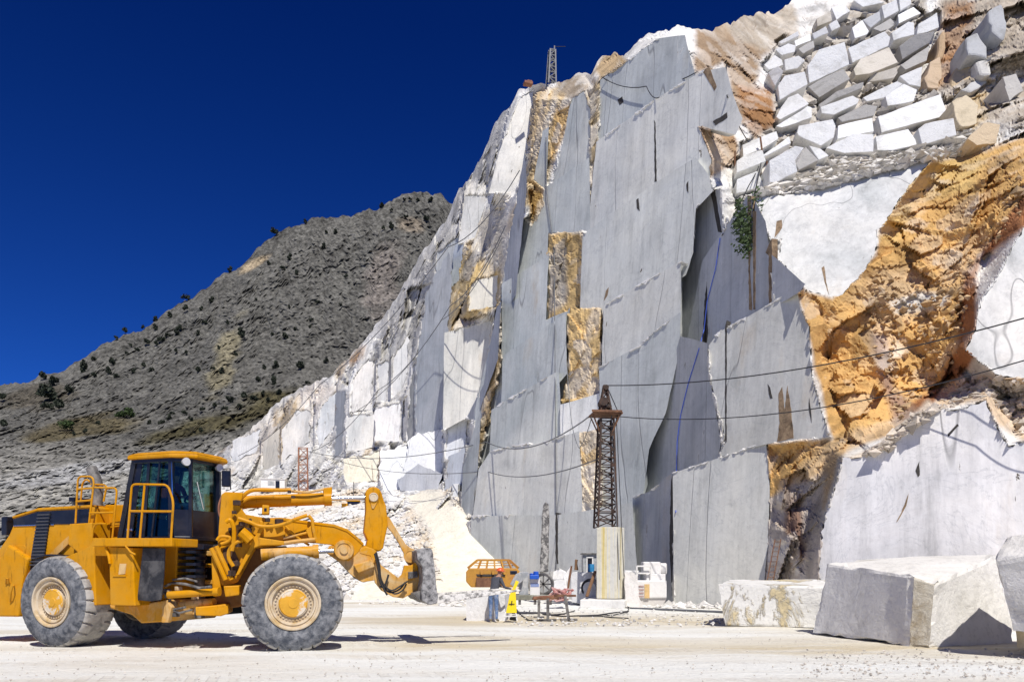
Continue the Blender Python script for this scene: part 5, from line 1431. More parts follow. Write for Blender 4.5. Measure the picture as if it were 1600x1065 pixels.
# fender panel and black arch over the rear wheel
plate(RF, [(96, 872), (120, 862), (140, 852), (146, 840), (150, 945), (140, 945), (118, 900)], HO + .35, .9, 'rear_fender', M['yellow'], bevel=.02)
mb = MB()
arc = [RF(79 + 62 * math.cos(t), 928 - 62 * math.sin(t) * .98, HO + .3) for t in [R(a) for a in range(10, 120, 8)]]
for a, b in zip(arc[:-1], arc[1:]): mb.prism([a, b, b + RF.n * -.8, a + RF.n * -.8], Vector((0, 0, .03)))
mb.build('wheel_arch', M['black'], LOADER)
plate(RF, [(75, 868), (92, 850), (112, 832), (117, 838), (98, 858), (84, 870)], HO + .06, .05, 'brace', M['yellow_dusty'], bevel=.005)
plate(RF, [(108, 818), (143, 816), (143, 870), (128, 868), (106, 850)], HO + .30, .5, 'side_cover', M['yellow'], bevel=.02)
# exhaust, precleaner
mb = MB(); mb.tube([RF(152, 792, HO - .9), RF(152.5, 762, HO - .9), RF(151, 752, HO - .9), RF(143, 731, HO - .9)], [.125, .125, .125, .12], 20)
mb.build('exhaust_stack', M['steel'], LOADER, smooth=True)
mb = MB(); c = RF(128, 783, HO - .9); mb.lathe(c, (0, 0, 1), [(-.1, .001), (-.1, .2), (.02, .22), (.06, .18), (.09, .001)], 24); mb.box(RF(114, 780, HO - .7), (.12, .12, .1), 0)
mb.build('precleaner', M['black'], LOADER, smooth=True)
mb = MB(); mb.prism([RF(*q, HO - .35) for q in [(150, 842), (152, 800), (165, 788), (196, 788), (196, 842)]], RF.n * -1.2)
mb.build('engine_housing', M['yellow'], LOADER, bevel=.02)
plate(RF, [(150, 820), (196, 812), (196, 818), (160, 822), (165, 842), (158, 842)], HO - .2, .1, 'step_bracket', M['yellow'], bevel=.005)
# box under the deck, deck, mudflap, lower frame
plate(RF, [(170, 853), (207, 855), (211, 946), (172, 945)], -.12, .55, 'battery_box', M['yellow'], bevel=.02)
plate(RF, [(187, 880), (197, 880), (195, 896), (185, 897)], -.105, .02, 'label_plate', M['tan'], bevel=0)
plate(RF, [(176, 897), (196, 897), (196, 900), (176, 900)], -.10, .03, 'box_hinge', M['yellow'], bevel=0)
plate(RF, [(144, 840), (268, 840), (268, 853), (144, 853)], -.02, .75, 'deck', M['yellow'], bevel=.015)
plate(RF, [(223, 855), (257, 856), (255, 900), (251, 936), (236, 939), (214, 937), (218, 900)], -.2, .04, 'mudflap', M['mud'], bevel=.01)
plate(RF, [(206, 854), (222, 854), (217, 940), (206, 945)], -.5, .5, 'deck_support', M['yellow'], bevel=.02)
plate(RF, [(254, 850), (276, 850), (274, 930), (262, 940), (250, 938)], -.7, .8, 'cab_mount', M['yellow'], bevel=.02)
plate(RF, [(170, 944), (212, 945), (262, 936), (264, 962), (254, 971), (220, 973), (205, 960), (172, 950)], -.5, 1.6, 'rear_frame', M['yellow_dusty'], bevel=.03)
plate(RF, [(254, 950), (262, 940), (268, 948), (262, 972), (252, 972)], -.42, .1, 'frame_gusset', M['yellow_dusty'], bevel=.01)
mb = MB(); mb.cyl(RF.pt(RF.a(79), -.6, .98), RF.pt(RF.a(79), -2.6, .98), .28, 20); mb.box(RF.pt(RF.a(79), -1.6, .98), (.7, .8, .6), R(-19))
mb.build('rear_axle', M['steel'], LOADER)
mb = MB(); mb.prism([RF(*q, -.9) for q in [(60, 930), (185, 930), (240, 945), (240, 958), (60, 955)]], RF.n * -1.2)
mb.build('chassis', M['steel'], LOADER)

def rail(F, pts, o, r=.021, name='handrail', posts=()):
    m = MB()
    pp = [F(u, v, o) for u, v in pts]
    # round the corners a little
    sm = [pp[0]]
    for a, b, c in zip(pp[:-2], pp[1:-1], pp[2:]):
        l = min((b - a).length, (c - b).length, .16) * .5
        sm += [b + (a - b).normalized() * l, b + (a - b).normalized() * l * .35 + (c - b).normalized() * l * .35, b + (c - b).normalized() * l]
    sm.append(pp[-1])
    m.tube(sm, r, 8)
    for q in posts: m.tube([F(*q[0], o), F(*q[1], o)], r, 8)
    return m.build(name, M['yellow'], LOADER, smooth=True, fix=False)
rail(RF, [(118, 817), (122, 744), (144, 744), (147, 752), (139, 818)], HO + .2, posts=[((119, 783), (142, 781)), ((120, 764), (145, 762))])
rail(RF, [(126, 783), (129, 752), (136, 748), (140, 752)], HO - .6)
rail(RF, [(145, 761), (181, 762), (182.5, 768), (175, 845)], HO + .2, posts=[((140, 801), (178, 800)), ((166, 762), (162, 783))])
rail(RF, [(142, 756), (165, 757), (168, 764)], HO - .8)
rail(RF, [(143, 853), (146, 822), (152, 817), (166, 818)], HO + .3)
rail(RF, [(199, 843), (206, 758), (211, 756), (262, 757), (271, 783), (267, 845)], -.04, .023, posts=[((204, 798), (269.5, 798.5)), ((226, 757), (218, 847))])
mb = MB(); mb.tube([RF(196, 852, -.03), RF(204, 862, -.03), RF(212, 866, -.03)], .02, 8); mb.tube([RF(165, 853, -.1), RF(170, 868, -.1), RF(172, 880, -.1)], .03, 8)
mb.build('deck_bracket', M['yellow'], LOADER, smooth=True)

# ---- cab
CN = -.62                                                     # near side plane
aR0, aR1 = RF.a(188, CN), RF.a(211, CN)
aF = RF.a(268, CN)
zB, zT = RF(230, 838, CN).z, RF(240, 717, CN).z
# chamfer and front plane
def o_at(u, a):                                               # offset of the point with along-coordinate a seen in column u
    lo, hi = -4.0, 0.5
    for _ in range(50):
        m = (lo + hi) / 2
        if 800 + FPX * RF.pt(a, m, 0).x / RF.pt(a, m, 0).y > u: lo = m
        else: hi = m
    return (lo + hi) / 2
aC = aF + .30
oC = o_at(298, aC); oE = o_at(341, aC)
oFar = oE - .30
plan = lambda aback: [(aback, CN), (aF, CN), (aC, oC), (aC, oE), (aF - .1, oFar), (aback, oFar)]
lo = [RF.pt(a, o, zB - .04) for a, o in plan(aR0)]; hi = [RF.pt(a, o, zT) for a, o in plan(aR1)]
def cabp(k, t):                                              # point on corner post k at height fraction t
    return lo[k].lerp(hi[k], t)
mb = MB(); mb.frustum([p + Vector((0, 0, -.12)) for p in lo], [p for p in lo])
cab = mb.build('cab', M['black'], LOADER, bevel=.02)
pm = MB()
for k in range(6): pm.bar(cabp(k, -.02), cabp(k, 1.0), .10 if k != 2 else .07, .10 if k != 2 else .07)
for k in range(6):
    pm.bar(cabp(k, .985), cabp((k + 1) % 6, .985), .10, .10); pm.bar(cabp(k, .0), cabp((k + 1) % 6, .0), .08, .08)
pm.bar(lo[0].lerp(lo[1], .46), hi[0].lerp(hi[1], .40), .06, .05)
pm.build('cab_frame', M['black'], cab, bevel=.008)
# lower black door panels below the glass at the front corner and front
def wallpanel(k, t0, t1, name, mat, inset=0.03, s0=0.0, s1=1.0):
    k2 = (k + 1) % 6
    A, B, C_, D_ = cabp(k, t0).lerp(cabp(k2, t0), s0), cabp(k, t0).lerp(cabp(k2, t0), s1), cabp(k, t1).lerp(cabp(k2, t1), s1), cabp(k, t1).lerp(cabp(k2, t1), s0)
    n = (B - A).cross(D_ - A).normalized()
    m = MB(); m.prism([A - n * inset, B - n * inset, C_ - n * inset, D_ - n * inset], n * .012)
    return m.build(name, mat, cab)
wallpanel(1, 0, .36, 'corner_panel', M['black'], .0)
wallpanel(2, 0, .36, 'front_panel', M['black'], .0)
wallpanel(3, 0, .36, 'corner_panel', M['black'], .0)
wallpanel(4, 0, .30, 'side_panel', M['black'], .0)
wallpanel(5, 0, .30, 'rear_panel', M['black'], .0)
wallpanel(0, 0, .97, 'side_panel', M['black'], .01, 0, .22)
for k, t0 in ((1, .36), (2, .36), (3, .36), (4, .30), (5, .30)): wallpanel(k, t0, .97, 'window', M['glass'])
wallpanel(0, .03, .97, 'door_glass', M['glass'], .03, .22, 1)
dm = MB()
A = lo[0].lerp(lo[1], .46); B = hi[0].lerp(hi[1], .40)
dm.bar(lo[0].lerp(hi[0], .33).lerp(lo[1].lerp(hi[1], .33), .22) + RF.n * .03, lo[1].lerp(hi[1], .33) + RF.n * .03, .035, .035)
dm.bar(A.lerp(B, .02) + RF.n * .03 + RF.d * .25, A.lerp(B, .98) + RF.n * .03 + RF.d * .32, .035, .035)
dm.build('door_frame', M['black'], cab)
mb = MB(); mb.box(RF(203, 827, CN + .02), (.16, .05, .06), R(-19)); mb.build('door_handle', M['chrome'], cab, bevel=.01)
mb = MB(); mb.tube([cabp(1, .40) + RF.n * .03 + RF.d * .06, cabp(1, .95) + RF.n * .03 + RF.d * .03], .013, 6); mb.tube([cabp(2, .38).lerp(cabp(3, .38), .38) + RF.d * .05, cabp(2, .72).lerp(cabp(3, .72), .15) + RF.d * .05], .014, 6)
mb.build('wiper', M['chrome'], cab)
# roof
rf = [RF.pt(a, o, zT) for a, o in [(aR1 - .10, CN + .12), (aF + .06, CN + .13), (aC + .22, oC + .05), (aC + .22, oE - .05), (aF, oFar - .12), (aR1 - .10, oFar - .12)]]
mb = MB(); up = Vector((0, 0, .085))
mb.frustum(rf, [p + up for p in rf])
cen = sum(rf, Vector()) / 6
mb.frustum([p + up + Vector((0, 0, .002)) for p in rf], [cen + (p - cen) * .82 + up + Vector((0, 0, .07)) for p in rf])
mb.build('cab_roof', M['yellow'], cab, bevel=.025)
mb = MB()
for u_, o_, a_ in ((291, None, aC + .12), (343, None, aC + .12)):
    oo = o_at(u_, a_)
    q = RF.pt(a_, oo, zT - .10); mb = MB(); mb.lathe(q, (RF.d * 1 + RF.n * .3), [(-.08, .001), (-.08, .06), (0, .085), (.02, .085), (.025, .001)], 16)
    mb.build('headlight', M['lamp'], cab, smooth=True)
# mirror on the far front corner
mq = RF.pt(aC + .28, o_at(353, aC + .28), zT - .34)
mb = MB(); mb.box(mq, (.17, .06, .36), R(30)); mb.build('mirror', M['black'], cab, bevel=.02)
mb = MB(); s = mq + Vector((-.12, .1, .22)); mb.tube([cabp(3, .93), s, mq + Vector((.10, -.02, .22)), mq + Vector((.11, -.02, -.24)), mq + Vector((0, 0, -.26))], .014, 6); mb.build('mirror_bracket', M['black'], cab, smooth=True)
# seat inside
sb = RF.pt((aR0 + aF) / 2 + .18, (CN + oFar) / 2, zB)
sm_ = MB(); Rz = Matrix.Rotation(R(-19), 3, 'Z')
sm_.box(sb + Vector((0, 0, .28)), (.3, .3, .5), R(-19)); sm_.box(sb + Vector((0, 0, .56)), (.55, .55, .14), R(-19)); sm_.box(sb + RF.d * -.26 + Vector((0, 0, .92)), (.14, .5, .72), R(-19))
sm_.build('seat', M['mud'], cab, bevel=.05)
mb = MB(); mb.tube([sb + RF.d * .62 + Vector((0, 0, 0)), sb + RF.d * .5 + Vector((0, 0, .8))], .05, 8); mb.lathe(sb + RF.d * .48 + Vector((0, 0, .85)), RF.d * -.5 + Vector((0, 0, .8)), [(0, .17), (.03, .19), (.03, .21), (0, .21), (0, .17)], 24)
mb.build('steering_column', M['black'], cab)
mb = MB(); mb.box(RF(257, 770, CN - .2), (.14, .10, .22), R(-19)); mb.build('hanging_vest', M['helmet'], cab, bevel=.03)

# ---- front half
def ks(pts, ox, oy, k): return [(ox + x * k, oy + y * k) for x, y in pts]
FO = -.95                                    # near tower plate
for off, nm in ((FO, 'tower_plate'), (FO - 1.0, 'tower_plate')):
    plate(FF, [(346, 772), (352, 768), (380, 769), (378, 778), (374, 790), (384, 803), (400, 806), (436, 812), (446, 832), (440, 852), (400, 856), (385, 884), (372, 908), (352, 918), (336, 906), (330, 880), (340, 858), (342, 820)], off, .09, nm, M['yellow'], bevel=.012)
plate(FF, ks([(500, 480), (540, 490), (545, 560), (500, 660), (640, 680), (770, 700), (770, 740), (520, 745), (450, 770), (390, 870), (290, 1050), (250, 1060), (330, 890), (400, 760), (415, 690), (460, 640), (500, 560)], 330, 740, .1502), FO + .14, .12, 'strut', M['yellow'], bevel=.02)
plate(FF, ks([(530, 320), (605, 325), (600, 420), (525, 420)], 330, 740, .1502), FO + .12, .25, 'lamp_box', M['yellow'], bevel=.02)
plate(FF, ks([(550, 355), (578, 355), (576, 390), (550, 390)], 330, 740, .1502), FO + .125, .02, 'lamp_lens', M['black'], bevel=0)
plate(FF, [(352, 858), (448, 852), (448, 900), (420, 940), (345, 952), (335, 930)], FO - .3, 1.0, 'front_frame', m_plain('dark_reddish_brown', (0.30, 0.13, 0.03), .8, 0, .3, 5, .5, (.4, .25, .1)), bevel=.03)  # front frame in one dark reddish-brown tone
mb = MB(); mb.cyl(FF.pt(FF.a(458), -.6, 1.0), FF.pt(FF.a(458), -2.6, 1.0), .30, 20)
mb.build('front_axle', M['steel'], LOADER)
# tilt cylinder, centre line
TO = -1.42
mb = MB(); mb.cyl(FF(383, 784, TO), FF(514, 778.5, TO), .135, 28); mb.cyl(FF(506, 778.8, TO), FF(518, 778.3, TO), .160, 28); mb.sphere(FF(381, 784, TO), .15, 16)
mb.build('tilt_cylinder', M['yellow'], LOADER, smooth=True)
mb = MB(); mb.cyl(FF(516, 778.4, TO), FF(582, 776.5, TO), .052, 20)
mb.build('tilt_rod', M['chrome'], LOADER, smooth=True)
plate(FF, [(504, 762), (519, 760), (519, 771), (506, 772)], TO + .12, .24, 'cylinder_port', M['yellow'], bevel=.02)
# lever
lev = ks([(440, 140), (452, 118), (472, 102), (497, 96), (520, 98), (545, 112), (562, 140), (580, 200), (597, 240), (605, 330), (611, 385), (590, 480), (575, 560), (550, 585), (440, 565), (455, 500), (428, 440), (436, 360), (444, 280)], 480, 740, .2066)
plate(FF, lev, TO + .20, .40, 'tilt_lever', M['yellow'], bevel=.03)
plate(FF, ks([(468, 170), (478, 150), (500, 138), (525, 145), (538, 170), (535, 205), (505, 262), (490, 262)], 480, 740, .2066), TO + .225, .03, 'pin_plate', M['yellow_dusty'], bevel=.008)
mb = MB(); c = FF(583.5, 776.5, TO + .2); mb.lathe(c, FF.n, [(0, .10), (.05, .10), (.06, .085), (.045, .07), (.05, .045), (.04, .001)], 24)
mb.build('lever_pin', M['rim'], LOADER, smooth=True)
# link from lever down to the fork carriage, two plates
lk = ks([(600, 310), (622, 330), (660, 395), (745, 530), (775, 555), (810, 570), (832, 605), (834, 650), (800, 690), (768, 690), (745, 660), (737, 612), (690, 520), (640, 440), (606, 400)], 480, 740, .2066)
plate(FF, lk, TO + .16, .08, 'bucket_link', M['yellow_dusty'], bevel=.01); plate(FF, lk, TO - .12, .08, 'bucket_link', M['yellow_dusty'], bevel=.01)
mb = MB()
mb.lathe(FF(641, 868, TO + .17), FF.n, [(0, .15), (.03, .15), (.03, .11), (.015, .11), (.03, .06), (.03, .001)], 24)
mb.build('link_pin', M['yellow_dusty'], LOADER, smooth=True)
# boom arms and nose
boom = [(396, 812), (438, 811), (486, 817), (522, 821.5), (542, 829), (556, 840), (567, 850), (560, 862), (545, 876), (528, 874), (521, 851), (494, 848), (444, 845), (398, 845)]
nose = [(515, 852), (540, 845), (562, 848), (580, 856), (588, 860), (590, 880), (586, 906), (566, 909), (548, 897), (528, 876), (508, 862)]
BO = -1.0
for off in (BO, BO - .72):
    plate(FF, boom, off, .10, 'boom_arm', M['yellow'], bevel=.012)
    plate(FF, nose, off - .012, .10, 'boom_nose', M['yellow_dusty'], bevel=.012)
plate(FF, [(396, 809), (438, 808), (486, 814), (522, 818.5), (543, 826), (558, 838), (569, 849), (567, 851), (556, 841), (542, 830), (522, 822.5), (486, 818), (438, 812), (396, 813)], BO + .02, .86, 'boom_top', M['yellow'], bevel=.006)
mb = MB(); c = FF(537, 859, BO); mb.lathe(c, FF.n, [(-.1, .215), (.16, .215), (.185, .20), (.185, .15), (.165, .145), (.165, .09), (.20, .085), (.20, .001)], 40)
mb.build('boom_boss', M['yellow_dusty'], LOADER, smooth=True)
plate(FF, [(478, 828), (486, 820), (490, 838), (494, 846), (488, 846), (482, 838)], BO + .10, .1, 'hose_clamp', M['yellow_dusty'], bevel=.01)
# lift cylinder
mb = MB(); mb.cyl(FF(408, 866, BO + .10), FF(496, 861, BO + .10), .125, 24); mb.cyl(FF(489, 861.3, BO + .10), FF(498, 860.8, BO + .10), .15, 24)
mb.build('lift_cylinder', M['yellow_dusty'], LOADER, smooth=True)
mb = MB(); mb.cyl(FF(497, 861, BO + .10), FF(532, 859, BO + .10), .05, 18)
mb.build('lift_rod', M['chrome'], LOADER, smooth=True)
# hitch bracket, carriage and forks
br = ks([(395, 575), (440, 550), (500, 565), (530, 590), (535, 640), (560, 690), (690, 785), (715, 760), (735, 690), (790, 690), (830, 655), (848, 770), (858, 880), (790, 905), (725, 940), (650, 930), (560, 880), (512, 820), (500, 690), (480, 620), (400, 600)], 480, 740, .2066)
plate(FF, br, TO + .42, .10, 'carriage_bracket', M['yellow_dusty'], bevel=.012); plate(FF, br, TO - .38, .10, 'carriage_bracket', M['yellow_dusty'], bevel=.012)
plate(FF, ks([(350, 690), (490, 645), (512, 700), (385, 750)], 480, 740, .2066), TO + .55, .35, 'stop_block', M['yellow_dusty'], bevel=.02)
plate(FF, ks([(400, 600), (495, 610), (510, 660), (505, 800), (425, 820), (350, 780), (365, 690)], 480, 740, .2066), TO + .30, .6, 'cross_member', M['steel'], bevel=.02)
plate(FF, ks([(765, 740), (835, 735), (838, 780), (765, 795)], 480, 740, .2066), TO + .50, .12, 'lock_block', M['steel'], bevel=.01)
plate(FF, ks([(800, 905), (860, 880), (880, 960), (855, 962)], 480, 740, .2066), TO + .9, 1.8, 'carriage_foot', M['steel'], bevel=.01)
car = ks([(826, 575), (880, 558), (935, 560), (948, 580), (965, 700), (975, 830), (990, 930), (985, 975), (930, 990), (870, 960), (862, 880), (876, 800), (870, 700), (835, 650)], 480, 740, .2066)
mb = MB(); rr = random.Random(5)
mb.prism([FF(u, v, TO + 1.05) for u, v in jag(car, .35, 4, 2)], FF.n * -2.1)
mb.build('fork_carriage', M['forks'], LOADER, bevel=.02)
for o_ in (TO + .85, TO - .65):
    ba = FF(680, 938, TO + .85); a0 = FF.d.dot(ba - FF.p); z0 = ba.z
    m = MB()
    L_ = 1.95
    lo_ = [FF.pt(a0 - .15, o_, z0 - .09), FF.pt(a0 + L_, o_, z0 + .20), FF.pt(a0 + L_, o_, z0 + .23), FF.pt(a0 - .15, o_, z0 + .10)]
    m.prism(lo_, FF.n * -.20)
    m.build('fork_tine', M['speckle'], LOADER, bevel=.012)
# hoses
def hose(F, pts, o, r, mat, name='hose'):
    m = MB()
    pp = [F(u, v, o if not isinstance(o, (list, tuple)) else o[k]) for k, (u, v) in enumerate(pts)]
    out = []
    n = len(pp)
    for i in range(n - 1):                                     # Catmull-Rom
        p0, p1, p2, p3 = pp[max(i - 1, 0)], pp[i], pp[i + 1], pp[min(i + 2, n - 1)]
        for s in range(6):
            t = s / 6
            out.append(.5 * ((2 * p1) + (p2 - p0) * t + (2 * p0 - 5 * p1 + 4 * p2 - p3) * t * t + (3 * p1 - p0 - 3 * p2 + p3) * t ** 3))
    out.append(pp[-1])
    m.tube(out, r, 8)
    return m.build(name, mat, LOADER, smooth=True)
k3 = lambda pts: ks(pts, 330, 740, .1502)
hose(FF, k3([(150, 450), (200, 370), (300, 260), (400, 180), (520, 165), (680, 168), (830, 165)]), TO + .28, .042, M['yellow'])
hose(FF, k3([(180, 470), (240, 370), (330, 290), (400, 250), (520, 238), (720, 242), (850, 235)]), TO + .30, .036, M['yellow'])
hose(FF, k3([(830, 180), (1000, 190), (1170, 160)]), TO + .2, .028, M['yellow_dusty'])
hose(FF, k3([(280, 460), (400, 500), (500, 540), (640, 545), (760, 520), (880, 470), (1000, 430)]), FO + .2, .040, M['yellow'])
hose(FF, k3([(150, 500), (200, 480), (235, 560), (235, 700), (215, 800)]), FO + .2, .045, M['yellow'])
hose(FF, k3([(330, 690), (250, 720), (190, 790), (185, 880), (230, 960)]), FO + .2, .04, M['yellow'])
hose(FF, k3([(0, 770), (60, 900), (110, 1010), (150, 1100)]), FO + .15, .05, M['yellow'])
hose(FF, k3([(50, 750), (120, 900), (170, 1010), (210, 1100)]), FO + .15, .05, M['yellow'])
hose(FF, k3([(100, 730), (180, 700), (190, 660), (100, 650), (60, 690)]), FO + .1, .035, M['yellow'])
hose(FF, k3([(770, 540), (850, 620), (940, 690), (1020, 740)]), BO + .06, .025, M['yellow'])
hose(FF, k3([(760, 720), (900, 700), (1000, 690), (1080, 680)]), BO + .16, .045, M['yellow_dusty'])
hose(FF, k3([(120, 480), (85, 420), (80, 330), (110, 240), (150, 215)]), FO - .2, .022, M['redrust'])
hose(FF, k3([(750, 670), (880, 640), (1000, 610), (1040, 590)]), BO + .06, .03, M['yellow_dusty'])
hose(FF, k3([(310, 600), (360, 640), (410, 690)]), FO + .24, .11, M['yellow'])
hose(FF, k3([(1010, 430), (1050, 480), (1060, 560), (1085, 680)]), BO + .14, .035, M['yellow_dusty'])
k4 = lambda pts: ks(pts, 480, 740, .2066)
hose(FF, k4([(520, 590), (545, 680), (555, 780), (580, 840), (600, 880), (640, 895), (700, 870), (740, 820)]), TO + .56, .020, M['hose'])
hose(FF, k4([(510, 600), (535, 700), (548, 800), (580, 870), (605, 915)]), TO + .58, .022, M['hose'])
hose(FF, k4([(590, 850), (640, 880), (700, 850), (760, 810)]), TO + .60, .018, M['hose'])
hose(FF, k4([(600, 860), (660, 905), (720, 880), (750, 830)]), TO + .56, .018, M['hose'])
hose(FF, k4([(615, 760), (600, 810), (580, 850), (545, 850)]), TO + .54, .022, M['hose'])
# fittings and valve blocks on the tower
rr = random.Random(21)
for q in [(370, 785), (366, 800), (378, 818), (391, 812), (360, 826), (384, 838), (372, 850), (358, 862), (452, 768), (458, 776), (436, 815), (418, 812), (424, 820), (368, 880), (361, 895), (388, 828)]:
    c = FF(q[0], q[1], FO + rr.uniform(.05, .15)); s = rr.uniform(.05, .13)
    mb = MB(); mb.box(c, (s * 1.2, s, s), rr.uniform(0, 1.5)); mb.build('valve_block', M['darkrust'], LOADER, bevel=.01)
plate(FF, [(355, 826), (392, 808), (400, 826), (390, 846), (366, 852)], FO - .0, .03, 'valve_cover', m_plain('dark_brown_plate', (0.10, 0.045, 0.012), .6, 0, .5, 6), bevel=.01)  # flat dark brown plates laid over the tower plate
plate(FF, [(348, 858), (362, 850), (376, 880), (364, 905), (350, 900)], FO + .01, .03, 'valve_cover', bpy.data.materials['dark_brown_plate'], bevel=.01)
# articulation area
mb = MB()
for v0, v1, u0, u1, o_, w_ in ((860, 868, 270, 330, -1.3, 1.2), (880, 886, 280, 330, -1.3, 1.2), (905, 912, 275, 335, -1.3, 1.2), (945, 960, 268, 320, -1.2, 1.2)):
    mb.prism([RF(u0, v0, o_), RF(u1, v0, o_), RF(u1, v1, o_), RF(u0, v1, o_)], RF.n * -w_)
mb.build('hinge_plates', M['yellow_dusty'], LOADER, bevel=.015)
mb = MB(); mb.prism([RF(*q, -1.5) for q in [(276, 850), (345, 850), (345, 960), (262, 965)]], RF.n * -.9)
mb.build('hinge_core', M['mud'], LOADER, bevel=.03)
mb = MB(); mb.cyl(RF(312, 862, -1.25), RF(312, 965, -1.25), .11, 16)
mb.build('hinge_pin', M['steel'], LOADER, smooth=True)
mb = MB(); a = RF(263, 929, -.45); b = FF(352, 923, FO + .25); mb.cyl(a, a.lerp(b, .88), .075, 20); mb.cyl(a.lerp(b, .80), a.lerp(b, .9), .09, 20)
mb.build('steering_cylinder', M['yellow'], LOADER, smooth=True)
mb = MB(); a = RF(282, 944, -.7); b = FF(335, 940, FO); mb.cyl(a, b, .085, 18)
mb.build('steering_cylinder', M['yellow_dusty'], LOADER, smooth=True)
mb = MB()
for k in range(5):
    z = RF(300, 862 + k * 9.5, -1.0); mb.lathe(z, (0, 0, 1), [(-.03, .001), (-.03, .30), (.03, .30), (.03, .001)], 20)
mb.build('hinge_discs', M['black'], LOADER)
plate(RF, [(272, 846), (300, 848), (318, 850), (318, 858), (290, 858), (272, 856)], -.75, .3, 'cab_step', M['black'], bevel=.01)
plate(FF, [(349, 915), (374, 914), (374, 929), (352, 932)], FO + .3, .4, 'cylinder_mount', M['yellow'], bevel=.02)
plate(FF, [(305, 948), (356, 943), (357, 958), (345, 962), (306, 961)], FO + .15, .9, 'belly_plate', M['yellow'], bevel=.02)
plate(FF, [(330, 868), (336, 866), (342, 900), (346, 922), (332, 924)], FO + .05, .3, 'hinge_plate', M['yellow'], bevel=.02)
mb = MB()
for pth, r in (([(258, 915), (270, 910), (290, 912), (312, 918), (330, 916)], .028), ([(256, 925), (266, 935), (262, 948), (270, 952), (290, 948)], .024), ([(270, 905), (290, 903), (308, 908)], .022), ([(265, 940), (262, 950), (280, 957), (300, 952)], .022)):
    mb.tube([RF(u, v, -.5) for u, v in pth], r, 8)
mb.build('steering_hoses', M['steel'], LOADER, smooth=True)
for k in range(14):
    c = RF(rr.uniform(255, 305), rr.uniform(905, 960), rr.uniform(-.9, -.55)); s = rr.uniform(.05, .12)
    mb = MB(); mb.box(c, (s * 1.5, s, s), rr.uniform(0, 1.5)); mb.build('hose_fitting', M['rim'] if k % 2 else M['steel'], LOADER, bevel=.01)
# ------------------------------------------------------------------ lattice masts, pillar, cables
def lattice(mb, base, top, w0, w1, n, r=0.04, mi=0, brace=0.025, rz=0.4):
    """four-legged lattice mast between two points"""
    base, top = Vector(base), Vector(top)
    def ring(t):
        c = base.lerp(top, t); w = (w0 + (w1 - w0) * t) / 2
        return [c + Matrix.Rotation(rz, 3, 'Z') @ Vector((x * w, y * w, 0)) for x, y in ((-1, -1), (1, -1), (1, 1), (-1, 1))]
    b, t = ring(0), ring(1)
    for i in range(4): mb.bar(b[i], t[i], r * 2)
    for k in range(n):
        p, q = ring(k / n), ring((k + 1) / n)
        for i in range(4):
            j = (i + 1) % 4
            if k % 2: mb.bar(p[i], q[j], brace * 2)
            else: mb.bar(p[j], q[i], brace * 2)
            mb.bar(q[i], q[j], brace * 2)
    return ring

TY = 35.0
g = lambda u, v, Y=TY: P(u, v, Y)
# plinth and striped stone pillar
mb = MB()
mb.prism([g(906, 951, 33.8), g(976, 952, 33.4), g(984, 949, 35.5), g(984, 947, 36.6), g(914, 946, 36.8)], (0, 0, .42))
o = mb.build('stone_plinth', M_BLOCK, None, loc=g(944, 950), bevel=.05); o.color = (.70, .69, .66, 1)
tag(o, 'low rough stone plinth under the striped pillar of the cable mast', 'plinth')
mb = MB()
z0 = .40; z1 = g(932, 824).z
pl_ = [g(932, 900, 34.6), g(963, 900, 34.35), g(975.5, 900, 34.9), g(972, 900, 36.0), g(936, 900, 36.0)]
mb.prism([Vector((p.x, p.y, z0)) for p in pl_], (0, 0, z1 - z0))
tag(mb.build('stone_pillar', M['pillar'], None, loc=g(953, 935, 35), bevel=.03), 'square cream and yellow striped stone pillar carrying the cable mast', 'pillar')
MAST = thing('cable_mast', 'rusty brown lattice mast with a small platform on top of the striped pillar', 'mast', Vector((g(944, 824).x, 35.1, z1)))
bx = (g(946, 824, 35.1).x); bz = z1 + .005
topz = g(944, 655, 35.1).z
mb = MB(); lattice(mb, (bx, 35.1, bz), (bx + .02, 35.1, topz), .88, .58, 14, .042, 0, .022, .12)
mb.build('lattice_tower', M['darkrust'], MAST)
mb = MB(); pz = g(944, 648, 35.1).z; mb.box((bx, 35.1, pz), (1.36, 1.1, .07), .1); mb.box((bx, 34.5, pz + .06), (1.38, .05, .10), .1); mb.box((bx, 35.7, pz + .06), (1.38, .05, .10), .1)
for sx in (-1, 1):
    for sy in (-1, 1): mb.bar((bx + sx * .62, 35.1 + sy * .45, pz - .04), (bx + sx * .28, 35.1 + sy * .26, pz - .85), .05)
mb.build('platform', M['rust'], MAST)
mb = MB(); tz = g(944, 602, 35.1).z; lattice(mb, (bx - .02, 35.1, pz + .04), (bx - .02, 35.1, tz), .52, .12, 4, .035, 0, .02, .12)
mb.build('mast_head', M['darkrust'], MAST)
mb = MB()
mb.cyl((bx - .12, 34.75, pz + .55), (bx - .12, 35.45, pz + .55), .20, 18); mb.build('pulley', M['darkrust'], MAST, bevel=.01); mb = MB(); mb.box((bx, 35.1, pz + .35), (.46, .5, .10), .12); mb.build('axle_plate', M['darkrust'], MAST); mb = MB(); mb.cyl((bx + .02, 34.9, tz - .12), (bx + .02, 35.3, tz - .12), .12, 14)
mb.build('pulley', M['darkrust'], MAST, bevel=.01)

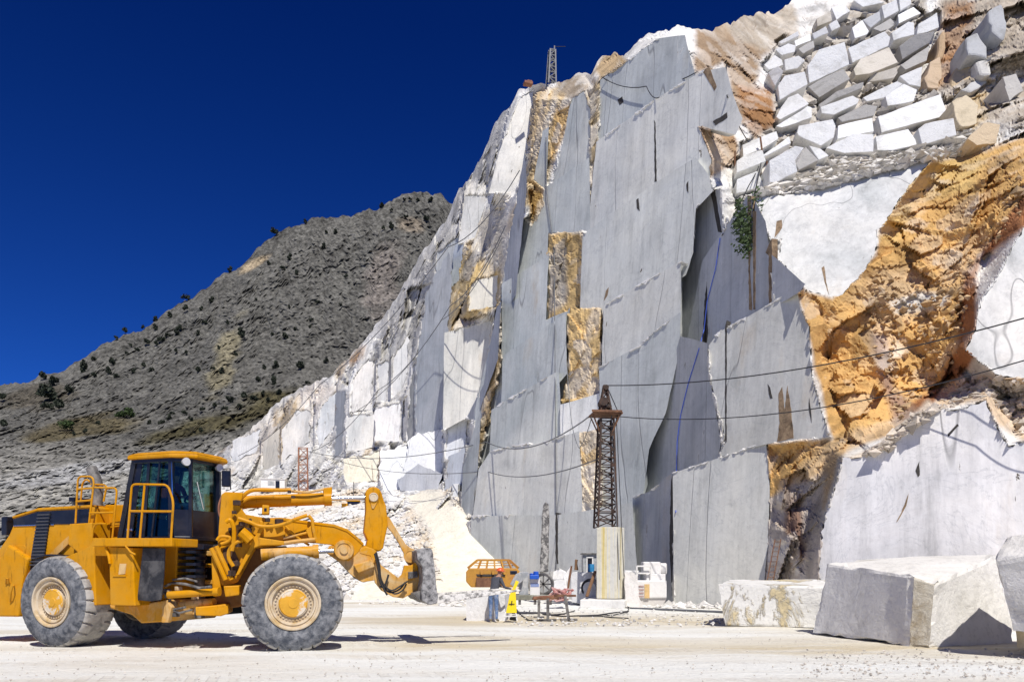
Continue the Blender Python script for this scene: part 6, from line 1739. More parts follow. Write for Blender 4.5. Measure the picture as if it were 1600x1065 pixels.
def cable(pts, r, mat, lab, sag=0.0, n=14, name='cable', cat='cable', group=None):
    out = []
    for a, b in zip(pts[:-1], pts[1:]):
        a, b = Vector(a), Vector(b)
        for k in range(n):
            t = k / n
            q = a.lerp(b, t); q.z -= sag * 4 * t * (1 - t)
            out.append(q)
    out.append(Vector(pts[-1]))
    m = MB(); m.tube(out, r, 6)
    return tag(m.build(name, mat, None, loc=Vector(pts[0])), lab, cat, group)
GC = 'steel cables strung across the quarry'
cable([g(950, 602, 35.1), g(1600, 497, 24.0), g(1800, 440, 22)], .024, M['cable'], 'upper black cable running from the mast head across the ochre rock to the right edge', .55, 18, group=GC)
cable([g(962, 650, 35.1), g(1600, 563, 24.0), g(1800, 500, 22)], .021, M['cable'], 'lower black cable running from the mast platform across the ochre rock to the right edge', .75, 18, group=GC)
cable([g(928, 645, 35.1), g(760, 690, 56), g(478, 704, 80)], .032, M['greycable'], 'grey cable from the mast platform to the top of the red lattice pylon', 1.0, 14, group=GC)
cable([g(936, 716, 35.1), g(760, 736, 55), g(533, 721, 80)], .03, M['greycable'], 'lower grey cable from the middle of the mast towards the far terraces', .6, 14, group=GC)
cable([g(955, 640, 35.1), g(968, 905, 34.2)], .022, M['greycable'], 'thin guy wire hanging down the right side of the mast', 0, 4, group=GC)
cable([g(963, 652, 35.1), g(975, 900, 34.2)], .018, M['cable'], 'second thin guy wire hanging right of the mast, beside the first', 0, 4, group=GC)
cable([g(948, 603, 35.1), g(968, 648, 35.0)], .022, M['cable'], 'short stay from the mast head to the platform corner', 0, 3, group=GC)
cable([g(925, 650, 35.2), g(905, 700, 42), g(893, 660, 46), g(885, 560, 48.5)], .02, M['greycable'], 'slack thin wire looping up the wall left of the mast', .2, 6, group=GC)
def wall(u, v, gap=.12): return P(u, v, min([cliff_depth(u, v)] + [pl.depth(u, v) for poly, pl, *_ in PN if inpoly(np.array([u + 0.0]), np.array([v + 0.0]), poly)[0]]) - gap)
cable([wall(853, 215), wall(854, 300, .2), wall(866, 395, .2), wall(867, 520), wall(868, 690), wall(869, 800), wall(869, 888)], .035, M['greycable'], 'long grey wire hanging down the whole main wall', 0, 6, group=GC)
cable([g(812, 266, 57), g(700, 386, 66), g(500, 600, 84), g(372, 712, 100)], .036, M['greycable'], 'uppermost diagonal cable across the pale left face', 1.0, 8, group=GC)
cable([g(790, 352, 57), g(703, 478, 64), g(590, 610, 76), g(490, 704, 84)], .033, M['greycable'], 'diagonal cable crossing the yellow stained left face', .9, 8, group=GC)
cable([g(784, 372, 57), g(690, 500, 64), g(560, 640, 78)], .03, M['greycable'], 'third diagonal cable lying just below the one on the yellow stained face', .9, 8, group=GC)
cable([wall(940, 120, .3), g(998, 128, 50), wall(1088, 113, .3)], .028, M['cable'], 'cable slung along the top of the main wall', .4, 8, group=GC)
cable([wall(943, 122, .3), wall(1010, 135, .4), wall(1030, 152, .3)], .026, M['cable'], 'short cable hanging under the one along the wall top', .3, 6, group=GC)
cable([wall(1135, 100, .2), wall(1136, 150, .3), wall(1165, 215, .3), g(1192, 245, 44)], .03, M['cable'], 'cable dropping beside the brown gully to the thin post', .2, 6, group=GC)
cable([g(1192, 245, 44), g(1170, 290, 41.5), wall(1128, 368, .2)], .03, M['cable'], 'cable running from the thin post down into the sawn recess', .1, 6, group=GC)
cable([g(1191, 246, 44), wall(1176, 318, .25)], .035, M['cable'], 'short steep cable from the thin post to the edge of the white slab', 0, 4, group=GC)
mb = MB(); mb.tube([g(1188, 214, 44.2), g(1192, 246, 44.0)], .05, 6)
tag(mb.build('cable_post', M['rust'], None, loc=g(1192, 246, 44)), 'thin iron post between the pale slabs, where three cables meet', 'post')
def pole(u, v0, v1, lab, grp='iron rods standing on the slabs left of the pile'):
    d = cliff_depth(u, v1) - .6
    m = MB(); m.tube([P(u, v1 + 4, d), P(u + .5, v0, d)], .045, 6)
    tag(m.build('iron_rod', M['rust'], None, loc=P(u, v1, d)), lab, 'rod', grp)
pole(1198, 252, 287, 'iron rod standing right of the thin cable post'); pole(1162, 242, 266, 'short iron rod on the pale slab left of the cable post'); pole(1148, 236, 272, 'iron rod beside the tan rock, leftmost of the rods')
hp = [wall(u, v, .10) for u, v in [(1125, 372), (1118, 420), (1105, 470), (1100, 515), (1092, 545), (1075, 600), (1063, 650), (1058, 690), (1057, 735), (1056, 800)]]
cable(hp, .024, M['bluehose'], 'blue hose hanging down the shaded recess beside the main wall', 0, 5, 'blue_hose', 'hose')

# mast on the skyline
d = 60; MT = thing('lattice_mast', 'slim grey lattice mast standing on the skyline at the top of the cliff', 'mast', P(861, 130, d))
mb = MB(); a = P(861, 134, d); b = P(862.5, 80, d); lattice(mb, a, b, .62, .42, 6, .05, 0, .03, .3); mb.build('lattice_tower', M['greycable'], MT)
mb = MB(); mb.bar(P(857, 80, d), P(869, 78, d), .09); mb.bar(P(866, 80, d), P(866.5, 72, d), .09); mb.build('cross_arm', M['greycable'], MT)
cable([P(866, 73, d), P(884, 73, d), ], .02, M['cable'], 'thin aerial rod sticking out at the head of the skyline mast', 0, 2, 'aerial', 'aerial')
mb = MB(); q = P(825, 134, 62.5); mb.box(q + Vector((0, 0, .15)), (.7, .5, .22), .3); mb.box(q + Vector((.1, 0, .30)), (.4, .4, .10), .3)
tag(mb.build('tool_chest', M['redrust'], None, loc=q, bevel=.03), 'small orange box on the cliff top, left of the skyline mast', 'box')

# red lattice pylon on the terrace behind the loader
d = 78; PY = thing('lattice_pylon', 'red rusty lattice pylon on the terrace behind the loader boom', 'pylon', P(474, 812, d))
mb = MB(); lattice(mb, P(474, 815, d), P(473.5, 700, d), .95, .85, 9, .06, 0, .032, .25); mb.build('lattice_tower', M['redrust'], PY)
mb = MB(); mb.prism([P(449, 806, d - .4), P(456, 792, d - .4), P(486, 792, d - .4), P(494, 806, d - .4)], (0, .8, 0)); mb.build('base_frame', M['redrust'], PY)
# white cabin with dark doorway on the terrace
d = 84; CBN = thing('site_cabin', 'small white site cabin with a dark doorway on the terrace above the loader boom', 'cabin', P(427, 764, d))
mb = MB(); q = P(428, 757, d); mb.box(q, (2.5, 1.6, 1.05), .15); mb.build('wall', M['white'], CBN)
mb = MB(); mb.box(q + Vector((0, 0, .57)), (2.7, 1.8, .08), .15); mb.build('roof', M['white'], CBN)
mb = MB(); mb.box(q + Vector((.62, -.72, -.05)), (.42, .1, .8), .15); mb.build('doorway', M['black'], CBN)
mb = MB(); mb.box(q + Vector((-.05, -.80, .08)), (.7, .06, .5), .15); mb.build('window', M['greypaint'], CBN)
# yellow machine on the terrace edge
d = 74; TR = thing('dump_truck', 'tiny yellow dump truck with a black front on the far terrace, under the loader rod', 'truck', P(550, 806, d))
q = P(549, 806, d)
mb = MB(); mb.box(q + Vector((.25, 0, .85)), (1.1, 1.6, 1.0), .1); mb.build('cab', M['black'], TR, bevel=.05)
mb = MB(); mb.box(q + Vector((-.52, -.2, .62)), (.55, 1.5, 1.1), .1); mb.build('side_tank', M['yellow'], TR, bevel=.04)
mb = MB()
for k in range(5): mb.box(q + Vector((-.52, -.98, .25 + k * .2)), (.45, .06, .06), .1)
mb.build('ladder', M['darkrust'], TR)
mb = MB(); mb.box(q + Vector((.25, 0, 1.42)), (1.25, 1.7, .10), .1); mb.box(q + Vector((.86, 0, 1.0)), (.14, .4, .5), .1); mb.build('canopy', M['yellow'], TR)
mb = MB(); mb.bar(q + Vector((.2, 0, 1.45)), q + Vector((.22, 0, 3.3)), .07); mb.build('beacon_pole', M['steel'], TR)
mb = MB()
for sx in (-.45, .6): mb.cyl(q + Vector((sx, -.95, .3)), q + Vector((sx, -.55, .3)), .38, 16)
mb.build('wheel', M['rubber'], TR)
# posts and rail on the far terrace
d = 78
FN = thing('terrace_rail', 'thin red rail fence along the far terrace edge behind the loader boom', 'fence', P(515, 806, d))
mb = MB()
for k in range(9): mb.bar(P(490 + k * 6.5, 808, d), P(490 + k * 6.5, 794, d), .035)
mb.build('fence_posts', M['pink'], FN)
mb = MB()
for v in (795, 801): mb.bar(P(488, v, d), P(544, v - .5, d), .03)
mb.build('rails', M['pink'], FN)
mb = MB(); mb.bar(P(591, 752, 76), P(594, 700, 76), .07); mb.bar(P(583, 752, 76), P(592, 752, 76), .05); mb.bar(P(583, 752, 76), P(581, 726, 76), .04)
tag(mb.build('iron_post', M['rust'], None, loc=P(591, 752, 76)), 'thin rusty post on the white terrace right of the red pylon', 'post')

# bush on the wall
me = leaf_mesh('hanging_bush', M['leafgreen'], 900, .26, .8, .05, 77, 9)
o = link('hanging_bush', me); q = wall(1168, 345, .5); o.location = q; o.scale = (2.7, 1.6, 2.3)
tag(o, 'dark green bush growing from a cleft in the shaded recess', 'bush')
# rusty ladder on the broken rock at the right
mb = MB(); a0, a1 = P(1199, 905, 29.6), P(1211, 842, 30.8); dx = Vector((.24, .02, 0))
mb.bar(a0, a1, .035); mb.bar(a0 + dx, a1 + dx, .035)
for k in range(8): t = (k + .5) / 8; mb.bar(a0.lerp(a1, t), a0.lerp(a1, t) + dx, .025)
tag(mb.build('ladder', M['rust'], None, loc=a0), 'narrow rusty ladder leaning on the broken rock left of the big white slab', 'ladder')

# ------------------------------------------------------------------ worker, sign and machines in the yard
def skin_body(name, joints, edges, root, parent=None, loc=(0, 0, 0), mats=(), pick=None, sub=2):
    """one continuous body grown from a joint skeleton; pick(point) chooses the material slot"""
    me = bpy.data.meshes.new(name + '_skeleton')
    names = list(joints)
    me.from_pydata([joints[k][0] for k in names], [(names.index(a), names.index(b)) for a, b in edges], [])
    o = bpy.data.objects.new(name, me); COL.objects.link(o)
    o.modifiers.new('skin', 'SKIN')
    sv = me.skin_vertices[0].data
    for i, k in enumerate(names):
        r = joints[k][1]; sv[i].radius = (r, r) if not isinstance(r, tuple) else r
        sv[i].use_root = (k == root)
    s = o.modifiers.new('sub', 'SUBSURF'); s.levels = sub; s.render_levels = sub
    dg = bpy.context.evaluated_depsgraph_get()
    m2 = bpy.data.meshes.new_from_object(o.evaluated_get(dg))
    o.modifiers.clear(); o.data = m2; bpy.data.meshes.remove(me)
    m2.name = name
    m2.materials.clear()
    for m in mats: m2.materials.append(m)
    for p in m2.polygons:
        p.use_smooth = True
        if pick: p.material_index = pick(p.center)
    o.location = loc
    if parent: o.parent = parent; o.location = Vector(loc) - parent.location
    ORG[o.name] = Vector(loc)
    return o
def hand(J, E, pre, wrist, d, side, r=0.009):
    """palm, four fingers and a thumb at the end of an arm; d points along the forearm"""
    d = Vector(d).normalized(); s = Vector(side).normalized(); nrm = d.cross(s)
    w = Vector(wrist)
    J[pre + 'palm'] = (tuple(w + d * .06), (.036, .018)); E.append((pre + 'wrist', pre + 'palm'))
    for k, (off, L) in enumerate(((-.028, .065), (-.010, .075), (.010, .070), (.027, .055))):
        b = w + d * .10 + s * off; m = b + d * L * .5 + nrm * .012; t = m + d * L * .35 + nrm * .03
        J[pre + 'k%d' % k] = (tuple(b), .010); J[pre + 'm%d' % k] = (tuple(m), .009); J[pre + 't%d' % k] = (tuple(t), .008)
        E.append((pre + 'palm', pre + 'k%d' % k)); E.append((pre + 'k%d' % k, pre + 'm%d' % k)); E.append((pre + 'm%d' % k, pre + 't%d' % k))
    b = w + d * .03 - s * .04; t = b + d * .05 - s * .02 + nrm * .02
    J[pre + 'th1'] = (tuple(b), .011); J[pre + 'th2'] = (tuple(t), .009)
    E.append((pre + 'palm', pre + 'th1')); E.append((pre + 'th1', pre + 'th2'))

# worker seen from behind and the side, bending forward to the right over the machine
wl = P(771, 968, 24.6); wl.z = 0.0
J = {'pelvis': ((0, 0, .92), (.155, .115)), 'waist': ((.03, .02, 1.06), (.145, .11)), 'chest': ((.10, .06, 1.28), (.175, .125)), 'neck': ((.17, .10, 1.45), .055), 'head': ((.20, .12, 1.54), .085), 'crown': ((.21, .13, 1.65), .085),
     'lhip': ((-.085, .03, .86), .095), 'lknee': ((-.09, .05, .48), .066), 'lank': ((-.10, .0, .09), .046), 'ltoe': ((-.06, .16, .035), .038),
     'rhip': ((.085, -.03, .86), .095), 'rknee': ((.10, .0, .48), .066), 'rank': ((.10, -.06, .09), .046), 'rtoe': ((.17, .08, .035), .038),
     'lsho': ((-.05, .16, 1.37), .062), 'lelb': ((.06, .34, 1.16), .046), 'lwrist': ((.28, .42, 1.12), .032),
     'rsho': ((.24, -.06, 1.36), .062), 'relb': ((.36, -.10, 1.10), .046), 'rwrist': ((.56, .05, 1.06), .032)}
E = [('pelvis', 'waist'), ('waist', 'chest'), ('chest', 'neck'), ('neck', 'head'), ('head', 'crown'), ('pelvis', 'lhip'), ('lhip', 'lknee'), ('lknee', 'lank'), ('lank', 'ltoe'), ('pelvis', 'rhip'), ('rhip', 'rknee'), ('rknee', 'rank'), ('rank', 'rtoe'),
     ('chest', 'lsho'), ('lsho', 'lelb'), ('lelb', 'lwrist'), ('chest', 'rsho'), ('rsho', 'relb'), ('relb', 'rwrist')]
hand(J, E, 'l', J['lwrist'][0], (.25, .05, -.05), (0, .3, 1)); hand(J, E, 'r', J['rwrist'][0], (.25, .1, -.05), (0, .3, 1))
def pickm(c):
    if c.z < .11: return 3
    if c.z < .96 and c.x < .28: return 2
    if c.z > 1.44 and c.x > .08: return 0
    if (c - Vector(J['rwrist'][0])).dot(Vector((.25, .1, -.05))) > -.005 and c.x > .5: return 0
    if c.x > .27 and c.y > .35 and c.z < 1.2: return 0
    return 1
WK = skin_body('person', J, E, 'pelvis', None, wl, [M['skin'], M['jacket'], M['jeans'], M['boots']], pickm)
tag(WK, 'worker in a red helmet, dark grey jacket and blue jeans bending over the machine controls', 'person')
mb = MB(); hc = wl + Vector((.212, .13, 1.625))
mb.lathe(hc, (.12, .06, 1), [(-.005, .001), (-.005, .150), (.004, .152), (.012, .122), (.05, .115), (.09, .085), (.115, .04), (.12, .001)], 20)
mb.sphere(hc + Vector((.10, .06, 0)), .09, 12, 0, (1, 1, .12))
mb.build('helmet', M['helmet'], WK, smooth=True)
mb = MB(); hc2 = wl + Vector((.2, .12, 1.57)); f = Vector((.8, .5, -.15)).normalized(); s_ = f.cross(Vector((0, 0, 1))).normalized()
mb.sphere(hc2 + f * .09 + Vector((0, 0, -.015)), .016, 8, 0, (1, 1, 1.4))
for sg in (-1, 1): mb.sphere(hc2 + s_ * sg * .083, .022, 8, 0, (.6, 1, 1.3))
mb.build('nose_and_ears', M['skin'], WK, smooth=True)
mb = MB()
for sg in (-1, 1): mb.sphere(hc2 + f * .079 + s_ * sg * .03 + Vector((0, 0, .015)), .009, 8)
mb.bar(hc2 + f * .083 + s_ * .02 + Vector((0, 0, -.055)), hc2 + f * .083 - s_ * .02 + Vector((0, 0, -.055)), .008)
mb.build('eyes_and_mouth', M['hose'], WK)

# driver in the loader cab
dl = sb + Vector((0, 0, .60))
dx, dn = RF.d, RF.n
def D_(a, o, z): return tuple(dx * a + dn * o + Vector((0, 0, z)))
J = {'pelvis': (D_(-.05, 0, .10), (.15, .12)), 'waist': (D_(-.07, 0, .26), (.14, .11)), 'chest': (D_(-.05, 0, .46), (.17, .12)), 'neck': (D_(-.03, 0, .63), .055), 'head': (D_(0, 0, .72), .085), 'crown': (D_(0, 0, .83), .085),
     'lhip': (D_(.05, -.10, .08), .09), 'lknee': (D_(.45, -.13, .10), .065), 'lank': (D_(.50, -.13, -.35), .045), 'ltoe': (D_(.64, -.13, -.40), .036), 'rhip': (D_(.05, .10, .08), .09), 'rknee': (D_(.45, .13, .10), .065), 'rank': (D_(.50, .13, -.35), .045), 'rtoe': (D_(.64, .13, -.40), .036),
     'lsho': (D_(-.04, -.20, .54), .06), 'lelb': (D_(.08, -.24, .28), .045), 'lwrist': (D_(.32, -.13, .28), .032), 'rsho': (D_(-.04, .20, .54), .06), 'relb': (D_(.08, .24, .28), .045), 'rwrist': (D_(.32, .13, .28), .032)}
E = [('pelvis', 'waist'), ('waist', 'chest'), ('chest', 'neck'), ('neck', 'head'), ('head', 'crown'), ('pelvis', 'lhip'), ('lhip', 'lknee'), ('lknee', 'lank'), ('lank', 'ltoe'), ('pelvis', 'rhip'), ('rhip', 'rknee'), ('rknee', 'rank'), ('rank', 'rtoe'),
     ('chest', 'lsho'), ('lsho', 'lelb'), ('lelb', 'lwrist'), ('chest', 'rsho'), ('rsho', 'relb'), ('relb', 'rwrist')]
hand(J, E, 'l', J['lwrist'][0], tuple(dx), (0, 0, 1)); hand(J, E, 'r', J['rwrist'][0], tuple(dx), (0, 0, 1))
def pickd(c):
    if c.z > .60: return 0
    if c.z < .17 and c.dot(dx) > -.3: return 2
    if c.dot(dx) > .30: return 0
    return 1
DR = skin_body('person', J, E, 'pelvis', None, dl, [M['skin'], M['redcloth'], M['jeans']], pickd)
tag(DR, 'driver in a red shirt sitting inside the loader cab', 'person')
mb = MB(); hc = dl + Vector(D_(-.015, 0, .80)); mb.sphere(hc, .105, 14, 0, (1, 1, .85)); mb.build('hair', M['hose'], DR, smooth=True)

# yellow warning board on an A-shaped stand
SG = thing('warning_board', 'tall yellow A-shaped warning board with black marks, right of the worker', 'sign', P(799, 968, 24.4) * Vector((1, 1, 0)) if False else Vector((P(799, 968, 24.4).x, 24.4, 0)))
d = 24.3
def sp(u, v, y=0): return P(u, v, d + y)
mb = MB(); mb.prism([sp(790.5, 957), sp(796, 930), sp(800, 919.5), sp(805.5, 919.5), sp(807.5, 957)], (0, .03, 0)); mb.build('board', M['signyellow'], SG, bevel=.005)
mb = MB(); mb.prism([sp(801, 919), sp(806, 906), sp(811, 908), sp(806, 919)], (0, .03, 0)); mb.build('upper_flap', M['signyellow'], SG, bevel=.005)
mb = MB(); mb.bar(sp(795, 943, -.01), sp(804, 943, -.01), .025, .02); mb.bar(sp(800, 938, -.01), sp(799, 945, -.01), .03, .02); mb.build('marking', M['black'], SG)
mb = MB()
for a, b in (((790, 955, .03), (787, 969.5, .0)), ((806, 955, .03), (808, 969.5, .0)), ((800, 920, .06), (792, 967, .5)), ((804, 920, .06), (806, 966, .55)), ((787, 962, 0), (808, 962, 0))): mb.bar(sp(*a), sp(*b), .035)
mb.build('stand', M['white'], SG)
mb = MB(); mb.prism([sp(795, 968, .15), sp(800, 960, .15), sp(807, 961, .15), sp(809, 970, .15)], (0, .2, 0));  # dark lump added to stand in for the shadow under the board
tag(mb.build('sign_shadow_shape', M['hose'], None, loc=sp(802, 970, .2), bevel=.05), 'dark shape added as the shadow between the legs of the yellow warning board', 'painted_shadow')

# stone saw machine behind the worker
MC = thing('saw_machine', 'dusty stone saw machine with blue motors and a white cabinet, behind the yellow board', 'machine', Vector((P(838, 940, 29).x, 29, 0)))
d = 29.0
def mp(u, v, y=0): return P(u, v, d + y)
def mbox(u0, v0, u1, v1, y0, dep, name, mat, par=None, bev=.015):
    m = MB(); m.prism([mp(u0, v1, y0), mp(u1, v1, y0), mp(u1, v0, y0), mp(u0, v0, y0)], (0, dep, 0)); return m.build(name, mat, par or MC, bevel=bev)
mbox(806, 929, 866, 937, -.3, 1.6, 'base_platform', m_plain('olive_base', (.22, .22, .17), .8, 0, .4, 6, .6, (.6, .58, .53)))
mb = MB()
for u in (812, 836, 860):
    mb = MB(); mb.bar(mp(u, 937, -.2), mp(u, 944, -.2), .1); mb.build('skid', M['steel'], MC)
mbox(828, 903, 843.5, 930, 0, .5, 'cabinet', M['white'])
mbox(829, 911, 842, 916, -.012, .02, 'cabinet_label', m_plain('faded_blue_label', (.25, .32, .55), .6), MC, 0)
mb = MB(); mb.cyl(mp(831.5, 904, .2), mp(831.5, 895, .2), .10, 16); mb.cyl(mp(837.5, 904, .1), mp(837.5, 892, .1), .10, 16); mb.box(mp(835, 901, .0), (.34, .3, .16)); mb.build('motor', M['blue'], MC, bevel=.02)
mbox(811, 893, 826, 930, .1, .5, 'gearbox', M['greypaint'])
mb = MB(); mb.prism([mp(797, 912, -.2), mp(806, 896, -.2), mp(816, 893, -.2), mp(818, 906, -.2), mp(804, 918, -.2)], (0, .5, 0)); mb.build('guard_plate', M['greypaint'], MC, bevel=.02)
mbox(797, 891, 808, 897, -.1, .3, 'control_box', M['black'])
mb = MB(); mb.lathe(mp(849, 912, .3), (-.4, -.9, 0), [(-.04, .40), (.0, .44), (.04, .40), (.04, .32), (-.04, .32), (-.04, .40)], 28)
for k in range(4):
    a = k * .785; mb.bar(mp(849, 912, .3) + Vector((math.cos(a) * .34, 0, math.sin(a) * .34)), mp(849, 912, .3) - Vector((math.cos(a) * .34, 0, math.sin(a) * .34)), .05)
mb.build('wire_wheel', M['steel'], MC)
# loose bucket with a railed top
BK = thing('loader_bucket', 'orange loader bucket with a railed top edge lying on the rubble behind the worker', 'bucket', P(770, 920, 43))
d = 43.0
bk = lambda u, v, y=0: P(u, v, d + y)
prof = [(0, 876 + 14), (-.25, 905), (.1, 917), (1.2, 921), (1.3, 885)]
mb = MB()
out = [(728, 893), (733, 887), (808, 887), (813, 893), (813, 908), (806, 917), (736, 917), (728, 908)]
mb.prism([bk(u, v) for u, v in out], (0, .9, 0)); mb.build('shell', M['orange'], BK, bevel=.06)
mb = MB(); mb.prism([bk(744, 896.5, -.03), bk(790, 896.5, -.03), bk(788, 900, -.03), bk(746, 900, -.03)], (0, .03, 0)); mb.build('slot', M['crackdark'], BK)
mb = MB(); mb.prism([bk(744, 902, -.25), bk(785, 902, -.25), bk(783, 917, -.25), bk(744, 917, -.25)], (0, .25, 0)); mb.build('wear_plate', M['rust'], BK, bevel=.02)
mb = MB()
for u in (747, 760, 773, 786, 799):
    ut = 770 + (u - 770) * .80
    mb.bar(bk(u, 888, .3), bk(ut, 875, .5), .09)
mb.bar(bk(746, 874.5, .5), bk(796, 874.5, .5), .12); mb.bar(bk(731, 887, .3), bk(746, 874.5, .5), .12); mb.bar(bk(810, 887, .3), bk(796, 874.5, .5), .12)
for v in (879, 883): mb.bar(bk(741, v, .45), bk(802, v, .45), .05)
mb.build('rail', M['orange'], BK)
mb = MB()
for u in (750, 768, 786): mb.prism([bk(u, 890, -.12), bk(u + 5, 890, -.12), bk(u + 4, 897, -.12), bk(u + 1, 897, -.12)], (0, .12, 0))
mb.build('hinge_lugs', M['orange'], BK)

# trestle stands, hoses and cables on the floor
def stand(u, v0, v1, Y, w, lab, tilt=0):
    t = thing('trestle_stand', lab, 'stand', Vector((P(u, v1, Y).x, Y, 0)), 'trestle stands on the yard floor')
    m = MB(); b = P(u + tilt, v1, Y); tp = P(u, v0, Y); m.bar(Vector((b.x, Y, 0)), tp, .09); m.build('leg', M['steel'], t)
    m = MB(); m.box((b.x, Y, .035), (w, .14, .07), .2); m.box((b.x, Y, .03), (.12, w * .7, .06), .2); m.build('foot', M['steel'], t)
    m = MB(); m.box(tp, (w * 1.3, .08, .07), .1); m.build('crossbar', M['rust'], t)
stand(856, 934, 969, 25.0, .55, 'trestle stand in the middle, on a wide flat foot')
stand(883, 930, 969, 25.2, .55, 'leaning trestle stand nearest the striped pillar', 6)
stand(842, 935, 963, 26.5, .35, 'slim trestle stand nearest the yellow warning board')
mb = MB(); mb.bar(P(833, 933, 25.6), P(876, 930, 26.0), .07); mb.build
tag(mb.build('steel_bar', M['redrust'], None, loc=P(855, 932, 25.8)), 'rusty red bar lying across the trestle stands', 'bar')
rr = random.Random(8)
mb = MB()
for k in range(9):
    c = P(rr.uniform(866, 886), rr.uniform(921, 934), rr.uniform(28, 30))
    mb.tube([c + Vector((math.cos(t * .9) * rr.uniform(.15, .4), math.sin(t * .9) * .3, math.sin(t * 1.7 + k) * .12)) for t in range(8)], .035, 6)
tag(mb.build('hose_heap', M['pink'], None, loc=P(876, 930, 29)), 'tangled heap of faded red hoses beside the trestle stands', 'hose')
def gp(u, v):
    Y = FPX * EYE / (v - HOR); return Vector(((u - 800) / FPX * Y, Y, .04))
GF = 'black cables lying on the white floor'
for pts, lab, r in (([(806, 951), (814, 962), (826, 970), (840, 971), (858, 969)], 'black cable curling out from the yellow warning board', .022),
                 ([(848, 961), (862, 962), (880, 960), (898, 955)], 'black cable passing behind the trestle stands', .022),
                 ([(850, 961), (880, 964), (905, 963), (935, 962), (960, 958), (982, 956)], 'long black cable running along the floor in front of the plinth', .028),
                 ([(905, 964), (940, 964), (960, 966), (982, 967)], 'short black cable lying in front of the long one', .022),
                 ([(940, 961), (955, 963), (980, 957), (983, 951), (970, 948)], 'black cable bending around the plinth corner', .022)):
    cable([gp(*p) for p in pts], r, M['cable'], lab, 0, 4, 'floor_cable', 'cable', GF)
cable([gp(985, 951), gp(1050, 953.5), gp(1130, 957)], .05, M['greycable'], 'grey pipe lying on the floor towards the long low block', 0, 6, 'pipe', 'pipe')

# stones, planks and shed left of the pillar
o = rough_block('marble_block', [(893, 940), (891, 900), (894, 893), (930, 894), (932, 905), (932, 942), (910, 943)], Plane(912, 942, 37.0, (-.25, -.95, .05)), 1.4, M_BLOCK, (.66, .66, .65), .8, 7, 501, bev=.06)
tag(o, 'white block left of the striped pillar with a coil of wire hanging in front', 'stone block', 'blocks lying on the yard floor')
mb = MB()
for k in range(5):
    c = P(921 + k * .6, 918, 36.6 - k * .03); rad = .33 + .035 * k
    mb.tube([c + Vector((math.cos(a) * rad, -.02 * k, math.sin(a) * rad * .95)) for a in [R(x) for x in range(-20, 230, 14)]], .016, 6)
tag(mb.build('wire_coil', M['cable'], None, loc=P(921, 918, 36.6)), 'coil of dark wire hanging on the white block left of the pillar', 'coil')
mb = MB(); mb.bar(P(917, 931, 34.4), P(930, 892, 35.2), .12, .08)
tag(mb.build('plank', M['wood'], None, loc=P(917, 931, 34.4)), 'brown plank leaning against the left side of the striped pillar', 'plank')
mb = MB(); mb.prism([P(880, 901, 34), P(892, 884, 34.2), P(895, 885, 34.2), P(888, 912, 34), P(883, 910, 34)], (0, .1, 0))
o = mb.build('stone_slab', M_BLOCK, None, loc=P(885, 910, 34), bevel=.02); o.color = (.75, .74, .72, 1); tag(o, 'thin white slab leaning against the rusty pole behind the trestles', 'slab')
mb = MB(); mb.bar(P(885, 935, 33.5), P(893, 884, 34.1), .07)
tag(mb.build('iron_pole', M['rust'], None, loc=P(885, 935, 33.5)), 'rusty pole leaning beside the thin white slab', 'pole')
o = rough_block('marble_block', [(858, 905), (862, 893), (873, 888), (884, 892), (886, 905)], Plane(872, 905, 38, (-.2, -.95, .15)), .9, M_BLOCK, (.74, .73, .71), .8, 6, 505, bev=.05)
tag(o, 'small white stone right of the dark stone post', 'stone block', 'blocks lying on the yard floor')
o = rough_block('marble_block', [(857, 935), (858, 912), (868, 905), (884, 906), (889, 935)], Plane(872, 935, 33, (-.2, -.95, .15)), .9, M_BLOCK, (.72, .71, .68), .9, 6, 507, bev=.05)
tag(o, 'dusty white stone behind the tangled red hoses', 'stone block', 'blocks lying on the yard floor')
mb = MB(); mb.prism([P(898, 890, 37.3), P(899, 873, 37.3), P(903, 874, 37.3), P(902, 880, 37.3), P(904, 890, 37.3)], (0, .25, 0))
tag(mb.build('wood_block', M['wood'], None, loc=P(901, 890, 37.4), bevel=.01), 'upright brown piece of wood on the white block left of the shed', 'wood block')
SH = thing('shed', 'small grey shed with a dark doorway at the wall foot, left of the pillar', 'shed', P(921, 895, 40))
d = 40
mb = MB(); mb.prism([P(911, 894, d), P(932, 894, d), P(932, 864.5, d), P(911, 864.5, d)], (0, .8, 0)); mb.build('wall', M['greypaint'], SH)
mb = MB(); mb.prism([P(909.5, 865, d - .15), P(934, 865, d - .15), P(934, 863.4, d - .15), P(909.5, 863.4, d - .15)], (0, 1.1, 0)); mb.build('roof', M['steel'], SH)
mb = MB(); mb.prism([P(918, 893, d - .02), P(925, 893, d - .02), P(925, 871, d - .02), P(918, 871, d - .02)], (0, .02, 0)); mb.build('doorway', M['black'], SH)
mb = MB(); mb.bar(P(917, 894, d - .03), P(917, 870.5, d - .03), .06); mb.bar(P(926, 894, d - .03), P(926, 870.5, d - .03), .06); mb.bar(P(916, 870.3, d - .03), P(927, 870.3, d - .03), .06); mb.build('door_frame', M['white'], SH)
mb = MB(); c = P(923.5, 892.5, 38.4); mb.lathe(c, (0, 0, 1), [(0, .001), (0, .16), (.18, .165), (.19, .175), (.2, .165), (.36, .165), (.38, .16), (.38, .001)], 20)
tag(mb.build('barrel', M['bluebarrel'], None, loc=c, smooth=True), 'small blue barrel on the white block in front of the shed', 'barrel')

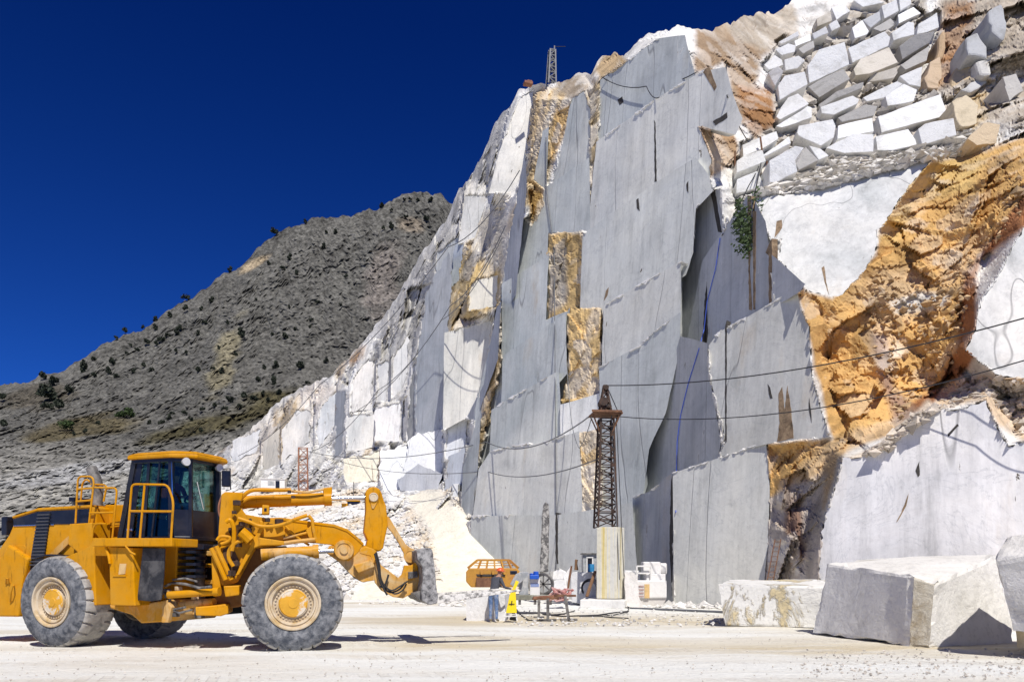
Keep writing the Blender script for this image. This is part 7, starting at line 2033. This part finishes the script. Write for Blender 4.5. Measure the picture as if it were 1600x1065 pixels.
# white compressor and stones right of the pillar
CP = thing('compressor', 'white dust covered compressor with a round motor, right of the striped pillar', 'machine', Vector((P(1018, 948, 36).x, 36, 0)))
d = 36.0
cp = lambda u, v, y=0: P(u, v, d + y)
def cbox(u0, v0, u1, v1, y0, dep, name, mat, bev=.02):
    m = MB(); m.prism([cp(u0, v1, y0), cp(u1, v1, y0), cp(u1, v0, y0), cp(u0, v0, y0)], (0, dep, 0)); return m.build(name, mat, CP, bevel=bev)
m_wd = m_plain('white_dusted_paint', (.76, .75, .73), .85, 0, .12, 5, .3, (.66, .63, .58), .02)
cbox(995, 906, 1042, 934, 0, 1.3, 'body', m_wd, .06)
cbox(1007, 912, 1015, 934, -.03, .03, 'panel', M['tan'], .005)
for k in range(4): cbox(998, 914 + k * 5.2, 1006, 916.6 + k * 5.2, -.03, .03, 'vent', m_plain('reddish_vent', (.42, .30, .28), .8) if k == 0 else bpy.data.materials['reddish_vent'], 0)
mb = MB(); mb.prism([cp(996, 933, .1), cp(1042, 933, .1), cp(1038, 944, .1), cp(1020, 950, .1), cp(1000, 949, .1)], (0, 1.1, 0)); mb.build('skid_hull', m_plain('grey_hull', (.58, .55, .52), .9, 0, .2, 5), CP, bevel=.05)
cbox(1005, 877, 1033, 897, .3, .7, 'motor_cover', m_wd, .06)
mb = MB(); mb.cyl(cp(1030, 888, .6), cp(1041.5, 888, .5), .27, 24); mb.build('motor', m_wd, CP, bevel=.04)
cbox(1010, 896, 1040, 907, .2, .9, 'motor_base', m_wd, .03)
mb = MB()
for a, b in (((995, 907), (995, 884)), ((1017, 907), (1017, 884)), ((995, 884), (1017, 884)), ((995, 895), (1017, 895))): mb.bar(cp(*a, .1), cp(*b, .1), .07)
mb.build('frame', m_wd, CP, bevel=.01)
o = rough_block('marble_block', [(977, 946), (976, 894), (987, 893), (996, 900), (998, 930), (1007, 949), (1000, 952)], Plane(985, 948, 34.3, (-.3, -.95, .08)), .8, M_BLOCK, (.76, .73, .68), .7, 7, 511, bev=.04)
tag(o, 'white stone with a spreading foot standing between the pillar and the compressor', 'stone block', 'blocks lying on the yard floor')
o = rough_block('marble_block', [(974, 902), (976, 890), (1000, 890), (1002, 908), (985, 912)], Plane(988, 905, 37.2, (-.3, -.95, .08)), .7, M_BLOCK, (.78, .77, .75), .7, 7, 513, bev=.04)
tag(o, 'white dusty stone behind the spreading one, right of the pillar', 'stone block', 'blocks lying on the yard floor')
